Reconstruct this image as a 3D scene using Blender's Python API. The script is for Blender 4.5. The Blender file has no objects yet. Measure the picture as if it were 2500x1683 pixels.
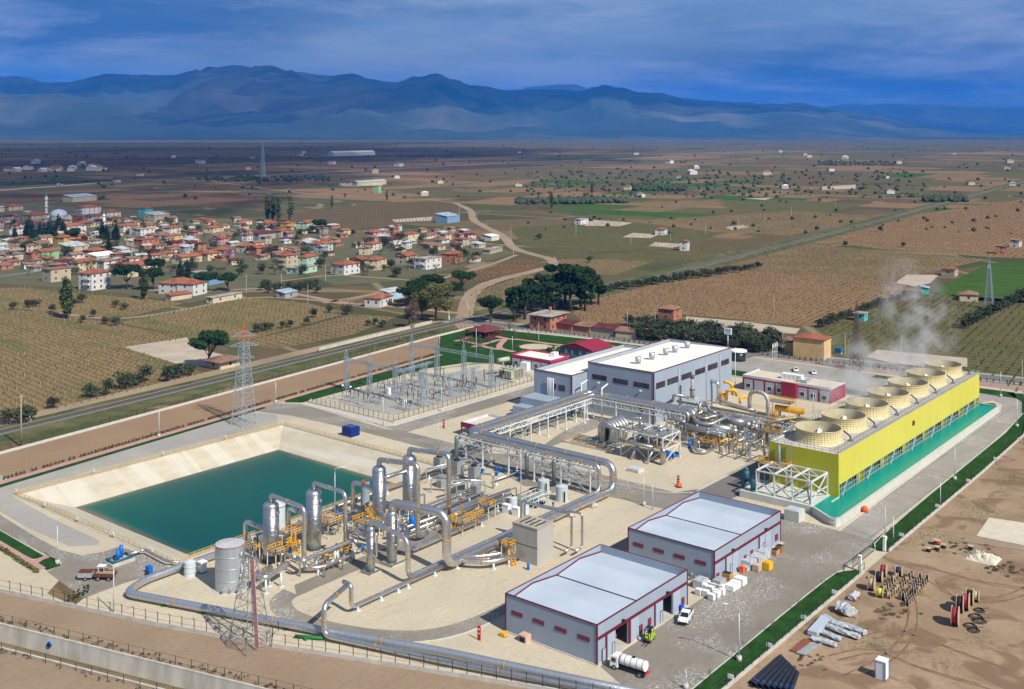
import bpy, math, random
RU = random.uniform
from mathutils import Vector, Matrix, noise
V_ = Vector
random.seed(7)
sc = bpy.context.scene
COL = sc.collection
# camera
TH = math.radians(39.19); FPX = 2660.0; HOR = 321.0; CAMH = 90.0
cam = bpy.data.objects.new('camera', bpy.data.cameras.new('camera')); COL.objects.link(cam)
cam.location = (0,0, CAMH); cam.rotation_euler = (math.radians(90),0, TH - math.radians(90))
cam.data.sensor_width = 36; cam.data.lens = 36*FPX/2500
cam.data.shift_y = -(1683/2 - HOR)/2500
cam.data.clip_start = 1; cam.data.clip_end = 200000
sc.camera = cam
# light
SUN_EL = math.radians(43); SHAZ = math.radians(79.5)       # azimuth the shadows point to
sun = bpy.data.objects.new('sun', bpy.data.lights.new('sun', 'SUN')); COL.objects.link(sun)
sun.data.energy = 5.0; sun.data.angle = math.radians(0.5); sun.data.color = (1,.95,.86)
sd = V_((math.cos(SHAZ)*math.cos(SUN_EL), math.sin(SHAZ)*math.cos(SUN_EL),-math.sin(SUN_EL)))
sun.rotation_euler = sd.to_track_quat('-Z', 'Y').to_euler()
w = bpy.data.worlds.new('World'); sc.world = w; w.use_nodes = True
N = w.node_tree.nodes; L = w.node_tree.links; N.clear()
def nd(t, **k):
    n = N.new(t)
    for a, b in k.items(): setattr(n, a, b)
    return n
out = nd('ShaderNodeOutputWorld'); bg = nd('ShaderNodeBackground'); bg.inputs[1].default_value = 0.09
sky = nd('ShaderNodeTexSky'); sky.sky_type = 'NISHITA'; sky.sun_disc = False
sky.sun_elevation = SUN_EL; sky.sun_rotation = math.atan2(-math.cos(SHAZ),-math.sin(SHAZ))
sky.altitude = 200; sky.air_density = 1.6; sky.dust_density = .6; sky.ozone_density = 4
tc = nd('ShaderNodeTexCoord'); sx = nd('ShaderNodeSeparateXYZ'); L.new(tc.outputs['Generated'], sx.inputs[0])
def mth(op, a, b=None, c=None, clamp=False):
    n = nd('ShaderNodeMath', operation=op); n.use_clamp = clamp
    for i, v in enumerate((a, b, c)):
        if v is None: continue
        if isinstance(v, (int, float)): n.inputs[i].default_value = v
        else: L.new(v, n.inputs[i])
    return n.outputs[0]
zz = mth('ADD', mth('MAXIMUM', sx.outputs[2], 0.0),.11)
cx = nd('ShaderNodeCombineXYZ'); L.new(mth('DIVIDE', sx.outputs[0], zz), cx.inputs[0]); L.new(mth('DIVIDE', sx.outputs[1], zz), cx.inputs[1])
def nz(sc_, det, rough=.55, off=0.0, dist=0.0):
    n = nd('ShaderNodeTexNoise'); n.inputs['Scale'].default_value = sc_; n.inputs['Detail'].default_value = det
    n.inputs['Roughness'].default_value = rough; n.inputs['Distortion'].default_value = dist
    mp = nd('ShaderNodeMapping'); mp.inputs['Location'].default_value = (off, off*1.7, off*.4)
    L.new(cx.outputs[0], mp.inputs[0]); L.new(mp.outputs[0], n.inputs['Vector']); return n.outputs[0]
def ramp(fac, stops):
    r = nd('ShaderNodeValToRGB'); e = r.color_ramp.elements
    e[0].position, e[0].color = stops[0][0], (*stops[0][1], 1); e[1].position, e[1].color = stops[-1][0], (*stops[-1][1], 1)
    for p, c in stops[1:-1]:
        q = e.new(p); q.color = (*c, 1)
    L.new(fac, r.inputs[0]); return r.outputs[0]
# layered overcast: broad dark bands, lit lumps
big = nz(.55,4,.55,3.1); mid = nz(1.0,8,.66,9.3,.2)
base = ramp(big, [(.38,(.38,1.12,2.7)),(.5,(.78,1.70,3.5)),(.60,(1.3,2.4,4.4))])
lump = ramp(mid, [(.44,(0,0,0)),(.52,(.35,.35,.35)),(.62,(.95,.95,.95))])
mx = nd('ShaderNodeMixRGB', blend_type='MIX'); L.new(lump, mx.inputs[0]); L.new(base, mx.inputs[1]); mx.inputs[2].default_value = (2.9,3.5,5.1,1)
# clear blue between the clouds
mix2 = nd('ShaderNodeMixRGB'); gap = ramp(nz(.28,4,.5,21.), [(.52,(.96,.96,.96)),(.66,(.68,.68,.68))])
L.new(gap, mix2.inputs[0]); L.new(sky.outputs[0], mix2.inputs[1]); L.new(mx.outputs[0], mix2.inputs[2])
L.new(mix2.outputs[0], bg.inputs[0]); L.new(bg.outputs[0], out.inputs[0])
vs = sc.view_settings; vs.view_transform = 'Standard'; vs.look = 'None'; vs.exposure = 0.34; vs.gamma = 1
try: vs.use_curve_mapping = False
except Exception: pass
sc.cycles.max_bounces = 6; sc.cycles.volume_bounces = 1; sc.cycles.transparent_max_bounces = 12
sc.cycles.volume_step_rate = 2.0; sc.cycles.use_denoising = True

# helpers
SN, CN = math.sin(TH), math.cos(TH)
def G(x, y, z=0.0):
    "photo pixel (2500 wide) -> the place on the level z it shows"
    d = (CAMH - z)*FPX/(y - HOR); r = (x - 1250)/FPX*d
    return V_((r*SN + d*CN, -r*CN + d*SN, z))
def HT(x, yb, yt, zb=0.0):
    d = (CAMH - zb)*FPX/(yb - HOR); return CAMH - (yt - HOR)/FPX*d
def Z(ox, oy, s): return lambda x, y, z=0.0: G(ox + x/s, oy + y/s, z)
def D(x, y, z=0.0): return G(x/.9316, y/.9316, z)
def atX(X, px):      # Y on the line X=const seen in column px
    u = (px - 1250)/FPX; return X*(SN - u*CN)/(CN + u*SN)
def atY(Y, px):
    u = (px - 1250)/FPX; return Y*(CN + u*SN)/(SN - u*CN)
def topz(P, py):     # height of the point above P seen on row py
    d = P[0]*CN + P[1]*SN; return CAMH - (py - HOR)/FPX*d

MATS = {}
def mat(name, rgb, rough=.7, metal=0., var=.12, scale=.5, bump=0., rgb2=None, spec=.3, det=4, rnd=0., streak=None, emit=None, alpha=None, coat=0):
    if name in MATS: return MATS[name]
    m = bpy.data.materials.new(name); m.use_nodes = True; MATS[name] = m
    nt = m.node_tree; n = nt.nodes; l = nt.links; p = n['Principled BSDF']
    p.inputs['Roughness'].default_value = rough; p.inputs['Metallic'].default_value = metal
    p.inputs['Specular IOR Level'].default_value = spec
    if coat: p.inputs['Coat Weight'].default_value = coat
    if emit: p.inputs['Emission Color'].default_value = (*emit[0], 1); p.inputs['Emission Strength'].default_value = emit[1]
    geo = n.new('ShaderNodeNewGeometry'); tx = n.new('ShaderNodeTexNoise'); tx.inputs['Scale'].default_value = scale
    tx.inputs['Detail'].default_value = det; tx.inputs['Roughness'].default_value = .6
    src = geo.outputs['Position']
    if streak:
        mp = n.new('ShaderNodeMapping'); mp.inputs['Scale'].default_value = streak; l.new(src, mp.inputs[0]); src = mp.outputs[0]
    l.new(src, tx.inputs['Vector'])
    r = n.new('ShaderNodeValToRGB'); e = r.color_ramp.elements
    c1 = tuple(c*(1 - var) for c in rgb); c2 = rgb2 or tuple(min(1, c*(1 + var)) for c in rgb)
    e[0].position = .34; e[0].color = (*c1,1); e[1].position = .66; e[1].color = (*c2,1)
    l.new(tx.outputs[0], r.inputs[0]); colo = r.outputs[0]
    if rnd:
        oi = n.new('ShaderNodeObjectInfo'); hs = n.new('ShaderNodeHueSaturation'); mr = n.new('ShaderNodeMapRange')
        mr.inputs[3].default_value = 1 - rnd; mr.inputs[4].default_value = 1 + rnd
        l.new(oi.outputs['Random'], mr.inputs[0]); l.new(mr.outputs[0], hs.inputs['Value']); l.new(colo, hs.inputs['Color']); colo = hs.outputs[0]
    l.new(colo, p.inputs['Base Color'])
    if bump:
        t2 = n.new('ShaderNodeTexNoise'); t2.inputs['Scale'].default_value = scale*6; t2.inputs['Detail'].default_value = 3
        l.new(src, t2.inputs['Vector']); b = n.new('ShaderNodeBump'); b.inputs['Strength'].default_value = bump; b.inputs['Distance'].default_value = .1
        l.new(t2.outputs[0], b.inputs['Height']); l.new(b.outputs[0], p.inputs['Normal'])
    return m
class NT:
    "small node-graph helper for the richer materials"
    def __init__(s, name, rough=.85, spec=.2):
        s.m = bpy.data.materials.new(name); MATS[name] = s.m; s.m.use_nodes = True
        s.n = s.m.node_tree.nodes; s.l = s.m.node_tree.links; s.p = s.n['Principled BSDF']
        s.p.inputs['Roughness'].default_value = rough; s.p.inputs['Specular IOR Level'].default_value = spec
        s.pos = s.n.new('ShaderNodeNewGeometry').outputs['Position']
    def put(s, sock, v):
        if isinstance(v, (int, float)): sock.default_value = v
        elif isinstance(v, tuple): sock.default_value = (*v, 1) if len(v) == 3 and sock.type == 'RGBA' else v
        else: s.l.new(v, sock)
    def map(s, rot=0, scale=(1,1,1), loc=(0,0,0), vec=None):
        mp = s.n.new('ShaderNodeMapping'); mp.inputs['Rotation'].default_value = (0,0, rot); mp.inputs['Scale'].default_value = scale
        mp.inputs['Location'].default_value = loc; s.l.new(vec or s.pos, mp.inputs[0]); return mp.outputs[0]
    def noise(s, scale, det=4, rough=.6, vec=None, dist=0):
        t = s.n.new('ShaderNodeTexNoise'); t.inputs['Scale'].default_value = scale; t.inputs['Detail'].default_value = det
        t.inputs['Roughness'].default_value = rough; t.inputs['Distortion'].default_value = dist; s.l.new(vec or s.pos, t.inputs['Vector']); return t.outputs[0]
    def vor(s, scale, vec=None, metric='CHEBYCHEV', feat='F1', rand=1, o='Color'):
        t = s.n.new('ShaderNodeTexVoronoi'); t.distance = metric if feat != 'DISTANCE_TO_EDGE' else 'EUCLIDEAN'; t.feature = feat
        t.inputs['Scale'].default_value = scale; t.inputs['Randomness'].default_value = rand; s.l.new(vec or s.pos, t.inputs['Vector']); return t.outputs[o]
    def wave(s, scale, vec=None, dist=0):
        t = s.n.new('ShaderNodeTexWave'); t.inputs['Scale'].default_value = scale; t.inputs['Distortion'].default_value = dist; t.inputs['Detail'].default_value = 2
        s.l.new(vec or s.pos, t.inputs['Vector']); return t.outputs['Fac']
    def ramp(s, fac, stops, const=False):
        r = s.n.new('ShaderNodeValToRGB'); e = r.color_ramp.elements
        if const: r.color_ramp.interpolation = 'CONSTANT'
        def c4(c): return (c, c, c, 1) if isinstance(c, (int, float)) else (*c, 1)
        e[0].position = stops[0][0]; e[0].color = c4(stops[0][1]); e[1].position = stops[-1][0]; e[1].color = c4(stops[-1][1])
        for p, c in stops[1:-1]: e.new(p).color = c4(c)
        s.put(r.inputs[0], fac); return r.outputs[0]
    def mix(s, f, a, b, mode='MIX'):
        m = s.n.new('ShaderNodeMixRGB'); m.blend_type = mode; s.put(m.inputs[0], f); s.put(m.inputs[1], a); s.put(m.inputs[2], b); return m.outputs[0]
    def math(s, op, a, b=0.0, clamp=False):
        m = s.n.new('ShaderNodeMath'); m.operation = op; m.use_clamp = clamp; s.put(m.inputs[0], a); s.put(m.inputs[1], b); return m.outputs[0]
    def sep(s, v):
        x = s.n.new('ShaderNodeSeparateXYZ'); s.l.new(v, x.inputs[0]); return x.outputs
    def bump(s, h, st=.5, dist=.1):
        b = s.n.new('ShaderNodeBump'); b.inputs['Strength'].default_value = st; b.inputs['Distance'].default_value = dist
        s.l.new(h, b.inputs['Height']); s.l.new(b.outputs[0], s.p.inputs['Normal'])
    def done(s, col): s.put(s.p.inputs['Base Color'], col); return s.m

def VZ(z): return V_((0,0, z))
class MB:
    def __init__(s): s.v = []; s.f = []; s.mi = []; s.sm = []; s.uv = []; s.cur = 0
    def face(s, idx, sm=False, uv=None): s.f.append(idx); s.mi.append(s.cur); s.sm.append(sm); s.uv.append(uv)
    def poly(s, pts, sm=False):
        b = len(s.v); s.v += [tuple(p) for p in pts]; s.face(tuple(range(b, b + len(pts))), sm); return s
    def hexa(s, p):          # 8 corners, bottom ring then top ring
        b = len(s.v); s.v += [tuple(q) for q in p]
        for q in ((3,2,1,0),(4,5,6,7),(0,1,5,4),(1,2,6,5),(2,3,7,6),(3,0,4,7)): s.face(tuple(b + i for i in q))
        return s
    def box(s, x0, y0, z0, x1, y1, z1):
        return s.hexa([(x0, y0, z0),(x1, y0, z0),(x1, y1, z0),(x0, y1, z0),(x0, y0, z1),(x1, y0, z1),(x1, y1, z1),(x0, y1, z1)])
    def cb(s, c, sx, sy, sz, a=0):   # box standing on c
        ca, sa = math.cos(a), math.sin(a); x, y, z = c
        r = [(-sx/2,-sy/2),(sx/2,-sy/2),(sx/2, sy/2),(-sx/2, sy/2)]
        r = [(x + p*ca - q*sa, y + p*sa + q*ca) for p, q in r]
        return s.hexa([(p, q, z) for p, q in r] + [(p, q, z + sz) for p, q in r])
    def beam(s, p, q, w=.2, h=None):
        p = V_(p); q = V_(q); h = h or w; d = (q - p)
        if d.length < 1e-6: return s
        d.normalize(); up = VZ(1) if abs(d.z) < .95 else V_((1,0,0))
        a = d.cross(up).normalized()*w/2; b = a.cross(d).normalized()*h/2
        return s.hexa([p - a - b, p + a - b, q + a - b, q - a - b, p - a + b, p + a + b, q + a + b, q - a + b])
    def cyl(s, p, q, r, n=12, r2=None, cap=True, sm=True):
        return s.tube([p, q], r, n, 0, cap, r2, sm)
    def tube(s, pts, r, n=10, bend=0., cap=True, r2=None, sm=True):
        P = [V_(p) for p in pts]
        if bend and len(P) > 2:
            Q = [P[0]]
            for i in range(1, len(P) - 1):
                a, b, c = P[i - 1], P[i], P[i + 1]; u = (a - b); v = (c - b)
                k = min(bend, u.length*.49, v.length*.49); u = u.normalized()*k; v = v.normalized()*k
                if u.normalized().cross(v.normalized()).length < .02: Q.append(b); continue
                for t in range(6):
                    t = t/5; Q.append((b + u)*(1 - t)**2 + b*2*t*(1 - t) + (b + v)*t*t)
            Q.append(P[-1]); P = Q
        m = len(P); d0 = (P[1] - P[0]).normalized(); up = VZ(1) if abs(d0.z) < .9 else V_((1,0,0))
        a = d0.cross(up).normalized(); base = len(s.v); ln = [0]
        for i in range(1, m): ln.append(ln[-1] + (P[i] - P[i - 1]).length)
        for i in range(m):
            if i == 0: d = d0
            elif i == m - 1: d = (P[-1] - P[-2]).normalized()
            else: d = ((P[i] - P[i - 1]).normalized() + (P[i + 1] - P[i]).normalized()).normalized()
            a = (a - d*a.dot(d)).normalized(); b = d.cross(a)
            rr = r if r2 is None else r + (r2 - r)*i/(m - 1)
            for j in range(n):
                t = 2*math.pi*j/n; s.v.append(tuple(P[i] + (a*math.cos(t) + b*math.sin(t))*rr))
        for i in range(m - 1):
            for j in range(n):
                k = (j + 1) % n
                s.face((base + i*n + j, base + i*n + k, base + (i + 1)*n + k, base + (i + 1)*n + j), sm,
                       ((j/n, ln[i]),((j + 1)/n, ln[i]),((j + 1)/n, ln[i + 1]),(j/n, ln[i + 1])))
        if cap:
            s.face(tuple(base + j for j in reversed(range(n)))); s.face(tuple(base + (m - 1)*n + j for j in range(n)))
        return s
    def lathe(s, c, prof, n=20, sm=True, cap=True):    # prof: (radius, z) list
        base = len(s.v); m = len(prof); ln = [0]
        for i in range(1, m): ln.append(ln[-1] + math.hypot(prof[i][0] - prof[i-1][0], prof[i][1] - prof[i-1][1]))
        for r, z in prof:
            for j in range(n):
                t = 2*math.pi*j/n; s.v.append((c[0] + r*math.cos(t), c[1] + r*math.sin(t), c[2] + z))
        for i in range(m - 1):
            for j in range(n):
                k = (j + 1) % n
                s.face((base + i*n + j, base + i*n + k, base + (i + 1)*n + k, base + (i + 1)*n + j), sm, ((j/n, ln[i]),((j + 1)/n, ln[i]),((j + 1)/n, ln[i + 1]),(j/n, ln[i + 1])))
        if cap:
            if prof[0][0] > .01: s.face(tuple(base + j for j in reversed(range(n))))
            if prof[-1][0] > .01: s.face(tuple(base + (m - 1)*n + j for j in range(n)))
        return s
    def prism(s, pts, z0, z1):
        n = len(pts); b = len(s.v); s.v += [(p[0], p[1], z0) for p in pts] + [(p[0], p[1], z1) for p in pts]
        ar = sum(pts[i][0]*pts[(i + 1) % n][1] - pts[(i + 1) % n][0]*pts[i][1] for i in range(n))
        R = range(n) if ar > 0 else range(n - 1,-1,-1); R = list(R)
        s.face(tuple(b + n + i for i in R)); s.face(tuple(b + i for i in reversed(R)))
        for k in range(n):
            i, j = R[k], R[(k + 1) % n]; s.face((b + i, b + j, b + n + j, b + n + i))
        return s
    def build(s, name, m, parent=None, local=False):
        me = bpy.data.meshes.new(name); off = VZ(0)
        if parent is not None and not local:
            r = parent
            while r.parent: r = r.parent
            off = V_(r.location)
        vv = [(a - off.x, b - off.y, c - off.z) for a, b, c in s.v] if off.length else s.v
        me.from_pydata(vv, [], s.f); ms = m if isinstance(m, (list, tuple)) else [m]
        for q in ms: me.materials.append(q)
        me.polygons.foreach_set('material_index', s.mi); me.polygons.foreach_set('use_smooth', s.sm)
        if any(u is not None for u in s.uv):
            ul = me.uv_layers.new(name='UVMap'); k = 0; dat = []
            for fc, u in zip(s.f, s.uv):
                if u is None: dat += [0.0,0.0]*len(fc)
                else:
                    for q in u: dat += [q[0], q[1]]
            ul.data.foreach_set('uv', dat)
        me.update(); o = bpy.data.objects.new(name, me); COL.objects.link(o)
        if parent is not None: o.parent = parent
        return o
def tag(o, label=None, cat=None, group=None, kind=None):
    if label: o['label'] = label
    if cat: o['category'] = cat
    if group: o['group'] = group
    if kind: o['kind'] = kind
    return o
def thing(name, label, cat, loc=(0,0,0), group=None):
    o = bpy.data.objects.new(name, None); o.location = (*loc[:2], loc[2] if len(loc) > 2 else 0); o.empty_display_size = .5; COL.objects.link(o)
    return tag(o, label, cat, group)
KIDS = {}
def copy_tree(o, loc=None, rz=None, scl=None, label=None, group=None, parent=None):
    c = o.copy(); COL.objects.link(c)
    if parent is not None: c.parent = parent
    if loc is not None: c.location = loc
    if rz is not None: c.rotation_euler = (0,0, rz)
    if scl is not None: c.scale = (scl, scl, scl) if isinstance(scl, (int, float)) else scl
    if label: c['label'] = label
    if group: c['group'] = group
    for ch in list(o.children): copy_tree(ch, parent=c)
    return c
def sheet(name, pts, z, m, label=None, kind='structure'):
    b = MB(); b.poly([(p[0], p[1], z) for p in pts])
    ar = sum(pts[i][0]*pts[(i + 1) % len(pts)][1] - pts[(i + 1) % len(pts)][0]*pts[i][1] for i in range(len(pts)))
    if ar < 0: b.f[0] = tuple(reversed(b.f[0]))
    return tag(b.build(name, m), label, kind=kind)
def smooth(pts, it=2):
    P = [V_((p[0], p[1], 0)) for p in pts]
    for _ in range(it):
        Q = [P[0]]
        for a, b in zip(P, P[1:]): Q += [a*.75 + b*.25, a*.25 + b*.75]
        Q.append(P[-1]); P = Q
    return P
def strip(name, pts, w, z, m, sm=2, wob=0., kind='structure', label=None):
    P = smooth(pts, sm) if sm else [V_((p[0], p[1], 0)) for p in pts]; b = MB(); Lf = []; Rt = []
    for i, p in enumerate(P):
        d = (P[min(i + 1, len(P) - 1)] - P[max(i - 1,0)]).normalized(); nn = V_((-d.y, d.x, 0))
        a = w/2*(1 + wob*RU(-1,1)); c = w/2*(1 + wob*RU(-1,1))
        Lf.append(p + nn*a); Rt.append(p - nn*c)
    for i in range(len(P) - 1): b.poly([(Rt[i].x, Rt[i].y, z),(Rt[i+1].x, Rt[i+1].y, z),(Lf[i+1].x, Lf[i+1].y, z),(Lf[i].x, Lf[i].y, z)])
    return tag(b.build(name, m), label, kind=kind)
def pip(p, poly):
    x, y = p[0], p[1]; c = False; n = len(poly)
    for i in range(n):
        a, b = poly[i], poly[i - 1]
        if (a[1] > y) != (b[1] > y) and x < (b[0] - a[0])*(y - a[1])/(b[1] - a[1]) + a[0]: c = not c
    return c
# ground materials
def ground_mat():
    t = NT('plain_soil', .95,.1); pos = t.pos
    wob = t.noise(.004,2); r1 = t.map(.10,(1/70,1/120,.001))
    a = t.vor(1., r1, rand=.85)                                    # parcels, random colour each
    sp = t.n.new('ShaderNodeSeparateColor'); t.l.new(a, sp.inputs[0])
    parcel = t.ramp(sp.outputs[0], [(0,(.125,.078,.044)),(.16,(.205,.128,.070)),(.32,(.135,.108,.050)),(.42,(.085,.095,.034)),(.56,(.225,.145,.078)),(.66,(.055,.075,.026)),(.80,(.165,.100,.058)),(.92,(.145,.118,.058))], True)
    fine = t.noise(.05,5,.65); par = t.mix(t.ramp(fine, [(.3,.0),(.7,.55)]), parcel, (.090,.088,.040))
    r2 = t.map(.9,(1/400,1/900,.001)); far = t.noise(1., 4,.6, r2)
    par = t.mix(t.ramp(far, [(.40,0.),(.62,.7)]), par, (.13,.092,.065))
    green = t.vor(1., t.map(-.3,(1/260,1/420,.001)), rand=1); sg = t.n.new('ShaderNodeSeparateColor'); t.l.new(green, sg.inputs[0])
    par = t.mix(t.ramp(sg.outputs[1], [(.90,0.),(.93,.75)]), par, (.050,.105,.026))
    # vine rows, one direction per parcel
    row1 = t.wave(.10, t.map(.2,(1,1,1))); row2 = t.wave(.10, t.map(1.75,(1,1,1)))
    rows = t.mix(t.ramp(sp.outputs[1], [(.49,0.),(.51,1.)]), row1, row2)
    par = t.mix(t.math('MULTIPLY', t.ramp(rows, [(.45,0.),(.75,1.)]),.4), par, (.095,.085,.042))
    sp2 = None; e = t.vor(1., r1, feat='DISTANCE_TO_EDGE', rand=.85, o='Distance')
    par = t.mix(t.ramp(e, [(.010,.6),(.03,0.)]), par, t.mix(t.ramp(sp.outputs[2], [(.5,0.),(.52,1.)]),(.085,.105,.04),(.36,.27,.18)))
    spots = t.noise(.012,6,.7); par = t.mix(t.ramp(spots, [(.66,0.),(.70,.8)]), par, (.40,.31,.21))
    return t.done(t.mix(1., par, (.82,.86,.76), 'MULTIPLY'))
def field_mat(name, soil, vine, rot, per=2.6, wid=.5, patch=None, pamt=.6, soil2=None):
    t = NT(name, .95,.1)
    v = t.map(rot, (1,1,1)); x = t.sep(v)[0]; y = t.sep(v)[1]
    base = t.mix(t.ramp(t.noise(.035,5,.65), [(.35,0.),(.65,1.)]), soil, soil2 or tuple(c*.72 for c in soil))
    base = t.mix(t.ramp(t.noise(.9,4,.7), [(.35,.25),(.7,0.)]), base, tuple(c*.6 for c in soil))
    fr = t.math('FRACT', t.math('DIVIDE', x, per)); wv = t.math('ABSOLUTE', t.math('SUBTRACT', fr, .5))
    lump = t.noise(1., 3,.6, t.map(rot, (.8,.28,1)))
    rowm = t.math('MULTIPLY', t.ramp(wv, [(wid*.32,1.),(wid*.5,0.)]), t.ramp(lump, [(.34,.15),(.60,1.)]))
    col = t.mix(rowm, base, vine)
    if patch:
        pm = t.noise(1,6,.66, t.map(rot, (.07,.012,.05))); col = t.mix(t.ramp(pm, [(.48,0.),(.62, pamt)]), col, patch)
    return t.done(t.mix(1., col, (.88,.88,.76), 'MULTIPLY'))
def gravel_mat(name, a, b, c, big=.06, speck=None, panels=None):
    t = NT(name, .92,.15)
    col = t.mix(t.ramp(t.noise(big, 5,.6), [(.36,0.),(.64,1.)]), a, b)
    col = t.mix(t.ramp(t.noise(1.1,6,.75), [(.35,.55),(.65,0.)]), col, c)
    col = t.mix(t.ramp(t.noise(7., 3,.8), [(.3,.35),(.7,0.)]), col, c)
    if speck:
        sm = t.math('MULTIPLY', t.ramp(t.noise(2.6,6,.8, dist=.6), [(.53,0.),(.60,1.)]), t.ramp(t.noise(.075,3,.55), [(.47,0.),(.60,.9)]))
        col = t.mix(sm, col, speck)
    if panels:
        s_ = t.sep(t.map(0,(1/panels[0], 1/panels[1], 1)))
        e = [t.math('ABSOLUTE', t.math('SUBTRACT', t.math('FRACT', s_[i]),.5)) for i in (0,1)]
        ln = t.ramp(t.math('MAXIMUM', e[0], e[1]), [(.480,0.),(.492,.5)]); col = t.mix(ln, col, tuple(q*.45 for q in c))
    col = t.mix(t.ramp(t.noise(.02,4,.6, t.map(0, loc=(7,3,0))), [(.50,0.),(.66,.38)]), col, tuple(q*.66 for q in (b[0]*.92, b[1]*.98, b[2]*1.1)))
    col = t.mix(t.ramp(t.noise(.35,5,.7, t.map(.1,(.25,1.6,1)),.8), [(.54,0.),(.68,.22)]), col, tuple(q*.6 for q in c)); t.bump(t.noise(5., 3,.7),.35,.05)
    return t.done(col)
m_ground = ground_mat()
m_pad = gravel_mat('beige_gravel', (.62,.54,.395),(.54,.465,.335),(.38,.32,.23))
m_pad2 = gravel_mat('grey_gravel', (.36,.34,.30),(.44,.41,.345),(.26,.245,.22),.09)
m_road = gravel_mat('worn_grey_road', (.225,.200,.160),(.300,.268,.215),(.175,.155,.125),.05, speck=(.66,.66,.66))
m_conc_road = gravel_mat('block_paving', (.36,.33,.28),(.30,.275,.235),(.25,.23,.20),.05, speck=(.60,.60,.58), panels=(6., 7.))
m_asph = gravel_mat('asphalt', (.17,.16,.145),(.21,.195,.175),(.13,.122,.11),.04)
m_dirt = gravel_mat('dirt', (.36,.27,.18),(.29,.21,.135),(.21,.145,.09),.05)
m_dirt2 = gravel_mat('pale_dirt', (.40,.305,.205),(.32,.235,.15),(.23,.16,.1),.035)
m_yard = None
def yard_mat():
    t = NT('storage_yard_dirt', .95,.12)
    col = t.mix(t.ramp(t.noise(.07,6,.62), [(.34,0.),(.60,1.)]),(.40,.29,.19),(.29,.20,.125))
    col = t.mix(t.ramp(t.noise(.11,4,.5, dist=.8), [(.52,0.),(.60,.8)]), col, (.17,.105,.06))
    col = t.mix(t.ramp(t.noise(.9,6,.75), [(.35,.5),(.65,0.)]), col, (.22,.15,.095))
    g = t.math('MULTIPLY', t.ramp(t.noise(.05,3,.5, t.map(0, loc=(40,9,0))), [(.56,0.),(.64,1.)]), t.ramp(t.noise(1.6,4,.7), [(.48,0.),(.6,.8)]))
    col = t.mix(g, col, (.085,.10,.04)); t.bump(t.noise(3., 4,.7),.5,.08)
    return t.done(col)
m_yard = yard_mat()
m_lawn = mat('lawn_green', (.014,.058,.008),.95, var=.3, scale=.25, bump=.5, spec=.1, rgb2=(.026,.082,.013), det=6)
m_grass = mat('rough_grass', (.075,.105,.030),.95, var=.3, scale=.12, rgb2=(.145,.130,.060), spec=.1, bump=.4)
m_pink = mat('pink_paving', (.44,.245,.215),.9, var=.12, scale=.8)
m_kerb = mat('kerb_concrete', (.50,.48,.43),.85, var=.1, scale=1.)
m_conc = mat('concrete', (.47,.44,.385),.85, var=.14, scale=.6, bump=.15, det=6)
m_ballast = mat('ballast', (.22,.205,.18),.95, var=.25, scale=2.5, bump=.6)
m_rail = mat('rail_steel', (.10,.075,.06),.55,.6)
m_slab = mat('drying_slab', (.42,.345,.26),.9, var=.12, scale=.1)
V_BROWN = field_mat('vineyard_brown', (.275,.165,.093),(.15,.098,.05),-TH + 1.0,3.2,.42,(.19,.125,.07),.4,(.31,.195,.115))
V_BROWN2 = field_mat('vineyard_tan', (.29,.195,.112),(.125,.100,.048),.12,4.6,.5,(.13,.125,.05),.5)
V_GREEN = field_mat('vineyard_green', (.30,.195,.105),(.135,.115,.05),.12,3.0,.5,(.085,.125,.028),.55,(.26,.175,.095))
V_GREEN2 = field_mat('vineyard_dark_green', (.185,.145,.075),(.062,.080,.028),.12,5.2,.6,(.075,.095,.030),.6,(.14,.12,.055))
V_PLOUGH = field_mat('ploughed_soil', (.205,.120,.070),(.15,.085,.05),.12,2.0,.5)
V_T1 = field_mat('vineyard_far_brown', (.185,.125,.075),(.12,.085,.045),.3,5., .5,(.11,.095,.05),.6)
V_LUSH = field_mat('lush_meadow', (.052,.125,.022),(.045,.105,.02),.5,8., .4,(.10,.14,.03),.5)

# the plain, with the pond and the canal cut out
PX0, PX1, PY0, PY1 = 131.3,213.9,197.5,264.8                   # pond rim
c_tf = [G(-60,1511), G(563,1665)]; dcan = (c_tf[1] - c_tf[0]).normalized(); ncan = V_((dcan.y, -dcan.x, 0))
if ncan.x > 0: ncan = -ncan
can_far0 = c_tf[0] - dcan*60; can_far1 = c_tf[1] + dcan*90; CANW = 6.4
can = [can_far0, can_far1, can_far1 + ncan*CANW, can_far0 + ncan*CANW]
bm_v = []; import bmesh
bm = bmesh.new()
def loop(pts):
    vs_ = [bm.verts.new((p[0], p[1], 0)) for p in pts]; return [bm.edges.new((vs_[i], vs_[(i + 1) % len(vs_)])) for i in range(len(vs_))]
ed = []
ed += loop([(-4000,-13500),(41500,-13500),(41500,39500),(-4000,39500)])
ed += loop([(PX0, PY0),(PX1, PY0),(PX1, PY1),(PX0, PY1)])
ed += loop(can)
bmesh.ops.triangle_fill(bm, use_beauty=True, use_dissolve=False, edges=ed)
bmesh.ops.recalc_face_normals(bm, faces=bm.faces)
for f_ in bm.faces:
    if f_.normal.z < 0: f_.normal_flip()
me = bpy.data.meshes.new('ground'); bm.to_mesh(me); bm.free(); me.materials.append(m_ground)
gr = bpy.data.objects.new('ground', me); COL.objects.link(gr); tag(gr, kind='structure')

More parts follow.
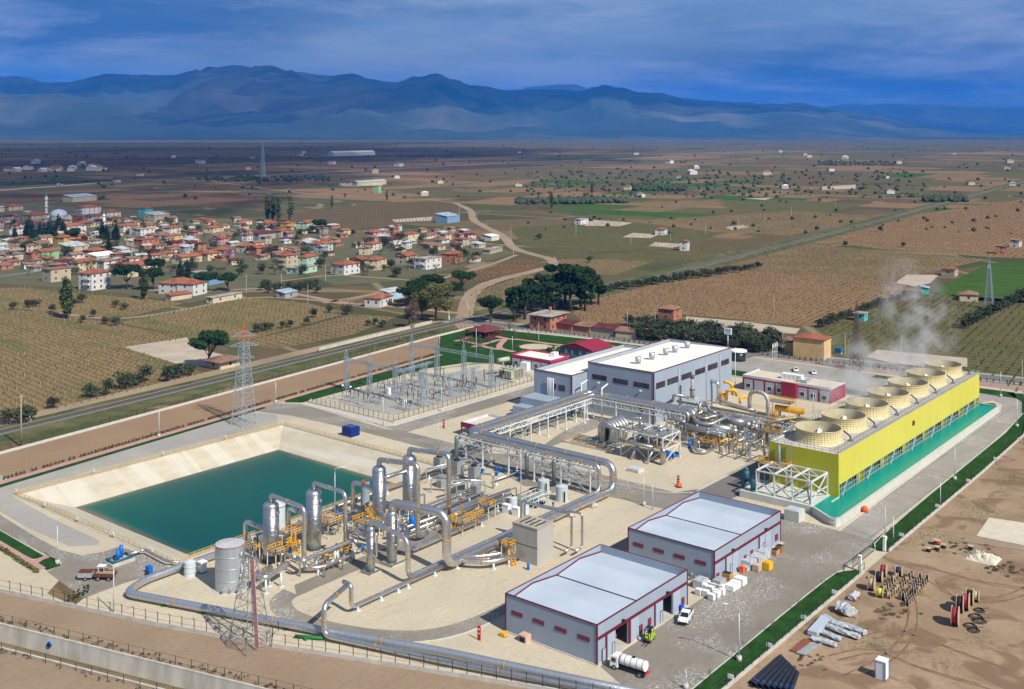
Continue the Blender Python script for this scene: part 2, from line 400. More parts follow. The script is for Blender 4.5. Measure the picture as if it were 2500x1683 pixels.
# fields (photo outlines laid out on the plain)
def field(pts, m, z=.03, fn=D): return sheet('field', [fn(*p) for p in pts], z, m)
F_BIG = [(1302,712),(1376,665),(1440,640),(1510,622),(1630,607),(1860,628),(2083,661),(1975,702),(1858,745),(1700,728),(1500,712),(1450,735),(1330,735)]
F_BIG2 = [(1650,603),(1790,548),(1990,570),(2250,590),(2030,637),(2083,661),(1860,628),(1640,606)]
F_LUSH = [(2120,662),(2252,598),(2420,600),(2420,688),(2300,690),(2200,683)]
F_R1 = [(1870,745),(2110,668),(2420,690),(2420,960),(2240,850),(1895,805)]
F_L1 = [(-90,700),(60,705),(140,716),(260,737),(440,770),(285,792),(420,836),(470,850),(380,870),(-90,990)]
F_L2 = [(270,733),(420,705),(560,676),(700,690),(790,712),(690,740),(560,775),(430,768)]
F_L3 = [(545,780),(700,742),(800,715),(900,722),(800,762),(620,795)]
F_L4 = [(-90,655),(60,655),(180,668),(330,680),(420,690),(350,706),(270,728),(130,712),(-90,695)]
F_TRI = [(735,700),(840,676),(1000,640),(1125,605),(1200,588),(1235,600),(1190,620),(1060,645),(1000,665),(860,690)]
F_C1 = [(1065,670),(1190,628),(1330,635),(1300,660),(1180,690),(1080,690)]
F_B1 = [(1275,590),(1380,590),(1480,597),(1400,625),(1330,625),(1240,612)]
F_B2 = [(1300,580),(1560,568),(1700,560),(1590,592),(1480,597)]
F_B3 = [(1160,520),(1400,500),(1640,530),(1560,566),(1300,575),(1190,560)]
F_B4 = [(1480,500),(1800,480),(2040,495),(1800,535),(1640,528)]
F_B5 = [(1850,545),(2000,500),(2420,440),(2420,590),(2250,585),(2000,566)]
F_T1 = [(560,500),(760,470),(1010,455),(1060,475),(990,500),(860,520),(700,515)]
F_T2 = [(860,540),(1000,520),(1130,545),(1000,552)]
for p_, m_ in ((F_BIG, V_BROWN),(F_BIG2, V_BROWN2),(F_LUSH, V_LUSH),(F_R1, V_GREEN2),(F_L1, V_GREEN),(F_L2, V_GREEN),(F_L3, V_BROWN2),(F_L4, V_GREEN),
               (F_TRI, V_PLOUGH),(F_C1, V_BROWN2),(F_B1, V_BROWN2),(F_B2, V_GREEN2),(F_B3, V_GREEN2),(F_B4, V_BROWN2),(F_B5, V_BROWN),(F_T1, V_T1),(F_T2, V_PLOUGH)):
    field(p_, m_)
R = random.Random(77); MF = [V_BROWN, V_BROWN2, V_GREEN2, V_T1, V_PLOUGH, V_GREEN2, V_BROWN, V_LUSH]
for i in range(330):
    x, y = R.uniform(900,2420),338 + 215*R.random()**1.3
    if i % 4 == 0: x, y = R.uniform(-60,1150), R.uniform(345,462)
    if (x < 1240 and y > 462) or (x > 1250 and y > 560 - (x - 1250)*.03): continue
    c = D(x, y); k_ = 1 + max(0,(430 - y))/45; a = .11 + R.choice((0,1.5708)); L_, W_ = R.uniform(45,110)*k_, R.uniform(18,50)*k_; u = V_((math.cos(a), math.sin(a),0)); v = V_((-u.y, u.x, 0))
    sheet('field', [c - u*L_ - v*W_, c + u*L_ - v*W_, c + u*L_ + v*W_, c - u*L_ + v*W_], .012 + i*.00005, MF[i % 8] if i % 8 < 7 or i % 3 == 0 else V_BROWN)
# village ground and garden green
VIL = [(-90,470),(60,462),(250,478),(420,492),(640,520),(800,535),(960,548),(1110,560),(1180,575),(1060,605),(900,640),(760,650),(700,625),(560,660),(430,690),(280,668),(150,655),(-90,640)]
m_vill = mat('village_earth', (.19,.145,.085),.95, var=.3, scale=.05, rgb2=(.075,.095,.034), det=6)
sheet('village_ground', [D(*p) for p in VIL], .05, m_vill)
# drying yards
for k, pts in enumerate(([(280,790),(355,779),(425,768),(440,792),(520,810),(540,832),(470,835),(400,828)], [(2035,643),(2063,625),(2135,626),(2115,645),(2080,652)], [(1330,505),(1345,500),(1440,507),(1410,515),(1330,514)],
                         [(1415,540),(1440,530),(1500,534),(1480,542)], [(1475,560),(1490,551),(1560,556),(1530,564)], [(1970,812),(1995,796),(2200,815),(2200,835),(2060,835)], [(1560,720),(1700,733),(1820,748),(1810,760),(1690,752),(1560,735)],
                         [(770,418),(880,412),(870,422),(780,424)], [(1870,425),(1950,420),(1945,430),(1870,432)], [(1650,517),(1690,512),(1705,517),(1665,524)], [(1690,452),(1760,450),(1740,455)], [(890,500),(985,493),(980,502),(900,506)])):
    sheet('drying_yard', [D(*p) for p in pts], .06, m_slab)
# roads and tracks of the plain
def roads(pts, w, m, z=.09, name='road', sm=2, wob=0.): return strip(name, [D(*p) for p in pts], w, z, m, sm, wob)
roads([(1035,462),(1075,480),(1072,500),(1110,520),(1150,540),(1165,566),(1215,580),(1258,590),(1258,606),(1200,621),(1120,640),(1075,662),(1062,690),(1058,715),(1050,745),(1110,765)], 8, m_dirt2,.10, 'dirt_road', 3,.12)
roads([(1035,462),(960,452),(760,447),(600,430),(480,412),(435,405)], 6, m_dirt2,.10, 'dirt_road', 2,.1)
roads([(-90,440),(130,424),(300,410),(470,403),(640,398),(820,388),(1000,379),(1200,369),(1400,362),(1700,350),(2000,345)], 16, mat('highway_asphalt', (.36,.35,.32),.9, var=.08),.12, 'highway')
roads([(-90,447),(130,431),(300,417),(470,409),(700,399)], 40, m_grass, .07, 'verge', 2,.3)
roads([(1058,715),(900,697),(790,692),(650,665),(600,655),(450,665),(340,660)], 5, m_dirt2,.11, 'track', 2,.1)
roads([(790,692),(690,680),(560,675),(420,706),(265,730),(130,713)], 4.5, m_dirt2,.105, 'track', 2,.15)
roads([(735,690),(840,672),(1000,636),(1125,600),(1175,580)], 4, m_dirt2,.11, 'track', 2,.1)
roads([(-90,640),(60,622),(110,612),(150,600),(120,590)], 7, m_asph, .11, 'village_road', 2)
roads([(640,640),(760,625),(850,632),(960,640)], 3.5, m_dirt2,.11, 'track', 1,.1)
roads([(1420,782),(1600,690),(1720,645),(1850,745)], .1, m_dirt2,.05, 'track', 0)
# railway along the plant and on across the plain
RA = V_((60,315.8,0)); RB = V_((2700,590,0)); RM = V_((380,344.8,0))
RL = [RA, V_((155.7,324.2,0)), V_((294.9,336.9,0)), RM, V_((514,349,0)), V_((689,367.5,0)), V_((929,389.5,0)), V_((1284,430,0)), V_((2098,524,0)), RB, V_((6000,960,0))]
strip('railway_verge', RL, 26,.055, m_grass, 1)
strip('railway_side_track', [p + V_((0,10,0)) for p in RL[:4]], 7,.075, m_dirt2,1,.2)
strip('ballast', RL, 6.2,.12, m_ballast, 1)
strip('ballast_crown', RL, 3.6,.26, mat('sleepers', (.13,.115,.10),.95, var=.3, scale=2),1)
b = MB()
for s_ in (-.72,.72):
    P = smooth(RL, 1)
    for p, q in zip(P, P[1:]):
        d = (q - p).normalized(); n_ = V_((-d.y, d.x, 0))*s_; b.beam(p + n_ + VZ(.34), q + n_ + VZ(.34),.16,.16)
tag(b.build('railway_rails', m_rail), kind='structure')
# hills
def hmat():
    t = NT('hill_slopes', .98,.05)
    a = t.noise(.00035,7,.6); col = t.ramp(a, [(.34,(.030,.050,.045)),(.50,(.055,.075,.058)),(.58,(.11,.11,.078)),(.72,(.19,.16,.12))])
    b_ = t.noise(.0019,5,.65); col = t.mix(t.ramp(b_, [(.35,.6),(.65,0.)]), col, (.035,.055,.030))
    return t.done(col)
m_hill = hmat()
def ridge(name, prof, dist, depth, seed, n=420, rows=34, rough=1., xr=(-260,2620)):
    "a range of hills whose crest line (photo columns, 2329 wide) stands dist metres away"
    b = MB(); xs = [p[0] for p in prof]
    def crest(x):
        if x <= xs[0]: return prof[0][1]
        for (x0, y0),(x1, y1) in zip(prof, prof[1:]):
            if x <= x1:
                t = (x - x0)/(x1 - x0); t = t*t*(3 - 2*t); return y0 + (y1 - y0)*t
        return prof[-1][1]
    for i in range(n):
        x = xr[0] + (xr[1] - xr[0])*i/(n - 1); px = x/.9316; u = (px - 1250)/FPX
        hz = CAMH + (HOR - crest(x)/.9316)/FPX*dist
        for j in range(rows):
            t = j/(rows - 1)                                  # 0 foot near the viewer .. 1 crest .. a little behind
            tt = min(1, t/.82); dd = dist - depth*(1 - tt) if t <= .82 else dist + (t - .82)*depth*.9
            k = math.sin(tt*math.pi/2)**1.6
            X = u*dd*SN + dd*CN; Y = -u*dd*CN + dd*SN
            q = V_((X/2600, Y/2600, seed)); nn = noise.fractal(q, 1.0,2.1,6)
            rg = 1 - abs(noise.noise(V_((X/950, Y/950, seed + 5))))*2
            h = hz*k
            h += (nn*.16 + (rg - .5)*.17)*hz*math.sin(min(1, tt)*math.pi)*rough
            if t > .82: h = hz*(1 - (t - .82)*3)
            if t > .7: h += noise.noise(V_((x/9., seed, 0)))*hz*.010 + noise.noise(V_((x/33., seed, 3)))*hz*.012
            b.v.append((X, Y, h - 3))
    for i in range(n - 1):
        for j in range(rows - 1):
            a = i*rows + j; b.face((a, a + rows, a + rows + 1, a + 1), True)
    return tag(b.build(name, m_hill), kind='structure')
ridge('far_hills', [(-300,260),(1500,262),(1700,255),(1850,246),(1990,237),(2150,240),(2329,244),(2650,250)], 34000,9000,3.3)
ridge('back_hills', [(-300,250),(1140,240),(1200,201),(1262,195),(1310,198),(1370,215),(1500,250),(2650,290)], 30000,6000,8.1,260)
ridge('mountain_range', [(-300,150),(-60,165),(20,176),(130,191),(190,185),(245,174),(310,178),(380,177),(440,168),(500,160),(545,157),(610,159),(660,168),(740,176),(800,171),(850,183),(900,190),(950,180),(993,172),(1030,182),(1080,196),(1150,208),(1210,207),(1260,205),
       (1320,207),(1352,199),(1375,193),(1410,200),(1450,212),(1500,214),(1560,225),(1610,230),(1660,236),(1750,242),(1810,242),(1880,250),(1980,266),(2080,285),(2200,300),(2650,318)], 21000,9500,1.7,620,44)
ridge('foothills', [(-300,208),(60,214),(130,212),(200,220),(260,230),(330,252),(400,270),(480,272),(560,268),(640,280),(760,262),(850,275),(1000,292),(1200,296),(2650,316)], 15500,4300,5.2,420,30,1.3)
# plant ground
def S_(pts): return [G(*p) for p in pts]
m_field = gravel_mat('raked_brown_soil', (.33,.225,.135),(.285,.19,.112),(.23,.15,.09),.05)
WALL_A = [V_((92,243,0)), V_((101.7,212.2,0)), V_((112.9,175.2,0)), V_((118.1,160.3,0)), V_((120.4,153.4,0)), V_((124.4,155.2,0))]
WALL_B = [V_((120.9,152.6,0)), V_((130.5,128.5,0)), V_((138.0,109.5,0)), V_((146.5,86,0))]
PATH = [V_((60,268,0)), V_((133,277.6,0)), V_((256,292.7,0)), V_((322,299.6,0)), V_((352,301.5,0))]
RFEN = [V_((60,292.5,0)), V_((145,302.2,0)), V_((278.7,318.0,0)), V_((350.7,327.2,0)), V_((375.5,329,0))]
# brown soil between path and railway fence, dirt by the canal, storage yard
sheet('soil_strip', [(60,268),(133,277.6),(256,292.7),(322,300),(330,310),(350.7,327.2),(278.7,318),(145,302.2),(60,292.5)], .075, m_field)
sheet('soil_by_canal', [can_far0 + V_((.3,0,0)), can_far1 + V_((.3,0,0))] + [(190,20),(160,84)] + list(reversed([(p.x, p.y) for p in WALL_B])) + list(reversed([(p.x, p.y) for p in WALL_A[:5]])) + [(80,283)], .02, m_dirt)
cn0, cn1 = can[3], can[2]
sheet('soil_near_side', [cn0, cn1, cn1 + ncan*60, cn0 + ncan*60], .02, m_dirt)
sheet('storage_yard', [(148,84),(345,86.2),(372,92),(400,100),(430,60),(430,-60),(150,-60)], .03, m_yard)
pad = [(92,243),(101.7,212.2),(112.9,175.2),(118.1,160.3),(120.6,153.2),(130.5,128.5),(138.0,109.5),(146.5,86),(160,84.4),(288,85.2),(345,86.2),(372,92),(392,96),(410,104),(400,190),(392,260),(384,318),(375.5,329),(350.7,327.2),(322,300),(256,292.7),(133,277.6),(60,268),(60,262)]
# the pad keeps clear of the pond: four pieces round the rim
def clip(poly, nx, ny, k):      # keep nx*x+ny*y<=k
    o = []
    for i in range(len(poly)):
        a, b_ = poly[i - 1], poly[i]; da = nx*a[0] + ny*a[1] - k; db = nx*b_[0] + ny*b_[1] - k
        if (da <= 0) != (db <= 0):
            t = da/(da - db); o.append((a[0] + (b_[0] - a[0])*t, a[1] + (b_[1] - a[1])*t))
        if db <= 0: o.append((b_[0], b_[1]))
    return o
def pieces(name, poly, z, m):
    for k, q in enumerate((clip(poly, 0,1, PY0), clip(poly, 0,-1,-PY1), clip(clip(clip(poly, 1,0, PX0),0,-1,-PY0),0,1, PY1), clip(clip(clip(poly, -1,0,-PX1),0,-1,-PY0),0,1, PY1))):
        if len(q) > 2: sheet(name, q, z, m)
pieces('gravel_pad', pad, .060, m_pad)
sheet('grey_gravel', [(60,257),(131,266.5),(214,266.5),(221,277),(216,286.5),(133,275.2),(60,266)], .080, m_pad2)
sheet('grey_gravel', S_([(-90,1180),(0,1160),(20,1172),(34,1216),(130,1268),(245,1322),(238,1332),(170,1335),(60,1285),(0,1250),(-90,1215)]),.084, m_pad2)
sheet('service_road', S_([(-90,1205),(0,1258),(80,1308),(150,1345),(200,1357),(250,1349),(290,1336),(345,1352),(405,1380),(415,1392),(300,1426),(205,1462),(115,1397),(146,1382),(152,1374),(140,1364),(110,1355),(0,1294),(-90,1245)]),.092, m_road)
# road grid
def rect(name, x0, y0, x1, y1, z, m): return sheet(name, [(x0, y0),(x1, y0),(x1, y1),(x0, y1)], z, m)
sheet('service_road', [(224,137),(236,128),(236,190),(232.6,196),(232.6,229),(231,238),(234.5,281),(229,289),(219,287),(223,272),(224.5,243),(224,200),(222,186),(216,172),(221,165),(223,152)], .092, m_road)
sheet('service_road', [(222.5,88.6),(236,88.6),(236.5,97.6),(237,104),(236,128),(224,137),(222.5,120)], .092, m_road)
sheet('service_road', [(231,230.2),(340,229),(340,237.6),(235.8,237.5),(232.4,239.5)], .096, m_road)
sheet('concrete_walk', [(235.0,237.6),(340,237.7),(340,240.4),(238,240.2),(237,282),(234.2,281),(233.2,242)], .1, m_conc)
sheet('service_road', [(232.5,187.6),(253,187.8),(279,189),(279,196),(262,194.3),(240,188),(232.5,195)], .096, m_road)
sheet('service_road', [(137,165.3),(151,165.6),(200,163.8),(223,163),(221,170),(200,169),(150,170.2),(140,169.8)], .096, m_road)
sheet('service_road', smooth([(137.5,170.0),(131.6,168),(128.2,160),(130.3,146),(135.6,136.2),(143.8,130),(156.7,128.8),(224.5,128.8)], 2) + smooth([(224.5,135),(221,132.6),(160,132.2),(147.5,133.4),(140.4,137.5),(135.2,146.5),(132.4,158.5),(134.4,164.4),(137.5,165.5)], 2),.092, m_road)
sheet('service_road', [(236,127),(250,126.4),(400,127),(400,136),(243,136),(236,140)], .094, m_asph)
sheet('yard_road', [(151.3,104.2),(222.5,104.2),(222.5,88.6),(152,87.6),(147.5,96)], .088, m_road)
sheet('yard_road', [G(1475,1632), G(1560,1683),(150,88),(151.5,100)], .084, m_road)
sheet('paved_road', [(236,90.4),(340,91.4),(370,92.5),(386,95),(396,100.5),(396,150),(360.5,150),(360.5,112),(369.5,112),(376,108),(384,105.5),(380,101.5),(371,99.6),(300,98.6),(236.4,97.8)], .090, m_conc_road)
sheet('paved_area', [(361,150),(398,150),(396,203),(390,212),(378,216),(361,205)], .090, m_conc_road)
sheet('rear_lawn', [(363,178),(371,178),(371,196),(363,196)], .12, m_lawn)
sheet('lawn_island', smooth([(370,103.8),(377,102.5),(380.5,104),(377,107),(370,107.6),(370,103.8)], 2),.12, m_lawn)
sheet('lawn_strip', [(140,84.6),(217,84.9),(217.5,86.6),(215.5,88.2),(212.5,89.4),(140,88.2)], .12, m_lawn)
sheet('lawn_strip', [(231,85),(300,85.5),(345,86.4),(372,92.2),(400,100),(398,105),(388,97.6),(370,93),(345,91.2),(236,89.6),(232,88.8),(230.5,87)], .12, m_lawn)
sheet('lawn_strip', [(391.5,100),(400,103),(397,150),(392,150)], .12, m_lawn)
# lawn and paths on the village side
sheet('lawn_strip', [(60,264.2),(133,274.0),(224,285.6),(224,287.9),(133,276.4),(60,266.6)], .12, m_lawn)
sheet('lawn_strip', [(232.6,286.5),(236,282),(244,282.6),(300,286),(318,281),(322.6,272),(322.8,244),(337,240),(356,250),(376,262),(388,245),(386,275),(379,316),(375,328.4),(350.7,326.6),(326,304),(300,296.6),(256,291.3),(234,288.8)], .12, m_lawn)
strip('brick_path', [p + V_((0,-.2,0)) for p in PATH[:4]], 2.3,.14, m_pink, 1)
sheet('lawn_patch', S_([(-90,1252),(0,1297),(113,1362),(80,1366),(0,1327),(-90,1285)]),.12, m_lawn)
sheet('lawn_patch', S_([(120,1360),(140,1366),(148,1382),(114,1394),(92,1376)]),.12, m_lawn)
strip('brick_path', S_([(-90,1280),(0,1332),(100,1392)]),2.2,.13, m_pink, 0)
strip('brick_path', S_([(78,1374),(122,1358)]),1.6,.132, m_pink, 0)
sheet('ploughed_bed', S_([(115,1450),(150,1412),(205,1462),(180,1480)]),.07, V_BROWN2)
P2 = Z(1120,740,6.129)
for pts, wd in (([(-60,575),(40,560),(130,520),(200,512)], 2.2),([(0,568),(160,590),(330,632),(480,590),(600,556),(700,545)], 2.4),([(560,505),(640,520),(760,545),(900,548),(1150,585),(1400,620),(1640,640)], 2.4),
                ([(700,545),(640,600),(600,650),(620,690),(830,735)], 2.6),([(330,640),(460,680),(620,700)], 2.2),([(200,660),(330,640)], 2.2),([(1640,670),(1450,640),(1390,715)], 2.4)):
    strip('brick_path', [P2(*p) for p in pts], wd, .14 + random.random()*.02, m_pink, 1)
def disc(name, c, r, z, m, n=28): return sheet(name, [(c[0] + r*math.cos(6.2832*i/n), c[1] + r*math.sin(6.2832*i/n)) for i in range(n)], z, m)
disc('plaza_hedge_bed', P2(1150,668),8.2,.15, mat('hedge_bed', (.13,.15,.04),.95, var=.4, scale=1.2)); disc('round_plaza', P2(1150,668),6.9,.17, m_pad)
# front bed behind the plant and the rear road
sheet('hedge_bed_soil', [(398,203),(400,150),(404,100),(412,60),(418,62),(412,104),(407,160),(403,205)], .07, mat('bed_soil', (.34,.215,.17),.95, var=.15, scale=.6))
RR = [V_(p) for p in ((384,352,0),(390,320,0),(393,300,0),(398,250,0),(406.2,200,0),(414,150,0),(420.2,104.9,0),(436,10,0),(450,-90,0))]
strip('rear_road', RR, 9,.11, m_asph, 2); strip('road_shoulder', RR, 14,.06, m_pad2,2)
strip('entry_road', [(383,214,0),(392,206,0),(404,205,0)], 11,.115, m_asph, 1)
# kerbs
mk = MB()
for pts in ([(234.6,281),(233.0,242),(234.8,238.3),(340,237.6)], [(146.5,88.3),(212.5,89.5),(216,88.3)], [(231,87.5),(236,89.7),(345,91.3),(372,93.2)], [(236.3,97.8),(300,98.7),(371,99.7)], [(128.0,160),(130.2,146),(135.4,136),(143.8,129.8),(156.7,128.7)],
            [(232.6,229),(232.6,200)], [(240,136.2),(360,136.2)], [(238.5,136.4),(233,143),(232.3,160)]):
    P = smooth([(p[0], p[1], 0) for p in pts], 2)
    for p, q in zip(P, P[1:]): mk.beam(p + VZ(.09), q + VZ(.09),.22,.2)
tag(mk.build('kerbs', m_kerb), kind='structure')
# pond
WX0, WX1, WY0, WY1, WZ = 142.2,205.2,208.0,256.0,-4.0
t = NT('pond_concrete', .9,.2)
sx_ = t.sep(t.pos); st = t.noise(1,5,.6, t.map(0,(.16,.16,.9)))
strk = t.noise(1,3,.5, t.map(0,(.22,.02,.02))); strk2 = t.noise(1,3,.5, t.map(0,(.02,.22,.02)))
col = t.mix(t.ramp(st, [(.35,0.),(.68,1.)]),(.50,.455,.35),(.43,.37,.265)); col = t.mix(t.ramp(strk, [(.40,.55),(.52,0.)]), col, (.56,.535,.46))
t.bump(t.noise(2.),.15)
m_pond = t.done(col)
t = NT('pond_concrete_stained', .9,.2)
m_line = t.done(t.mix(t.ramp(t.noise(.3,4), [(.35,0.),(.65,1.)]),(.30,.235,.17),(.40,.33,.24)))
b = MB(); O = [(PX0, PY0),(PX1, PY0),(PX1, PY1),(PX0, PY1)]; I = [(WX0, WY0),(WX1, WY0),(WX1, WY1),(WX0, WY1)]
J = [(a[0] + (a[0] - c[0])*.10, a[1] + (a[1] - c[1])*.10) for a, c in zip(I, [(x_, y_) for x_, y_ in O])]
J2 = [(i_[0] + (i_[0] - o_[0])*.5, i_[1] + (i_[1] - o_[1])*.5) for i_, o_ in zip(I, O)]
Jm = [(i_[0] + (o_[0] - i_[0])*.045, i_[1] + (o_[1] - i_[1])*.045) for i_, o_ in zip(I, O)]
for i in range(4):
    k = (i + 1) % 4
    b.cur = 0; b.poly([(*O[i], .0),(*O[k], .0),(*Jm[k], WZ*.955),(*Jm[i], WZ*.955)])
    b.cur = 1; b.poly([(*Jm[i], WZ*.955),(*Jm[k], WZ*.955),(*J2[k], WZ*1.5),(*J2[i], WZ*1.5)])
b.cur = 1; b.poly([(*p, WZ*1.5) for p in J2])
tag(b.build('pond_basin', [m_pond, m_line]), kind='structure')
b = MB()
for a, c in ((O[0], O[1]),(O[1], O[2]),(O[2], O[3]),(O[3], O[0])):
    a = V_((*a, .09)); c = V_((*c, .09)); u = (c - a).normalized(); nrm = V_((u.y, -u.x, 0)); b.beam(a + nrm*.3 - u*.0, c + nrm*.3 - u*.0,.6,.22)
tag(b.build('pond_rim', m_pond), kind='structure')
def water_mat(name, deep, shallow, x0, x1, y0, y1, ed=3.):
    t = NT(name, .30,.22); s_ = t.sep(t.pos)
    def dist(o_, a, c): return t.math('MINIMUM', t.math('SUBTRACT', o_, a), t.math('SUBTRACT', c, o_))
    dd = t.math('MINIMUM', dist(s_[0], x0, x1), dist(s_[1], y0, y1)); dd = t.math('ADD', dd, t.math('MULTIPLY', t.math('SUBTRACT', t.noise(.12,4),.5),2.2))
    f = t.ramp(t.math('DIVIDE', dd, ed), [(.0,(.16,.125,.075)),(.22,(.10,.125,.075)),(.5, shallow),(1., deep)])
    if ed > 2: f = t.mix(t.ramp(t.noise(.022,3), [(.40,0.),(.64,.65)]), f, (.001,.055,.055))
    t.bump(t.noise(1.2,3,.6),.06,.05); return t.done(f)
m_water = water_mat('pond_water', (.0,.085,.060),(.003,.115,.075), WX0, WX1, WY0, WY1,3.2)
sheet('pond_water', [(x_, y_) for x_, y_ in [(WX0 - .4, WY0 - .4),(WX1 + .4, WY0 - .4),(WX1 + .4, WY1 + .4),(WX0 - .4, WY1 + .4)]], WZ + .12, m_water)
# canal
m_can = mat('canal_concrete', (.46,.43,.365),.85, var=.16, scale=.35, det=7, rgb2=(.56,.53,.46), streak=(1,1,.35))
m_canw = mat('canal_silt_water', (.145,.098,.045),.25, var=.25, scale=.12, spec=.5, rgb2=(.20,.145,.07))
a0, a1, a2, a3 = can; dz = VZ(-3.0)
b = MB(); b.poly([a0, a1, a1 + dz + ncan*.15, a0 + dz + ncan*.15]); b.poly([a3 + dz - ncan*.15, a2 + dz - ncan*.15, a2, a3])
for e0, e1, sg in ((a0, a1,-1),(a3, a2,1)): b.beam(e0 + ncan*sg*.15 + VZ(.1), e1 + ncan*sg*.15 + VZ(.1),.34,.3)
tag(b.build('canal_walls', m_can), kind='structure')
b = MB(); b.poly([a0 + dz*.98, a3 + dz*.98, a2 + dz*.98, a1 + dz*.98]); o = b.build('canal_water', m_canw); tag(o, kind='structure')
if o.data.polygons[0].normal.z < 0: o.data.flip_normals()
# walls and fences
m_post = mat('fence_post_green', (.035,.055,.040),.6,.2); m_wire = mat('fence_wire', (.06,.075,.06),.6,.3)
m_yel = mat('safety_yellow', (.62,.36,.03),.5, var=.1, scale=2); m_white = mat('white_paint', (.78,.78,.76),.5, var=.04)
m_sign = mat('sign_white', (.80,.80,.78),.5, var=.03); m_red = mat('signal_red', (.50,.02,.02),.45, var=.05); m_black = mat('black_rubber', (.018,.018,.02),.6, var=.2)
def along(pts, step):
    r = []; 
    for p, q in zip(pts, pts[1:]):
        n = max(1, round((q - p).length/step))
        r += [p + (q - p)*i/n for i in range(n)]
    return r + [pts[-1]]
def fence(name, pts, label, step=2.8, h=2.0, wall=0., wz=.35, arm=None, post=m_post, wire=True, wm=None, cat='fence', pw=.10, base=0., wmat=None, wires=(.3,.95), group=None):
    pts = [V_((p[0], p[1], base)) for p in pts]; t = thing(name, label, cat, pts[0], group)
    if wall:
        b = MB()
        for p, q in zip(pts, pts[1:]): b.beam(p + VZ(wall/2), q + VZ(wall/2), wz, wall)
        b.build('base_wall', wmat or m_conc, t)
    ps = along(pts, step); rest = MB()
    for i, p in enumerate(ps):
        b = MB() if i < 95 else rest; top = p + VZ(wall + h); b.beam(p + VZ(wall), top, pw)
        if arm: b.beam(top, top + V_((arm[0], arm[1], .35)), pw*.8)
        if i < 95: b.build('post', post, t)
    if rest.v: tag(rest.build('posts_beyond', post, t), kind='stuff')
    if wire:
        b = MB()
        for p, q in zip(pts, pts[1:]):
            for k in wires: b.beam(p + VZ(wall + h*k), q + VZ(wall + h*k),.035)
        b.build('wire', wm or m_wire, t)
    return t
NA = V_((-.963,-.268,0))*.35
fence('perimeter_fence', WALL_A[:4], 'boundary fence with bent posts on a low wall, left of the antenna mast', 2.7,1.7,.75,.3, NA)
fence('perimeter_fence', WALL_A[3:], 'short return of the boundary fence behind the foot of the antenna mast', 2.7,1.7,.75,.3, NA)
fence('perimeter_fence', WALL_B, 'boundary fence with bent posts on a low wall, before the paired pipelines', 2.7,1.7,.75,.3, NA)
fence('canal_fence', [a0 - ncan*1.0, a1 - ncan*1.0], 'dark wire fence along the plant side of the concrete canal', 3.4,1.5,0, arm=None, pw=.09)
fence('canal_fence', [a3 + ncan*1.0, a2 + ncan*1.0], 'dark wire fence along the near bank of the canal, nearest to the viewer', 3.4,1.5,0, pw=.09)
fence('yard_fence', [(146.5,84.2),(217.5,84.7)], 'low wall with mesh fence beside the nearer lawn strip', 3.0,1.6,.55,.35, None)
fence('yard_fence', [(231.5,84.8),(300,85.3),(345,86.2),(372,91.8),(401,99.5)], 'low wall with mesh fence beside the farther lawn strip, past the yard gate', 3.0,1.6,.55,.35, None)
fence('substation_fence', [(241,283.2),(237.5,281.1),(237.6,240.9),(322.5,241.3)], 'dark post and wire fence around the near sides of the gravel switchyard', 2.25,2.1,.35,.35, None, wires=(.1,.35,.6,.95), wmat=m_pad)
fence('railway_side_fence', [RFEN[0], RFEN[1], RFEN[2], RFEN[3], RFEN[4]], 'white topped wall with thin posts between the railway and the brown soil strip', 3.3,1.8,.8,.3, None, wmat=m_kerb)
fence('rear_fence', [(375.5,329),(383,310),(392,250),(397,208)], 'posts and mesh on a pale kerb wall between the park lawn and the rear road', 2.6,1.5,.5,.3, None, wmat=m_kerb)
fence('rear_fence', [(399.5,198),(404,150),(410,104),(421,40)], 'posts and mesh on a pale kerb wall behind the red office and the cooling towers', 3.0,1.3,.5,.3, None, wmat=m_kerb)
fence('field_wall', [(296,343.5),(330,347.5),(372,352)], 'pale concrete wall between the vineyard and the railway near the crossing', 8,.2,1.3,.35, None, wire=False, cat='wall', post=m_conc)
b_side = [(PX0 - .3, PY1 + .3),(PX0 - .3, PY0 - .3)]
def railing(name, pts, label, step=2.0, h=1.1, m=m_yel, z=0., parent=None, pw=.07, rails=(.5,1.)):
    P = [V_((p[0], p[1], p[2] if len(p) > 2 else z)) for p in pts]; b = MB()
    for p in along(P, step): b.beam(p, p + VZ(h), pw)
    for p, q in zip(P, P[1:]):
        for k in rails: b.beam(p + VZ(h*k), q + VZ(h*k), pw*.9)
    o = b.build(name, m, parent)
    if parent is None: tag(o, label, 'railing')
    return o
m_yrail = mat('pale_yellow_rail', (.60,.41,.12),.6, var=.08)
for lb, q in (('pale yellow railing on the far rim of the green pond', [(PX0 - .2, PY1 + .2),(PX1 + .2, PY1 + .2)]),('pale yellow railing on the left rim of the green pond', [(PX0 - .2, PY1 - .2),(PX0 - .2, PY0 + .2)]),('pale yellow railing on the rim of the green pond towards the switchyard', [(PX1 + .2, PY1 - .2),(PX1 + .2, PY0 + .2)]),('pale yellow railing on the near rim of the green pond beside the separators', [(PX0 + .4, PY0 - .2),(PX1 - .4, PY0 - .2)])):
    q = [V_((*p, .15)) for p in q]; t = thing('pond_railing', lb, 'railing', q[0], 'railings round the pond'); ps = along(q, 2.1)
    for p in ps: MB().beam(p, p + VZ(1.1),.09).build('post', m_yrail, t)
    b = MB()
    for k in (.35,.7,1.1): b.beam(q[0] + VZ(k), q[1] + VZ(k),.07)
    b.build('rail', m_yrail, t)
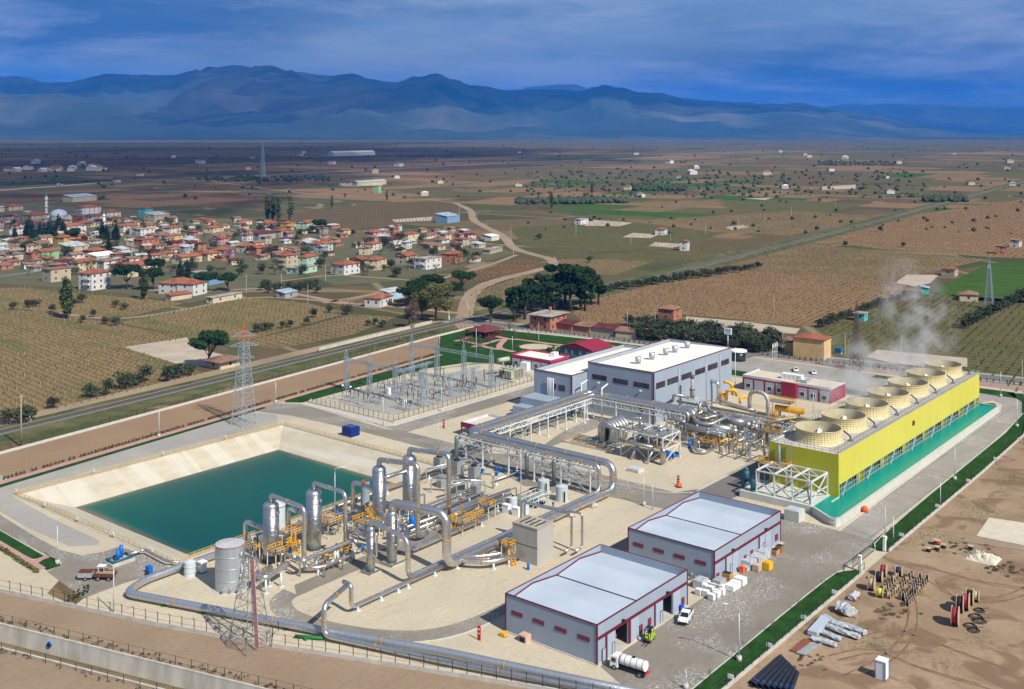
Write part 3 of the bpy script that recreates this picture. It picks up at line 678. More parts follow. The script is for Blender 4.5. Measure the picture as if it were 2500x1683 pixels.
# large buildings
def clad(name, rgb, per=.55, ax=(1,1,0), metal=0., rough=.5, band=None, st=.35):
    t = NT(name, rough, .35); x = t.sep(t.pos); s_ = t.math('ADD', x[0], x[1]) if ax[2] == 0 else x[2]
    fr = t.math('FRACT', t.math('DIVIDE', s_, per)); seam = t.ramp(fr, [(.0,1.),(.10,0.),(.9,0.),(1., 1.)])
    col = t.mix(t.ramp(t.noise(.25,4,.6, t.map(0,(1,1,.3))), [(.3,0.),(.7,1.)]), tuple(c*.93 for c in rgb), tuple(min(1, c*1.05) for c in rgb))
    col = t.mix(t.math('MULTIPLY', seam, st), col, tuple(c*.62 for c in rgb)); t.bump(fr, .10,.03)
    t.p.inputs['Metallic'].default_value = metal; return t.done(col)
m_clad = clad('blue_grey_cladding', (.29,.345,.415)); m_claddoor = mat('door_panel_grey', (.35,.41,.48),.5, var=.04)
m_roofw = mat('warehouse_roof', (.42,.49,.565),.55, var=.07, scale=.10, rgb2=(.47,.535,.60), det=6); m_trim = mat('maroon_trim', (.13,.010,.028),.5, var=.08)
m_roofm = mat('cream_roof_membrane', (.80,.76,.66),.8, var=.05, scale=.06, rgb2=(.84,.81,.73)); m_dark = mat('dark_interior', (.02,.02,.022),.8); m_glass = mat('window_glass', (.012,.02,.026),.25, spec=.35, var=.5, scale=.4, rgb2=(.03,.07,.085))
m_galv = mat('galvanised_steel', (.42,.45,.46),.45,.35, var=.12, scale=1.5); m_bpanel = mat('louvre_maroon', (.17,.035,.045),.6, var=.2, scale=5)
def warehouse(name, label, X0, Y0, X1, Y1, H, openings):
    t = thing(name, label, 'warehouse', (X0, Y0,0)); e = .003
    MB().box(X0 - .25, Y0 - .25,-.05, X1 + .25, Y1 + .25,.22).build('plinth', m_conc, t)
    b = MB(); b.box(X0, Y0,.22, X0 + .2, Y1, H); b.box(X1 - .2, Y0,.22, X1, Y1, H); b.box(X0 + .2, Y1 - .2,.22, X1 - .2, Y1, H)
    xs = sorted(openings); x = X0 + .2; zt = 4.15
    b.box(X0 + .2, Y0, zt, X1 - .2, Y0 + .2, H)
    for a, c in xs:
        if a > x: b.box(x, Y0,.22, a, Y0 + .2, zt)
        x = c
    b.box(x, Y0,.22, X1 - .2, Y0 + .2, zt); b.build('wall', m_clad, t)
    # M-shaped roof inside the parapet
    q = (X1 - X0)/4; lo, hi = H - 1.45, H - .6; b = MB(); P = [(X0 + .2, lo),(X0 + q, hi),(X0 + 2*q, lo),(X0 + 3*q, hi),(X1 - .2, lo)]
    for (xa, za),(xb, zb) in zip(P, P[1:]): b.poly([(xa, Y0 + .2, za),(xb, Y0 + .2, zb),(xb, Y1 - .2, zb),(xa, Y1 - .2, za)])
    r = b.build('roof', m_roofw, t)
    b = MB(); b.beam((X0 + 2*q, Y0 + .3, lo + .05),(X0 + 2*q, Y1 - .3, lo + .05),.3,.1); b.build('gutter', m_dark, r)
    b = MB()
    for (xa, za),(xb, zb) in zip(P, P[1:]): b.beam((xa, Y1 - .27, za + .1),(xb, Y1 - .27, zb + .1),.12,.28)
    b.build('flashing', m_trim, r)
    b = MB()
    for a, c in (((X0, Y0),(X1, Y0)),((X0, Y1),(X1, Y1))): b.beam((a[0] - .05, a[1], H),(c[0] + .05, c[1], H),.24,.14)
    for xx in (X0, X1): b.beam((xx, Y0 + .12, H),(xx, Y1 - .12, H),.24,.135)
    for xx, yy in ((X0, Y0),(X1, Y0),(X0, Y1)): b.beam((xx, yy, .22),(xx, yy, H - .07),.22)
    b.box(X0 + .13, Y0 - .09,4.2, X1 - .13, Y0,4.75); b.build('trim', m_trim, t)
    # doors, leaves and louvres on the yard side, given by photo column
    return t
def front(t, Y0, specs, zx=None):
    for kind, x0, x1, z0, z1 in specs:
        if kind == 'post': MB().box(x0, Y0 - .1,.22, x1, Y0 + .002,4.2).build('door_post', m_trim, t)
        elif kind == 'leaf': MB().box(x0, Y0 - .16,.25, x1, Y0 - .04,4.18).build('sliding_door', m_claddoor, t)
        elif kind == 'door':
            d_ = MB().box(x0, Y0 - .2,.25, x1, Y0 - .165,2.35).build('door', m_claddoor, t)
            b = MB()
            for a in (x0, x1): b.beam((a, Y0 - .21,.25),(a, Y0 - .21,2.35),.09)
            b.beam((x0, Y0 - .21,2.38),(x1, Y0 - .21,2.38),.09); b.build('frame', mat('door_frame_grey', (.10,.08,.09),.6), d_)
        elif kind == 'louvre': MB().box(x0, Y0 - .2, z0, x1, Y0 - .01, z1).build('louvre', m_bpanel, t)
        elif kind == 'lamp': MB().cb((x0, Y0 - .35,5.05),.5,.5,.22).beam((x0, Y0,5.2),(x0, Y0 - .3,5.2),.1).build('wall_lamp', m_black, t)
c1 = lambda px: atY(104.8,1220 + px/4.852)
W1 = warehouse('warehouse', 'nearer grey warehouse with a maroon band and two dark open doorways', 151.2,104.8,181.1,124.7,6.9, [(c1(1365), c1(1518)),(c1(1928), c1(2045))])
front(W1,104.8, [('post', c1(1250), c1(1266),0,0),('post', c1(1520), c1(1546),0,0),('post', c1(1828), c1(1840),0,0),('leaf', c1(1270), c1(1362),0,0),('leaf', c1(1548), c1(1640),0,0),('leaf', c1(1843), c1(1925),0,0),('leaf', c1(2047), c1(2130),0,0),
    ('door', c1(1206), c1(1245),0,0),('door', c1(1322), c1(1352),0,0),('door', c1(1890), c1(1920),0,0),('louvre', c1(1650), c1(1684),.9,2.2),('louvre', c1(1753), c1(1786),1.1,2.4),('louvre', c1(2150), c1(2180),.9,2.2),('lamp', c1(1450),0,0,0),('lamp', c1(1975),0,0,0)])
c2 = lambda px: atY(105.2,1500 + px/5.5405)
W2 = warehouse('warehouse', 'farther grey warehouse with a maroon band and all its doors shut', 192.4,105.2,222.0,125.4,6.9, [])
front(W2,105.2, [('post', c2(1498), c2(1508),0,0),('post', c2(1947), c2(1958),0,0),('leaf', c2(1510), c2(1585),0,0),('leaf', c2(1590), c2(1668),0,0),('leaf', c2(1962), c2(2028),0,0),('leaf', c2(2034), c2(2105),0,0),('door', c2(1556), c2(1582),0,0),('door', c2(2000), c2(2024),0,0),
    ('louvre', c2(1375), c2(1408),.9,2.2),('louvre', c2(1748), c2(1780),.9,2.2),('louvre', c2(1838), c2(1868),1.1,2.4),('louvre', c2(2172), c2(2204),1.1,2.4),('lamp', c2(1590),0,0,0),('lamp', c2(2035),0,0,0)])
for t, X, fn, cols in ((W1,151.2, lambda px: atX(151.2,1220 + px/4.852),((143,272),(396,529),(655,795),(924,1067))),(W2,192.4, lambda px: atX(192.4,1500 + px/5.5405),((258,396),(528,670),(806,953),(1093,1242)))):
    for a, c in cols: MB().box(X - .08, fn(c),3.55, X - .002, fn(a),4.3).build('louvre', m_bpanel, t)
MB().box(151.6,105.2,.22,180.7,124.3,.26).build('floor', m_conc, W1)
rk = MB(); rk.box(168,108,.27,172,112,1.6); rk.box(160,107.5,.27,162.5,110,1.1)
o = rk.build('stored_crate', mat('crate_wood', (.24,.15,.08),.8), None); tag(o, 'dim stacked crates inside the open warehouse doorways', 'crates')
MB().box(159.9,105.6,.26,160.5,105.9,4.0)
# turbine halls
def hall(name, label, X0, Y0, X1, Y1, H, drop=.9):
    t = thing(name, label, 'turbine hall', (X0, Y0,0))
    b = MB(); b.box(X0, Y0,0, X0 + .25, Y1, H); b.box(X1 - .25, Y0,0, X1, Y1, H); b.box(X0 + .25, Y1 - .25,0, X1 - .25, Y1, H); b.box(X0 + .25, Y0,0, X1 - .25, Y0 + .25, H); b.build('wall', m_clad, t)
    b = MB(); ym = (Y0 + Y1)/2; b.poly([(X0 + .25, Y0 + .25, H - .25),(X1 - .25, Y0 + .25, H - .25),(X1 - .25, Y1 - .25, H - drop - .2),(X0 + .25, Y1 - .25, H - drop - .2)]); r = b.build('roof', m_roofm, t)
    b = MB(); b.box(X0 + .3, Y1 - .9, H - drop - .19, X1 - .3, Y1 - .26, H - drop - .12); b.build('gutter', mat('roof_gutter', (.50,.42,.30),.8), r)
    b = MB()
    for yy in (Y0, Y1): b.beam((X0 - .1, yy, H),(X1 + .1, yy, H),.3,.18)
    for xx in (X0, X1): b.beam((xx, Y0 + .15, H),(xx, Y1 - .15, H),.3,.175)
    b.beam((X0, Y0,0),(X0, Y0, H - .1),.28); b.build('trim', m_trim, t)
    return t, r
def window_x(t, X, Y0, Y1, z0, z1, n):         # on a wall facing -X
    f_ = MB(); f_.box(X - .1, Y0, z0, X - .002, Y1, z1); w_ = f_.build('window', m_trim, t)
    b = MB(); s_ = (Y1 - Y0 - .3)/n
    for i in range(n): b.box(X - .13, Y0 + .2 + i*s_, z0 + .18, X - .101, Y0 + .2 + i*s_ + s_*.88, z1 - .18)
    b.build('pane', m_glass, w_)
def window_y(t, Y, X0, X1, z0, z1, n, m=None):
    f_ = MB(); f_.box(X0, Y - .1, z0, X1, Y - .002, z1); w_ = f_.build('window', m or m_trim, t)
    b = MB(); s_ = (X1 - X0 - .3)/n
    for i in range(n): b.box(X0 + .2 + i*s_, Y - .13, z0 + .18, X0 + .2 + i*s_ + s_*.88, Y - .101, z1 - .18)
    b.build('pane', m_glass, w_)
HL, _ = hall('turbine_hall_annexe', 'lower blue grey hall with a cream roof, adjoining the tall turbine hall on its left', 277.8,202.2,330.5,217.3,13.1,.9)
HM, HR = hall('turbine_hall', 'tall blue grey turbine hall with five round vents on its cream roof', 286.2,177.3,336.4,201.9,16.1,.8)
h4 = lambda px: 1290 + px/4.5667
def zX(X, px, py): return topz((X, atX(X, px)), py)
def zY(Y, px, py): return topz((atY(Y, px), Y), py)
for a, c, y0, y1 in ((714,873,470,560),(948,1112,515,605),(1178,1348,555,645)):
    window_x(HM, 286.2, atX(286.2, h4(c)), atX(286.2, h4(a)), zX(286.2, h4(a),810 + (y0 + 52)/4.5667), zX(286.2, h4(a),810 + y0/4.5667),5)
for a, c, y0, y1 in ((1418,1522,580,645),(1548,1668,535,600),(1704,1818,485,545),(1858,1968,430,490),(2000,2108,378,438),(2148,2234,328,385)):
    window_y(HM, 177.3, atY(177.3, h4(a)), atY(177.3, h4(c)), zY(177.3, h4(a),810 + y1/4.5667), zY(177.3, h4(a),810 + y0/4.5667) + .05,5)
for a, c, y0, y1 in ((270,312,575,645),(338,408,590,662)):
    window_x(HL, 277.8, atX(277.8, h4(c)), atX(277.8, h4(a)), zX(277.8, h4(a),810 + y1/4.5667) + .3, zX(277.8, h4(a),810 + y0/4.5667),2)
MB().box(286.0, atX(286.2, h4(1282)),3.2,286.17, atX(286.2, h4(1245)),5.6).build('door', m_trim, HM)
for px in (1412,1675,1980,2132): MB().cyl((atY(177.3, h4(px)),177.1,.5),(atY(177.3, h4(px)),177.1,15.6),.09,6).build('downpipe', m_galv, HM)
for px, py in ((790,572),(1258,662)):
    y_ = atX(286.2, h4(px)); z_ = zX(286.2, h4(px),810 + py/4.5667); MB().cb((285.7, y_, z_),.5,.7,.3).beam((286.2, y_, z_ + .2),(285.8, y_, z_ + .2),.12).build('wall_lamp', m_white, HM)
for px, py in ((1225,355),(1378,308),(1534,260),(1634,230),(1772,182)):      # roof vents, a line along the ridge
    u = 15.6; P = G(h4(px),810 + py/4.5667, u)
    v = MB().lathe((P.x, P.y, u - .3), [(.75,0),(.75,.9),(.98,.95),(.98,2.5),(.9,2.5),(.9,2.2),(.2,2.2)], 16).build('roof_vent', m_galv, HM)
    MB().cb((P.x, P.y, u - .25),2.0,2.0,.22).build('vent_base', m_white, v)
b = MB()
for i in range(5): b.cyl((277.3,211.3 - i*.55,4),(277.3,211.3 - i*.55,11.3),.13,6)
o = b.build('cable_conduits', m_white, HL)
MB().box(270.5,206,0,277.7,217,5.6).box(266.5,211.5,0,270.45,217,3.5).build('lean_to', m_clad, HL)
# red office buildings
m_maroon = mat('maroon_render', (.26,.018,.045),.7, var=.08, scale=.8); m_beiger = mat('beige_roof', (.58,.50,.38),.9, var=.05, scale=.2); m_pan = mat('office_grey_panel', (.36,.39,.46),.6, var=.05)
def office(name, label, X0, Y0, X1, Y1, H, roof, bays, band=1.35, par=None, cat='office building'):
    t = thing(name, label, cat, (X0, Y0,0)); MB().box(X0, Y0,0, X1, Y1, H - .75).build('wall', m_maroon, t)
    MB().box(X0 + .26, Y0 + .26, H - .75, X1 - .26, Y1 - .26, H - .55).build('roof', roof, t)
    b = MB(); b.box(X0, Y0, H - .749, X0 + .25, Y1, H); b.box(X1 - .25, Y0, H - .749, X1, Y1, H); b.box(X0 + .25, Y0, H - .749, X1 - .25, Y0 + .25, H); b.box(X0 + .25, Y1 - .25, H - .749, X1 - .25, Y1, H); b.build('parapet', par or m_maroon, t)
    MB().box(X0 - .6, Y0 - .6,-.05, X1 + .6, Y1 + .6,.15).build('plinth', m_pad, t)
    for y0, y1, win in bays:
        MB().box(X0 - .07, y0,.2, X0 - .002, y1, H - band).build('panel', m_pan, t)
        if win:
            c = (y0 + y1)/2; f_ = MB().box(X0 - .13, c - .85,1.2, X0 - .072, c + .85,2.7).build('window', m_white, t); MB().box(X0 - .15, c - .72,1.32, X0 - .131, c + .72,2.58).build('pane', m_glass, f_)
    return t
c8 = lambda px: atX(344.6,1750 + px/4.658)
OB = office('red_office', 'long maroon office with a beige roof and air handling units near two cars', 344.6,145.6,357.2,177.4,5.4, m_beiger,
    [(c8(408), c8(312),1),(c8(530), c8(428),0),(c8(652), c8(552),1),(c8(745), c8(670),1),(c8(1028), c8(920),1),(c8(1145), c8(1045),1),(c8(1280), c8(1172),1)], par=mat('grey_coping', (.50,.52,.56),.6))
MB().box(343.3, c8(915),.05,344.55, c8(750),5.38).build('porch', m_maroon, OB); MB().box(343.3, c8(915),5.381,344.6, c8(750),5.6).build('porch_roof', m_beiger, OB)
for k in range(5):
    MB().cb((350.5,164.6 - k*1.5,4.86),2.2,1.3,1.9).build('air_conditioner', m_white, OB)
MB().box(347.5,155.2,4.9,351.5,156.8,5.8).cyl((348,158.9,5.5),(353,155.8,5.5),.4,8).build('duct', m_galv, OB)
OA = office('red_office', 'small maroon and white office with a cream roof beside the switchyard transformer', 322.8,244.6,334.4,263.2,4.85, m_roofm,
    [(263.0,259.2,1),(258.7,253.9,0),(253.5,249.4,1),(249.0,246.2,1)], par=mat('pink_maroon', (.42,.04,.10),.7))
OA.children[3].name = 'plinth'
for k in range(2): MB().cb((331 + k*1.5,249.6,4.15),1.2,1.8,1.8).build('air_conditioner', m_white, OA)
MB().box(320.6,254.2,.1,322.7,257.4,2.9).build('glass_porch', m_white, OA)
# pitched grey cabin behind
t = thing('grey_cabin', 'grey cabin with a shallow maroon roof between the park and the turbine hall', 'cabin', (356,250,0))
MB().box(352,246,0,366,262,3.6).build('wall', mat('cabin_grey', (.20,.23,.27),.7), t)
b = MB(); b.poly([(351.4,245.4,3.6),(366.6,245.4,3.6),(366.6,254,5.7),(351.4,254,5.7)]); b.poly([(351.4,254,5.7),(366.6,254,5.7),(366.6,262.6,3.6),(351.4,262.6,3.6)]); b.poly([(351.5,246,3.6),(351.5,254,5.6),(351.5,262,3.6)]); b.build('roof', m_maroon, t)
for y_ in (248.5,252,256,259): MB().box(351.9, y_ - .5,1.3,351.99, y_ + .5,2.7).build('window', m_white, t)
# open maroon shelter beside the pipe rack
t = thing('pump_shelter', 'open maroon shelter with a beige flat roof tucked behind the pipe rack corner', 'shelter', (240.5,200,0))
X0, Y0, X1, Y1 = 240.4,199.5,252.5,215.6
MB().box(X0 + .2, Y0,3.1, X1, Y1 - .2,3.3).build('roof', m_beiger, t)
b = MB(); b.box(X0, Y0,2.6, X0 + .2, Y1,4.0); b.box(X0 + .2, Y1 - .2,2.6, X1, Y1,4.0); b.box(X1, Y0,2.6, X1 + .2, Y1,4.0); b.build('fascia', m_maroon, t)
b = MB(); b.box(X0 + .201, Y0,3.31, X0 + .3, Y1 - .3,4.05); b.box(X0 + .201, Y1 - .3,3.31, X1 - .01, Y1 - .201,4.05); b.box(X1 - .12, Y0,3.31, X1 - .01, Y1 - .31,4.05); b.build('coping', mat('grey_coping'.replace('grey', 'pale'),(.52,.54,.60),.6), t)
for x_, y_ in ((X0 + .2, Y1 - .2),(X0 + .2,207.5),(X0 + .2, Y0 + .3),(X1 - .1, Y1 - .2),(X1 - .1, Y0 + .3)): MB().beam((x_, y_, 0),(x_, y_, 2.6),.3).build('column', m_maroon, t)
t = thing('park_pavilion', 'open maroon hipped pavilion standing in the park lawn', 'pavilion', (362,312,0)); P = [P2(158,500), P2(405,518), P2(632,500)]
cx_, cy_ = 364.5,312.5; hw, hd = 7.2,6.2
b = MB()
for s1, s2 in (((-1,-1),(1,-1)),((1,-1),(1,1)),((1,1),(-1,1)),((-1,1),(-1,-1))): b.poly([(cx_ + s1[0]*hw, cy_ + s1[1]*hd, 3.0),(cx_ + s2[0]*hw, cy_ + s2[1]*hd, 3.0),(cx_, cy_, 5.0)])
b.build('roof', mat('pavilion_roof', (.15,.035,.035),.7), t)
for s1 in (-1,0,1):
    for s2 in (-1,1): MB().beam((cx_ + s1*hw*.85, cy_ + s2*hd*.85,0),(cx_ + s1*hw*.85, cy_ + s2*hd*.85,3.05),.3).build('column', m_trim, t)
for s2 in (-1,0,1): MB().box(cx_ - 5, cy_ + s2*3 - .4,.4, cx_ + 5, cy_ + s2*3 + .4,.8).build('bench', m_trim, t)
[MB().box(cx_ - 6.1, y_ - .08,0, cx_ + 6.1, y_ + .08,1.0).build('balustrade', m_trim, t) for y_ in (cy_ - 5.2, cy_ + 5.2)]
# cooling tower
m_cy = clad('cooling_yellow_shaded', (.47,.435,.02), per=.48, ax=(0,0,1), st=.95); t = NT('cooling_yellow_smooth', .55,.3); x_ = t.sep(t.pos); f_ = [t.ramp(t.math('FRACT', t.math('DIVIDE', x_[k], p)), [(0., 1.),(e, 0.)]) for k, p, e in ((0,4.06,.03),(2,2.4,.03))]  # m_cy: shade of the ribbed end walls is put into a darker yellow
col = t.mix(t.ramp(t.noise(1,6,.65, t.map(0,(.5,.5,.06))), [(.35,0.),(.7,.5)]),(.585,.535,.07),(.47,.42,.07)); col = t.mix(t.ramp(t.noise(.06,3), [(.4,0.),(.6,.35)]), col, (.62,.58,.13))
m_cyf = t.done(t.mix(t.math('MULTIPLY', t.math('MAXIMUM', f_[0], f_[1]),.35), col, (.33,.30,.04)))
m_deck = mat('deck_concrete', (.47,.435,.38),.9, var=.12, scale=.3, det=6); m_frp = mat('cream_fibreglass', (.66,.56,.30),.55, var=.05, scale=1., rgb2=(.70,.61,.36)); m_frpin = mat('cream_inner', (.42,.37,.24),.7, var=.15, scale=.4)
m_fill = None; t = NT('drift_fill', .4,.4); s_ = t.sep(t.pos)
ln = t.ramp(t.math('FRACT', t.math('DIVIDE', s_[2], .62)), [(0., 1.),(.12,0.)]); l2 = t.ramp(t.math('FRACT', t.math('DIVIDE', s_[0], .8)), [(0., 1.),(.12,0.)])
m_fill = t.done(t.mix(t.math('MAXIMUM', ln, l2),(.20,.265,.27),(.46,.54,.52)))
m_steelw = mat('white_grey_steel', (.60,.62,.61),.5, var=.06, scale=1.); m_brown = mat('dark_brown_metal', (.075,.05,.035),.6)
CX0, CX1, CY0, CY1, CH, CZ = 254.0,367.5,105.2,123.4,11.7,4.4
CT = thing('cooling_tower', 'long yellow cooling tower with seven cream fan stacks steaming above a green basin', 'cooling tower', (CX0, CY0,0))
MB().box(CX0 + .2, CY0 + .2, CH - .5, CX1 - .2, CY1 - .2, CH).build('deck', m_deck, CT)
MB().box(CX0, CY0, CZ, CX1, CY0 + .19, CH + .1).build('side_cladding', m_cyf, CT)
MB().box(CX0, CY0 + .2,0, CX0 + .19, CY1, CH + .1).build('end_cladding', m_cy, CT)
MB().box(CX0, CY0,0, CX0 + .55, CY0 + .195, CZ - .002).build('corner_cladding', m_cy, CT)
MB().box(CX1 - .19, CY0 + .2,0, CX1, CY1, CH + .1).build('end_cladding', m_cy, CT); MB().box(CX0 + .2, CY1 - .19,0, CX1 - .2, CY1, CH + .1).build('side_cladding', m_cyf, CT)
MB().box(CX0 + .2, CY0 + 4.2,.8, CX1 - .2, CY0 + 4.4, CZ + 1).build('fill', m_fill, CT)
BW = (CX1 - CX0)/7
for i in range(1,8):
    x = CX0 + BW*i - (.25 if i == 7 else 0); MB().box(x - .12, CY0 + .22,.6, x + .12, CY0 + 4.19, CZ + .5).box(x - 2.4, CY0 + .9,.6, x - .125, CY0 + 1.0, CZ + .5).build('partition', m_cy, CT)  # slim front panel added to face the sun and look lit
for i in range(7):
    x0 = CX0 + BW*i; b = MB()
    for k in range(11): b.beam((x0 + .3 + k*(BW - .6)/10, CY0 + .08,.9),(x0 + .3 + k*(BW - .6)/10, CY0 + .08, CZ),.10)
    for z in (2.0,3.2): b.beam((x0, CY0 + .02, z),(x0 + BW, CY0 + .02, z),.09)
    for k in range(10): b.beam((x0 + 1 + k*1.5, CY0 + .1,1.9),(x0 + 1 + k*1.5, CY0 + 4.1,2.6),.12)
    b.beam((x0 + 1.6, CY0 - .08,.9),(x0 + 5., CY0 - .08, CZ),.22); b.beam((x0 + 7, CY0 + 2, CZ),(x0 + 12, CY0 + 2,.9),.2)
    b.build('intake_frame', mat('intake_steel', (.38,.43,.43),.5), CT)
st0 = None
for i in range(7):
    c = (263.4 + 16.23*i, 114.5, CH)
    if st0 is None:
        prof = [(6.25,.0),(5.95,.35),(5.72,.8),(5.55,1.3),(5.45,1.9),(5.42,2.4),(5.5,2.9),(5.62,3.3)]
        st0 = MB().lathe((0,0,0), prof, 56, cap=False).build('fan_stack', m_frp, CT, local=True)
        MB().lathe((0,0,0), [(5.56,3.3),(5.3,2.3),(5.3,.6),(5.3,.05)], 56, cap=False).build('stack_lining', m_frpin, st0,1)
        b = MB()
        for z, r in ((3.3,5.66),(2.72,5.52),(2.15,5.47),(1.6,5.54),(1.0,5.7),(.5,5.9)): b.lathe((0,0, z - .05), [(r, 0),(r + .12,0),(r + .12,.10),(r, .10)], 56, sm=False, cap=False)
        for k in range(44):
            a = 6.28319*k/44; P = [V_(((r + .05)*math.cos(a),(r + .05)*math.sin(a), z)) for r, z in prof]
            for p, q in zip(P, P[1:]): b.beam(p, q, .11,.16)
        b.build('stack_ribs', m_frp, st0,1)
        b = MB(); b.cyl((0,0,.3),(0,0,1.6),.8,12)
        for k in range(6):
            a = 6.28319*k/6 + .3; u = V_((math.cos(a), math.sin(a),0)); v = V_((-u.y, u.x, .35)); b.poly([u*.8 + v*-.35 + VZ(1.4), u*5.1 + v*-.5 + VZ(1.4), u*5.1 + v*.5 + VZ(1.5), u*.8 + v*.35 + VZ(1.5)])
        b.build('fan', m_white, st0,1)
        s = st0
        for ch in s.children: pass
    else: s = copy_tree(st0, parent=CT)
    s.location = (c[0] - CX0, c[1] - CY0, CH)
    MB().tube([(c[0] + 3.2, c[1] - 5.4, CH + 2.5),(c[0] + 4.1, c[1] - 6.7, CH + 1.3),(c[0] + 4.1, c[1] - 6.9, CH)], .22,6,.2).cb((c[0] + 4.1, c[1] - 6.9, CH),.9,.9,.5).build('drive_motor', m_brown, CT)
for a, c in (((CX0, CY0 + .1),(CX1, CY0 + .1)),((CX0 + .1, CY1 - .1),(CX1, CY1 - .1)),((CX0 + .1, CY0 + .2),(CX0 + .1, CY1 - .2)),((CX0 + 2, CY0 + 1.7),(CX1, CY0 + 1.7))):
    railing('railing', [(*a, CH + .1),(*c, CH + .1)], None, 2.0,1.1, m_galv, parent=CT, pw=.09)
b = MB()
for y_ in (117.4,118.3): b.beam((CX0 - .35, y_, 2),(CX0 - .35, y_, CH + 1),.1)
for k in range(28): b.beam((CX0 - .35,117.4,2.2 + k*.36),(CX0 - .35,118.3,2.2 + k*.36),.07)
b.build('ladder', m_galv, CT)
MB().cyl((CX0 - .6,120.4,5.2),(CX0 - .6,120.4, CH - .2),.35,10).build('riser_pipe', mat('blue_grey_paint', (.20,.27,.32),.5), CT)
b = MB(); b.tube([(CX0 - .03, CY1 - .6, CH + .2),(CX1, CY1 - .6, CH + .2)], .16,6).tube([(CX0, CY1 - 1.2, CH + .35),(CX1, CY1 - 1.2, CH + .35)], .1,6); b.build('deck_pipe', m_galv, CT)
MB().box(305.3, CY0 - .35,8.2,306.3, CY0 - .002,9.4).build('logo_box', m_brown, CT)
# basin
m_bas = mat('basin_wall', (.50,.51,.45),.8, var=.06, scale=.5, rgb2=(.54,.56,.50)); m_bwat = water_mat('basin_water', (.0,.26,.20),(.0,.30,.23),-1e3,1e3,-1e3,1e3,1.)
BT = thing('cooling_basin', 'pale concrete basin of bright green water round the foot of the yellow cooling tower', 'basin', (254,100,0))
BP = [(243.0,107.0),(238.6,100.9),(238.5,99.6),(240.2,99.0),(369.3,99.8),(369.5,126)]
b = MB()
for p, q in zip(BP, BP[1:]): b.beam((*p, .95),(*q, .95),.35,1.9)
b.build('wall', m_bas, BT); b = MB()
for p, q in zip(BP, BP[1:]): b.beam((*p, 1.93),(*q, 1.93),.5,.08)
b.build('coping', m_kerb, BT)
sheet('basin_water', [(243.1,106.8),(238.8,100.8),(238.8,99.9),(240.3,99.2),(369.2,100),(369.3,112),(254.1,110.2),(243.2,107.4)], 1.5, m_bwat)
MB().box(254.2, CY0 - .3,1.3,254.0 + .6, CY0 + .2,1.62)
MB().box(249.5,105.0,1.3,254,105.3,1.7).build('divider', m_kerb, BT)
plf = MB().box(243.2,107.4,0,254,126,1.75).build('pump_platform', m_bas, BT)
b = MB().cb((248.1,106.9,0),0.1,0.1,.1)
sg = thing('basin_sign', 'white and blue notice panel on the chamfered corner of the green basin wall', 'sign', (238.4,100.1,0)); MB().box(238.26,99.75,.75,238.33,100.85,1.75).build('panel', m_sign, sg)
MB().box(238.24,99.8,1.35,238.259,100.8,1.6).build('blue_band', mat('sign_blue', (.10,.28,.6),.5), sg); MB().box(238.24,99.8,.98,238.259,100.8,1.12).build('orange_band', mat('sign_orange', (.7,.3,.05),.5), sg)
# open white steel frame on the platform
FR = thing('open_steelwork', 'open white steel frame standing on the pump platform at the end of the cooling tower', 'steel frame', (244,107.6,1.75)); b = MB(); fx = (244.2,249,253.6); fy = (107.9,112.6,117.3,122.0); FZ = 7.1
for x in (fx[0], fx[2]):
    for y in fy: MB().beam((x, y, 1.75),(x, y, FZ),.32).build('column', m_steelw, FR)
for y in fy: MB().beam((fx[0], y, FZ),(fx[2], y, FZ),.34).build('beam', m_steelw, FR)
for x in fx: MB().beam((x, fy[0], FZ),(x, fy[3], FZ),.3).build('beam', m_steelw, FR)
b = MB()
for i in range(3):
    b.beam((fx[0], fy[i], FZ - .1),(fx[1], fy[i + 1], FZ - .1),.18); b.beam((fx[1], fy[i], FZ - .1),(fx[2], fy[i + 1], FZ - .1),.18)
b.beam((fx[0], fy[0], FZ),(fx[0], fy[1], 3.5),.2); b.beam((fx[0], fy[1], 3.5),(fx[0], fy[1], FZ),.2); b.beam((fx[0], fy[0], FZ),(fx[2], fy[0], 1.9),.22); b.beam((fx[0], fy[0], 1.9),(fx[2], fy[0], FZ),.22); b.beam((fx[0], fy[0], 3.8),(fx[2], fy[0], 3.8),.22); b.beam((fx[0], fy[0], 3.8),(fx[0], fy[3], 3.8),.2); b.beam((fx[0], fy[1], FZ),(fx[0], fy[2], 1.8),.2)
b.build('bracing', m_steelw, FR)
m_yellow = mat('chrome_yellow', (.72,.36,.012),.45, var=.08, scale=1.); m_grate = mat('walkway_grating', (.22,.22,.21),.7,.3)
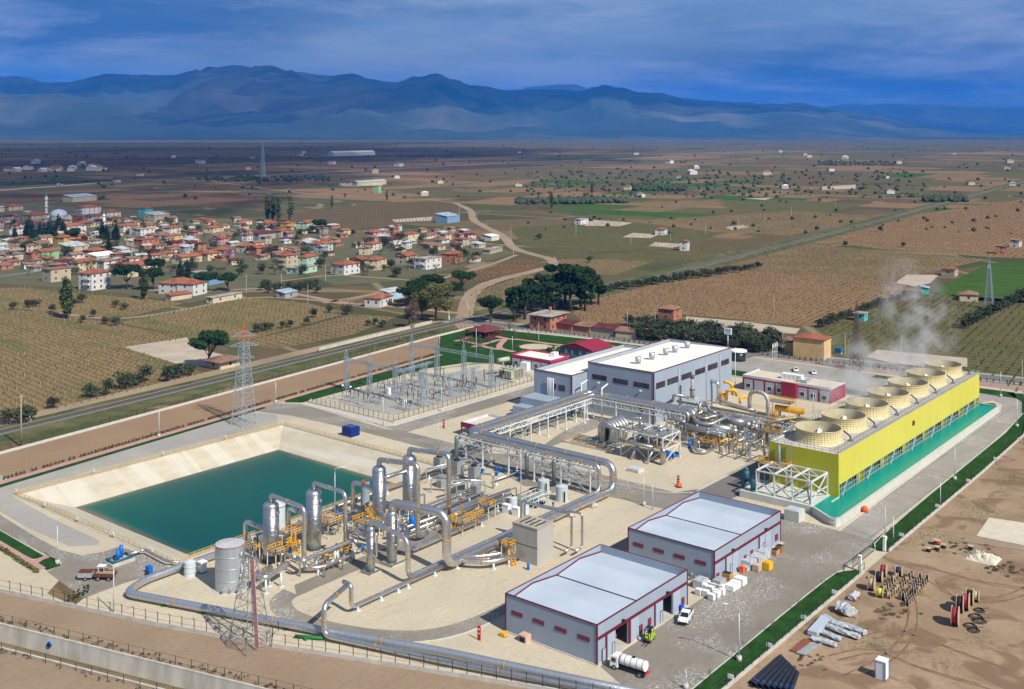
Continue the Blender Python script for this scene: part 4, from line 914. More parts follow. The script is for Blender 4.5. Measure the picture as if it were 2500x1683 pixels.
def platform(name, label, x0, y0, x1, y1, z, legs=True, m=m_yellow, parent=None, zb=0., grp=None, cat='platform', stairs=None):
    t = parent or thing(name, label, cat, (x0, y0, zb), grp)
    MB().box(x0, y0, z - .12, x1, y1, z).build('deck' if parent is None else 'walkway', m_grate, t)
    railing('handrail', [(x0, y0, z),(x1, y0, z),(x1, y1, z),(x0, y1, z),(x0, y0, z)], None, 1.1,1.1, m, parent=t, pw=.11)
    if legs:
        for a, c in ((x0, y0),(x1, y0),(x1, y1),(x0, y1)): MB().beam((a, c, zb),(a, c, z - .1),.16).build('leg', m if m is not m_yellow else mat('pale_leg', (.62,.58,.42),.6), t)
    if stairs:
        p, q = V_(stairs[0]), V_(stairs[1]); b = MB(); n = (q - p).cross(VZ(1)).normalized()*.45
        for s in (-1,1):
            b.beam(p + n*s, q + n*s, .12,.22); b.beam(p + n*s + VZ(1), q + n*s + VZ(1),.09)
            for k in range(5): r = p + (q - p)*k/4 + n*s; b.beam(r, r + VZ(1),.08)
        for k in range(9): r = p + (q - p)*(k + .5)/9; b.beam(r - n, r + n, .25,.06)
        b.build('stairs', m, t)
    return t
platform('pump_walkway', 'orange railed walkway above the pumps against the cooling tower end', 250.5,117.2,253.6,124.5,6.9, True, zb=1.75)
m_pump = mat('dark_teal_paint', (.03,.10,.12),.45, var=.1); m_blue = mat('valve_blue', (.005,.13,.50),.4, var=.1, scale=2)
for k, y in enumerate((124.6,121.9)):
    P = G(1700 + 365/2.614,740 + 1215/2.614,1.2) if k == 0 else V_((249.5,127.4,0))
    t = thing('vertical_pump', ['dark teal vertical pump standing beside the left leg of the white steel frame', 'dark teal vertical pump behind the orange walkway'][k], 'pump', (P.x, P.y, 0))
    MB().cyl((P.x, P.y, 0),(P.x, P.y, 2.2),.85,14).build('base', m_pump, t); MB().cyl((P.x, P.y, 2.2),(P.x, P.y, 4.9),.75,14).cb((P.x, P.y, 3.0),1.9,.5,1.2).build('motor', m_pump, t); MB().cyl((P.x, P.y, 4.9),(P.x, P.y, 5.5),.55,12,.35).build('cap', mat('teal_light', (.06,.17,.19),.5), t)
# pipes
def pipe_mat(name, rgb, rough, metal):
    t = NT(name, rough, .5); t.p.inputs['Metallic'].default_value = metal
    uv = t.n.new('ShaderNodeUVMap'); s_ = t.sep(uv.outputs[0]); fr = t.math('FRACT', t.math('DIVIDE', s_[1], 1.05)); ring = t.ramp(fr, [(.0,1.),(.07,0.),(.94,0.),(1., 1.)])
    col = t.mix(t.ramp(t.noise(.8,4), [(.3,0.),(.7,1.)]), tuple(c*.90 for c in rgb), rgb); col = t.mix(t.math('MULTIPLY', ring, .45), col, tuple(c*.45 for c in rgb))
    r = t.math('ADD', t.math('MULTIPLY', t.noise(2.5,3),.22), rough - .1); t.l.new(r, t.p.inputs['Roughness']); t.bump(ring, .5,.03)
    return t.done(col)
m_alu = pipe_mat('aluminium_cladding', (.64,.63,.61),.31,.9); m_alub = pipe_mat('dull_cladding', (.40,.41,.40),.42,.75); m_old = pipe_mat('brown_lagging', (.36,.29,.17),.5,.5)
m_band = mat('ochre_clamp', (.42,.22,.03),.6); m_supp = mat('pale_support', (.60,.66,.66),.5, var=.05); m_supg = mat('green_support', (.01,.16,.03),.5)
def pipe(name, label, pts, r, m=None, bend=None, bands=7., sup=(), cat='pipe', group=None, parent=None, n=12, supm=None, supz=0., cap=True, tpost=True):
    m = m or m_alu; pts = [V_(p) for p in pts]; bend = r*3.2 if bend is None else bend
    base = pts[0] if parent is None else None
    t = parent or thing(name, label, cat, (pts[0].x, pts[0].y, min(p.z for p in pts)), group)
    MB().tube(pts, r, n, bend, cap).build('pipe_run' if parent is None else name, m, t)
    if bands:
        for p, q in zip(pts, pts[1:]):
            Ln = (q - p).length
            if Ln < 3*r + 1.5: continue
            k = max(1, int(Ln/bands)); d = (q - p).normalized()
            for i in range(k):
                c = p + (q - p)*((i + .5)/k); MB().cyl(c - d*.11, c + d*.11, r*1.07 + .02, n).build('clamp_band', m_band, t)
    for s in sup:
        p = V_(s); z0 = s[3] if len(s) > 3 else 0
        b = MB(); b.cyl((p.x, p.y, z0),(p.x, p.y, p.z - r*.8),.22 if r > .35 else .15,8); b.cb((p.x, p.y, z0),.9,.7,.25)
        b.build('support', supm or m_supp, t)
    return t
# the two pipelines along the near boundary
g1 = [(168,192.7,1.2),(121.4,192.7,1.2),(115.5,190.2,1.2),(122.6,168.3,1.2),(129.0,148.4,1.2),(136.6,126.6,1.2),(142.9,104.6,1.2),(150.5,78,1.2)]
def inter(pts, ds):
    r = []
    for d in ds:
        a = 0
        for p, q in zip(pts, pts[1:]):
            p = V_(p); q = V_(q); l = (q - p).length
            if a + l >= d: r.append(tuple(p + (q - p)*(d - a)/l)); break
            a += l
    return r
m_gal = pipe_mat('weathered_cladding', (.55,.57,.59),.42,.8)
pipe('long_pipeline', 'thick silver pipeline low along the near boundary on green stubs', g1,.72, m_gal, 2.2,22, inter(g1, [62,71,80,89,101,113,125,137,149]), supm=m_supg, n=16)
g2 = [(149.0,76.5,1.05),(141.4,103.5,1.05),(133.8,127.0,1.05),(128.1,147.3,1.05),(128.1,147.3,6.3), tuple(Z(600,1280,2.911)(722,432,6.3))]
pipe('riser_pipeline', 'second thinner silver pipeline beside the long one, rising in a tall bend near the pylon', g2,.48, m_alu, 1.6,14,(), n=14)
# pipe rack: trusses and posts
def truss(t, p, q, z, h=1.4, w=2.6, n=8):
    p = V_(p); q = V_(q); d = (q - p).normalized(); s = V_((-d.y, d.x, 0))*w/2
    for sg in (-1,1):
        b = MB(); a = p + s*sg; c = q + s*sg
        for zz in (z - h, z): b.beam((a.x, a.y, zz),(c.x, c.y, zz),.26,.26)
        b.build('girder', m_steelw, t)
        b = MB()
        for i in range(n + 1):
            u = a + (c - a)*i/n; b.beam((u.x, u.y, z - h),(u.x, u.y, z),.14)
            if i < n: v = a + (c - a)*(i + 1)/n; b.beam((u.x, u.y, z if i % 2 else z - h),(v.x, v.y, z - h if i % 2 else z),.12)
        b.build('lattice', m_steelw, t)
    b = MB()
    for i in range(int((q - p).length/1.4) + 1):
        u = p + d*i*1.4; b.beam((u.x - s.x, u.y - s.y, z + .1),(u.x + s.x, u.y + s.y, z + .1),.16)
    b.build('cross_beams', m_galv, t)
def posts(t, lst, z, w=2.6, d=(0,1), xb=()):
    s = V_((-d[1], d[0], 0))*w/2
    for i, (x, y) in enumerate(lst):
        for sg in (-1,1): MB().beam((x + s.x*sg, y + s.y*sg, 0),(x + s.x*sg, y + s.y*sg, z),.34).cb((x + s.x*sg, y + s.y*sg, 0),.9,.9,.35).build('column', m_steelw, t)
        b = MB(); b.beam((x + s.x, y + s.y, 3),(x - s.x, y - s.y, z - 1.6),.14); b.beam((x - s.x, y - s.y, 3),(x + s.x, y + s.y, z - 1.6),.14); b.build('brace', m_galv, t)
    for i in xb:
        (x0, y0),(x1, y1) = lst[i], lst[i + 1]; b = MB()
        for sg in (-1,1):
            b.beam((x0 + s.x*sg, y0 + s.y*sg, .4),(x1 + s.x*sg, y1 + s.y*sg, z - 1.6),.18); b.beam((x1 + s.x*sg, y1 + s.y*sg, .4),(x0 + s.x*sg, y0 + s.y*sg, z - 1.6),.18); b.beam((x0 + s.x*sg, y0 + s.y*sg, 3.2),(x1 + s.x*sg, y1 + s.y*sg, 3.2),.18)
        b.build('cross_brace', m_galv, t)
RB_ = thing('pipe_rack', 'near arm of the white steel pipe rack, ending above the twin bends going down', 'pipe rack', (222,155,0)); truss(RB_, (222.3,154.4,0),(222.3,200,0),7.0,1.4,3.4,22); posts(RB_, [(222.3,199),(222.3,190),(222.3,181),(222.3,172.5),(222.3,164),(222.3,155)], 7.0,3.4,(0,1),(0,3,4))
for y in (199.0,174.6,165.8): MB().tube([(220.2, y, 1),(220.2, y, 6.6),(221.6, y, 6.6)], .55,10,.6).build('drop_pipe', mat('grey_green_pipe', (.17,.23,.23),.4,.4), RB_)
RA_ = thing('pipe_rack', 'left arm of the white pipe rack, running from the maroon shelter to the turbine hall', 'pipe rack', (226,196,0)); truss(RA_, (225,196.4,0),(278,196.4,0),7.0,1.4,3.2,26); posts(RA_, [(238,196.4),(247.5,196.4),(255.7,196.4),(264.6,196.4),(274.2,196.4)], 7.0,3.2,(1,0),(0,))
RC_ = thing('pipe_rack', 'far arm of the white steel pipe rack, running along the front of the turbine hall', 'pipe rack', (280,162,0)); truss(RC_, (280,162,0),(280,198,0),7.0,1.6,3.0,18); posts(RC_, [(280,196.8),(280,186),(280,174),(280,163)], 7.0,3.0,(0,1),())
for px, y in ((1767,196),(2045,188)):
    P = G(1100 + px/5.5405,940 + 520/5.5405 + (60 if px > 2000 else 0),0); X = 279.2; Y = atX(X, 1100 + px/5.5405)
    MB().tube([(X, Y, 0),(X, Y, 10.6 if px < 2000 else 10.3),(X + 3.2, Y - .1,11.2)], .24,6,.1).build('lamp_arm', m_white, RC_)
R1 = [(281.2,160.2,3.0),(281.2,160.2,8.0),(281.2,197.8,8.0),(223.9,197.8,8.0),(223.9,150.3,8.0),(223.9,150.3,1.7),(163.3,150.3,1.7),(163.3,150.3,12.3),(160.1,161.3,12.6),(160.1,163.6,12.4),(160.1,163.6,11.2)]
pipe('rack_pipe', 'thickest silver pipe, along the rack, down the right bend and up to the slim separator', [R1[0], R1[1], R1[2], R1[3], R1[4], R1[5], R1[6], R1[7], (163.3,160.5,12.3),(160.1,162.6,12.0),(160.1,162.6,11.0)][:8] + [(160.3,162.6,12.6),(160.1,162.8,10.8)], .90, m_alu, 2.8,9,
     [(216,150.3,1.7),(208,150.3,1.7),(172.5,150.3,1.7),(166.5,150.3,1.7)], n=16)
R2 = [(279.4,161.2,3.0),(279.4,161.2,7.9),(279.4,195.4,7.9),(221.2,195.4,7.9),(221.2,152.7,7.9),(221.2,152.7,1.4),(154.6,152.7,1.4),(154.6,152.7,9.0),(154.1,162.7,10.6),(154.1,162.7,9.4)]
pipe('rack_pipe', 'thinner silver pipe inside the thickest one, ending on top of the smallest separator', R2,.52, m_alu, 1.8,9, [(212,152.7,1.4),(200,152.7,1.4),(190,152.7,1.4)], n=14)
m3 = Z(600,1280,2.911)
pipe('low_pipe', 'silver pipe on pale posts before the separators, stepping up at its left end', [(170,151.4,1.3),(138.3,151.4,1.3),(138.3,151.4,5.6),(138.3,153.5,5.6)], .42, m_alu, 1.3,9, [(140,151.4,1.3),(146,151.4,1.3),(150.6,151.4,1.3),(153.3,151.4,1.3),(161,151.4,1.3)])
# separators
m_vess = pipe_mat('stainless_shell', (.50,.485,.455),.29,.92)
def vessel(label, x, y, r, H, zs=1.6, cone=True, twin=False, skirt=True):
    t = thing('separator', label, 'separator vessel', (x, y, 0), None)
    prof = [(r*.55, zs - .5),(r*.9, zs - .1),(r, zs + .5),(r, H - 1.0)]; MB().lathe((x, y, 0), prof, 26, cap=True).build('shell', m_vess, t)
    MB().lathe((x, y, 0), [(r, H - 1.0),(r*.98, H - .7),(r*.85, H - .35),(r*.55, H - .1),(.05, H)], 26, cap=False).build('head', m_alu, t)
    MB().lathe((x, y, 0), [(r*.92,0),(r*.92, zs + .1)], 20).build('skirt', mat('skirt_grey_green', (.10,.13,.12),.6), t)
    MB().cyl((x, y, H - .2),(x, y, H + .5),.42,10).lathe((x, y, H + .2), [(.6,0),(.6,.2)], 12).build('top_nozzle', m_vess, t)
    b = MB()
    for z in (H*.52, H*.52 + .3):
        for k in range(14): a = 6.283*k/14; b.cb((x + (r + .03)*math.cos(a), y + (r + .03)*math.sin(a), z),.16,.16,.12, a)
    b.build('lifting_lugs', m_alu, t)
    a = -.9; MB().cb((x - (r + .02)*math.sin(a + 1.2)*.0 + (r + .0)*-.35, y - r*.94, H*.76),.62,.07,.5).build('nameplate', mat('orange_label', (.75,.27,.02),.5), t)
    MB().cyl((x + .2, y - r, H*.84),(x + .2, y - r - .5, H*.84),.22,8).cb((x + .2, y - r - .55, H*.84 - .35),.5,.1,.7).build('manway', m_galv, t)
    return t
lbl = ['silver separator furthest left, beside the storage tank, with a yellow platform round its foot', 'silver separator second from the left, its loop pipe dropping to the low valves', 'tall silver separator with an open rusty drum just behind it', 'farthest tall silver separator, closest to the pipe rack', 'slim silver separator under the thickest loop pipe', 'smallest silver separator, with a thin balance pipe on its side']
VS = [(144.8,183.1,1.66,12.6),(154.9,181.4,1.68,13.0),(171.6,178.6,1.55,14.6),(182.5,179.8,1.58,14.3),(160.1,162.8,1.12,11.2),(154.1,162.8,.88,9.6)]
VT = [vessel(l, *v) for l, v in zip(lbl, VS)]
for v, (cx, px, r, zt) in zip(VS[:4], ((0,742.9,.45,0),(0,843.4,.42,0),(0,1019.7,.55,0),(0,1095.7,.55,0))):
    pass
def loop_pipe(label, v, px, r, pytop, tail, extra=1.3):
    x, y, R_, H = v; Y = atX(x, px); zt = topz((x, Y), pytop)
    pts = [(x, y, H + .2),(x, y, H + extra),(x, Y, zt),(x, Y, 1.3)] + tail
    return pipe('loop_pipe', label, pts, r, m_alu, 1.5,6., ())
Ya = atX(144.8,742.9); loop_pipe('loop pipe from the leftmost separator that drops into the low header with the valves', VS[0], 742.9,.46,1240, [(152.5, Ya, 1.3),(154.1, Ya, 1.3),(154.1, Ya + 2,1.3)])
Yb = atX(154.9,843.4); loop_pipe('loop pipe from the second separator from the left, dropping to the low valves', VS[1], 843.4,.43,1203, [(154.9, Yb, 1.3),(151, Yb - 2.2,1.3)])
Yc = atX(171.6,1019.7); loop_pipe('loop pipe from the separator in front of the rusty drum', VS[2], 1019.7,.58,1134, [(174.5, Yc, 1.5)])
Yd = atX(182.5,1095.7); loop_pipe('loop pipe from the farthest separator, dropping to a yellow valve platform', VS[3], 1095.7,.56,1110, [])
v_ = Z(560,1080,3.8817)
for k, (v, px, pt, lab) in enumerate(((VS[0], 598.6,1272, 'inlet pipe arching into the left side of the leftmost separator'),(VS[1], 703.5,1240, 'inlet pipe arching into the second separator from the left'),(VS[2], 861.5,1176, 'inlet pipe arching into the left side of the separator before the rusty drum'))):
    x, y, R_, H = v; Y = atX(x, px); zt = topz((x, Y), pt); pipe('inlet_pipe', lab, [(x, Y, .8),(x, Y, zt),(x, y + R_*.8, zt - .25)], .50, m_alu, 1.3,4.5,())
pipe('link_pipe', 'wide silver pipe joining the two tallest separators at mid height', [(171.6,178.6,11.4),(182.5,179.8,10.9)], .5, m_alu, 0,0,())
pipe('valve_header', 'low silver header with a cluster of small valve stems, in front of the smallest separator', [(144.8, Ya, 1.3),(147, Ya - 2.3,1.3),(156.5, Ya - 2.3,1.3),(156.6, Ya + .2,1.3),(156.6, Ya + .2,6.2),(154.4,162.6,6.8)], .48, m_alu, 1.5,5, [(146.5, Ya - 2.3,1.3),(155, Ya - 2.3,1.3)])
pipe('separator_header', 'thick silver header running low from the slim separator to the right-hand valve platform', [(163.6,171,7.6),(163.9,166,7.4),(163.9,162.3,6.6),(164.2,162.2,1.6),(189.4,162.2,1.6)], .60, m_alu, 1.8,5.5, [(176,162.2,1.6),(188,162.2,1.6)], n=14)
def onposts(name, label, pts, r, sups, m=None, bend=1.2, **k):
    "pts: (photo px, py, z) in crop v_"
    return pipe(name, label, [v_(*p) for p in pts], r, m or m_alu, bend, 5., [(*v_(x, y, 0)[:2], z) for x, y, z in sups], **k)
onposts('elevated_header', 'silver header on tall pale posts between the two leftmost separators', [(640,1110,3.9),(700,1130,3.9),(760,1095,3.9),(1180,925,3.9),(1215,960,3.2)], .46, [(825,1215,3.9),(1025,1150,3.9),(1000,1165,3.9)])
onposts('outlet_pipe', 'short silver pipe on pale legs below the leftmost separator', [(390,1190,2.0),(250,1250,3.2),(330,1290,3.2),(500,1185,3.2),(560,1150,3.2)], .58, [(346,1435,3.2),(490,1375,3.2),(380,1370,3.2)])
onposts('drain_pipe', 'silver pipe curving under the second separator from the left', [(450,850,3.6),(530,860,3.6),(690,790,3.6)], .5, [])
onposts('drain_pipe', 'silver pipe curling round behind the yellow platforms towards the pond rim', [(890,840,4),(940,870,4),(1010,860,4)], .35, [])
pipe('pondside_pipe', 'silver pipe low along the near rim of the pond behind the separators', [(168,194.8,1.4),(215,194.8,1.4)], .45, m_alub, 0,8, [(175,194.8,1.4),(190,194.8,1.4),(205,194.8,1.4)])
for k, (a, c, l) in enumerate((((150,189.0),(178,186.5), 'silver pipe at knee height behind the second and third separators'),((168,172.5),(208,170.3), 'silver pipe running from the tallest separators to the grey cooler cabinets'),((166,170.3),(206,168.2), 'thin silver pipe in front of the grey cooler cabinets'))):
    pipe('ground_pipe', l, [(*a, 1.5),(*c, 1.5)], (.5,.42,.28)[k], m_alu, 0,6, [((a[0]*.7 + c[0]*.3), a[1]*.7 + c[1]*.3,1.5),(a[0]*.3 + c[0]*.7, a[1]*.3 + c[1]*.7,1.5)])
for v, s in ((VS[4], 1.9),(VS[5], 1.5)):
    x, y, R_, H = v
    pipe('balance_pipe', 'thin pipe bowed out beside the %s separator' % ('slim' if s > 1.6 else 'smallest'), [(x, y - R_*.5, H*.86),(x, y - R_ - .8, H*.86),(x, y - R_ - .8, H*.36),(x, y - R_*.5, H*.36)], .22, m_alu, .5,0,())
    MB().box(x - s, y - s, 0, x + s, y + s, .3).build('skid', m_conc, VT[4] if s > 1.6 else VT[5])
    b = MB().beam((x - s, y - s, .6),(x + s, y - s, .6),.2).beam((x - s, y + s, .6),(x - s, y - s, .6),.2); b.build('skid_pipe', m_alub, VT[4] if s > 1.6 else VT[5])
platform('valve_platform', 'yellow platforms and stairs round the foot of the leftmost separator', 142.2,178.3,148.6,181.0,3.4, stairs=((149.8,177.5,0),(147.5,180.5,3.3)))
platform('valve_platform', 'small yellow railed stand on the tank side of the leftmost separator', 141.2,184.6,143.0,187.6,2.9)
platform('valve_platform', 'yellow raised walkway between the two leftmost separators', 148.4,181.5,152.2,184.0,4.6, stairs=((147,179,2.2),(150,182,4.5)))
platform('valve_platform', 'yellow railed platform with pale legs behind the second separator', 160.5,183.2,164.6,187.5,3.1)
platform('valve_platform', 'yellow railed platform with stairs left of the separator before the rusty drum', 165.2,176.0,169.2,180.4,3.3, stairs=((168.5,176.5,3.2),(169.5,180.5,5)))
platform('valve_platform', 'yellow stand at the foot of the farthest loop pipe', 181.0,161.8,185.4,166.2,2.3, stairs=((180,164,0),(182,165,2.2)))
platform('valve_platform', 'low yellow walkway along the thick header beside the grey pipe end', 186.0,164.2,191.0,165.6,1.5)
platform('valve_platform', 'tall yellow railed stand by the end of the thick header', 192.0,163.6,194.4,166.6,3.0)
platform('valve_platform', 'yellow stand among the low valve stems', 149.6, Ya - 1.7,151.2, Ya - .3,1.6)
platform('valve_platform', 'small yellow stand next to the bottom of the second loop pipe', 153.4, Yb - 1.2,155.6, Yb + .4,2.2)
platform('valve_platform', 'yellow stand between the tallest separators', 176.0,176.5,178.8,179.6,3.8)
random.seed(4)
for i in range(22):
    x = random.choice((148,150.5,152,158,166,174,177,186)) + RU(-1,1); y = RU(165,190) if i < 14 else RU(Ya - 2, Ya + 2)
    if i >= 14: x = RU(149,157)
    h = RU(1.3,2.6); t = thing('bleed_valve', 'small silver valve among the separator pipework', 'valve', (x, y, 0), 'small valve stems among the separator pipes')
    MB().cyl((x, y, 0),(x, y, h),.13,8).build('stem', m_alu, t); MB().cyl((x, y, h),(x, y, h + .12),.3,10).build('flange', m_galv, t)
random.seed(17)
for i in range(30):
    x, y = RU(143,186), RU(166,190); z = RU(.8,3.4); a = random.random() < .55; L_ = RU(2.5,7); r = RU(.1,.24); t = thing('branch_pipe', 'thin silver branch pipe between the separators', 'pipe', (x, y, 0), 'thin silver branch pipes between the separators')
    d = V_((L_, 0,0)) if a else V_((0, L_, 0)); s = V_((x, y, z)); MB().tube([s - VZ(z), s, s + d, s + d - VZ(z*.9)], r, 8,.5).build('pipe_run', m_alu, t); MB().cyl(s + d*.4 - VZ(r*1.7), s + d*.4 + VZ(r*3.5), r*1.5,8).build('valve', m_galv if i % 4 else m_blue, t)
# tanks
def tank(name, label, x, y, r, H, m, roof=.35, bands=(), cat='tank', roofm=None, ladder=True):
    t = thing(name, label, cat, (x, y, 0)); MB().lathe((x, y, 0), [(r, 0),(r, H)], 30, cap=False).build('shell', m, t); MB().lathe((x, y, 0), [(r*1.01, H),(.02, H + roof)], 30, cap=False).build('roof', roofm or m, t)
    MB().lathe((x, y, 0), [(r + .5,0),(r + .5,.15)], 24).build('base', m_conc, t)
    for z in bands: MB().lathe((x, y, z), [(r, 0),(r + .07,.02),(r + .07,.12),(r, .14)], 30, cap=False).build('rim' if z > H - .3 else 'hoop', mat('rust_rim', (.19,.10,.08),.8) if z > H - .3 and H > 8 else m, t)
    return t
m_tank = mat('tank_steel', (.43,.47,.49),.42,.55, var=.10, scale=.5, streak=(1,1,.2)); m_tankg = mat('tank_pale_grey', (.50,.56,.56),.5, var=.05)
T1 = tank('storage_tank', 'large grey cylindrical tank with a rust rimmed cone roof, behind the red and white pylon', 131.2,178.6,2.85,8.9, m_tank, .45,(2.2,4.6,6.8,8.8), roofm=mat('tank_roof', (.47,.45,.46),.6, var=.1))
for k in range(3): MB().cyl((131.2 - 2.4 + k*1.1,178.6 - 1.2 - k*1.0,.9),(131.2 - 3.1 + k*1.1,178.6 - 1.7 - k*1.0,.9),.3,8).build('nozzle', m_alu, T1)
tank('storage_tank', 'pale grey cone roofed tank half hidden behind the two leftmost separators', 152.4,190.8,1.9,8.2, m_tankg, 1.0,(8.0,), roofm=mat('tank_cone', (.55,.53,.52),.6))
tank('open_drum', 'open topped blue grey drum with a rusty rim, behind the tallest separators', 178.0,190.0,1.05,7.2, mat('drum_blue_grey', (.24,.30,.33),.5),-.5,(), roofm=mat('rusty_inside', (.22,.07,.04),.9))
l_ = Z(0,1280,2.911)
p = l_(1362,375); tank('water_tank', 'pale green grey plastic tank beside the white cabinet left of the big grey tank', p.x, p.y + .6,1.15,3.0, m_tankg, .4,(1., 2.))
p = l_(1437,345); t = thing('dosing_cabinet', 'white pitched cabinet between the plastic tank and the big grey tank', 'cabinet', (p.x, p.y, 0)); MB().cb((p.x, p.y, .3),1.3,1.3,1.9).build('body', m_white, t); b = MB().prism([(p.x - .8, p.y - .8),(p.x + .8, p.y - .8),(p.x + .8, p.y + .8),(p.x - .8, p.y + .8)], 2.2,2.35); b.build('roof', m_white, t); MB().cb((p.x, p.y - .1,0),1.2,1.2,.3).build('stand', m_blue, t)
c3 = Z(860,1060,3.8817); m_tankr = clad('ribbed_tank', (.47,.52,.52), per=.42, ax=(0,0,1), st=.5)
for px, py, r, H, l in ((1820,570,1.45,3.2, 'ribbed grey tank behind the dosing pipework, partly hidden'),(1993,650,1.5,3.7, 'ribbed grey tank with a dark ladder, next to the rack bends')):
    p = c3(px, py); t = tank('ribbed_tank', l, p.x + .8, p.y + .8, r, H, m_tankr, .35); MB().beam((p.x - .3, p.y - .8,.3),(p.x - .3, p.y - .8,2.9),.4,.08).build('ladder', m_black, t)
for px, py, r, H, l in ((1525,720,1.05,2.8, 'white plastic dosing tank with a black lid, behind the white cabinets'),(1640,765,1.0,2.6, 'white plastic dosing tank with a black lid, in front of the blue pumps')):
    p = c3(px, py); t = tank('dosing_tank', l, p.x + .5, p.y + .5, r, H, m_tankg, .3); MB().cyl((p.x + .5, p.y + .5, H + .15),(p.x + .5, p.y + .5, H + .5),.3,8).build('lid', m_black, t)
for px, py, l in ((1463,745, 'left one of two white dosing cabinets beside the service road'),(1558,775, 'right one of two white dosing cabinets, in front of the plastic tanks')):
    p = c3(px, py); t = thing('white_cabinet', l, 'cabinet', p); MB().cb((p.x, p.y, 0),1.2,1.9,1.9).build('body', m_white, t); MB().cb((p.x, p.y, 1.91),1.35,2.05,.12).build('roof', m_white, t)
DF = thing('dosing_skid', 'white pipe frame full of small blue and black pumps between the ribbed tanks', 'pump skid', c3(1750,690)); q = c3(1750,690)
for i in range(4):
    for j in range(2): MB().beam((q.x + i*2 - 2, q.y + j*4 - .5,0),(q.x + i*2 - 2, q.y + j*4 - .5,2.6),.14).build('post', m_supp, DF)
b = MB()
for z in (1.6,2.6):
    for j in (0,1,2): b.beam((q.x - 2, q.y + j*2 - .5, z),(q.x + 4, q.y + j*2 - .5, z),.13)
    b.beam((q.x - 2, q.y - .5, z),(q.x - 2, q.y + 3.5, z),.13); b.beam((q.x + 4, q.y - .5, z),(q.x + 4, q.y + 3.5, z),.13)
b.build('pipe_frame', m_supp, DF); m_dblue = mat('pump_navy', (.01,.02,.07),.4); m_tealp = mat('pump_teal', (.02,.12,.16),.4)
for i in range(9): x, y = q.x - 1.4 + (i % 3)*1.5, q.y - .3 + (i//3)*1.3; MB().cyl((x, y, .5),(x + .9, y, .5),.36,8).cb((x + .4, y, 0),.8,.5,.3).build('pump', m_dblue if i < 4 else m_tealp, DF)
# cooler cabinets
k_ = 0
for px, py, w_, d_, h_, l in ((812,395,2.2,2.2,4.6, 'rearmost tall grey cooler cabinet beside the pond rim'),(978,425,2.2,2.2,4.4, 'middle tall grey cooler cabinet of the three'),(1140,470,2.2,2.2,4.2, 'tall grey cooler cabinet nearest to the pipe rack'),
                              (835,515,2.4,1.6,2.9, 'grey switch cabinet in front of the rearmost cooler'),(997,570,2.6,1.8,2.7, 'grey switch cabinet in front of the middle cooler'),(1155,630,1.6,2.0,3.4, 'upright bare metal switch cabinet closest to the service road')):
    p = c3(px, py); t = thing('cooler_cabinet', l, 'cabinet', p); MB().cb((p.x + 1, p.y + .4,.3 if k_ > 2 else 1.0), w_, d_, h_ - (.3 if k_ > 2 else 1.0)).build('body', mat('cabinet_grey', (.27,.29,.29),.5,.2, var=.15, scale=1.2), t)
    MB().cb((p.x + 1, p.y + .4,0), w_*.9, d_*.9,.3).build('plinth', m_conc, t)
    if k_ < 3:
        for s in (-1,1): MB().cb((p.x + 1 + s*.9, p.y + .4,.3),.2,1.8,.75).build('leg', m_galv, t)
        MB().cyl((p.x + 1, p.y + .4, h_),(p.x + 1, p.y + .4, h_ + .35),.8,12).build('fan', m_black, t)
    k_ += 1
CF = thing('cooler_steelwork', 'grey steel frame carrying thin pipes past the cooler cabinets', 'pipe frame', c3(900,600))
for (ax, ay),(bx_, by_) in (((750,560),(1260,590)),((700,470),(1130,360)),((880,640),(1200,560))):
    A, B_ = c3(ax, ay), c3(bx_, by_)
    for i in range(4): p = A + (B_ - A)*i/3; MB().beam(p, p + VZ(3.3),.2).build('post', m_galv, CF)
    b = MB()
    for s in (0,.5): b.beam(A + V_((0, s, 3.3)), B_ + V_((0, s, 3.3)),.22)
    b.build('beam', m_galv, CF); MB().tube([A + V_((.6,.2,3.6)), B_ + V_((.6,.2,3.6))], .2,8).build('pipe', m_alu, CF)
for k, (pts, r) in enumerate((([(1050,330),(1050,275),(1170,245),(1170,330)], .22),([(1215,420),(1215,310),(1335,285),(1335,430)], .25))):
    P = [c3(x, y + 90,0) for x, y in (pts[0], pts[-1])]; h = 3.6
    pipe('goalpost_pipe', ['thin silver goalpost pipe nearer the pond, left of its twin', 'thin silver goalpost pipe beside the blue valves under the rack'][k], [P[0], P[0] + VZ(h), P[1] + VZ(h), P[1] + VZ(.3)], r, m_alu, .5,0)
for k, (px, py) in enumerate(((1200,300),(1370,335),(1430,350),(1370,380),(1530,375),(1235,355),(1590,430))):
    p = c3(px, py + 18,0); t = thing('blue_valve', 'small blue valve on the pipework under the pipe rack', 'valve', p, 'blue valves under the pipe rack'); MB().cyl(p, p + VZ(.9),.25,8).build('body', m_blue, t); MB().cyl(p + V_((-.4,0,.9)), p + V_((.4,0,.9)),.42,10).build('actuator', m_blue, t)
pipe('valve_pipe', 'silver pipe with blue valves leading from the coolers under the rack', [c3(1340,440,1), c3(1530,375,1), c3(1600,350,1)], .3, m_alu, .5,0, [(*c3(1365,450,1)[:2], 1.)])
pipe('valve_pipe', 'silver pipe with blue valves nearer the pond, under the rack corner', [c3(1060,330,1), c3(1200,290,1), c3(1350,255,1)], .3, m_alu, .5,0)
for k in range(9):
    y = 165.6 + k*1.55; x0 = RU(176,186); x1 = RU(198,212); z = RU(.9,2.6)
    pipe('cooler_pipe', 'one of the silver pipes laid side by side towards the grey cooler cabinets', [(x0, y, .2),(x0, y, z),(x1, y, z),(x1, y, .2)], RU(.16,.34), m_alu if k % 3 else m_alub, .6,0, [(x0 + 5, y, z),(x1 - 5, y, z)], group='silver pipes towards the cooler cabinets')
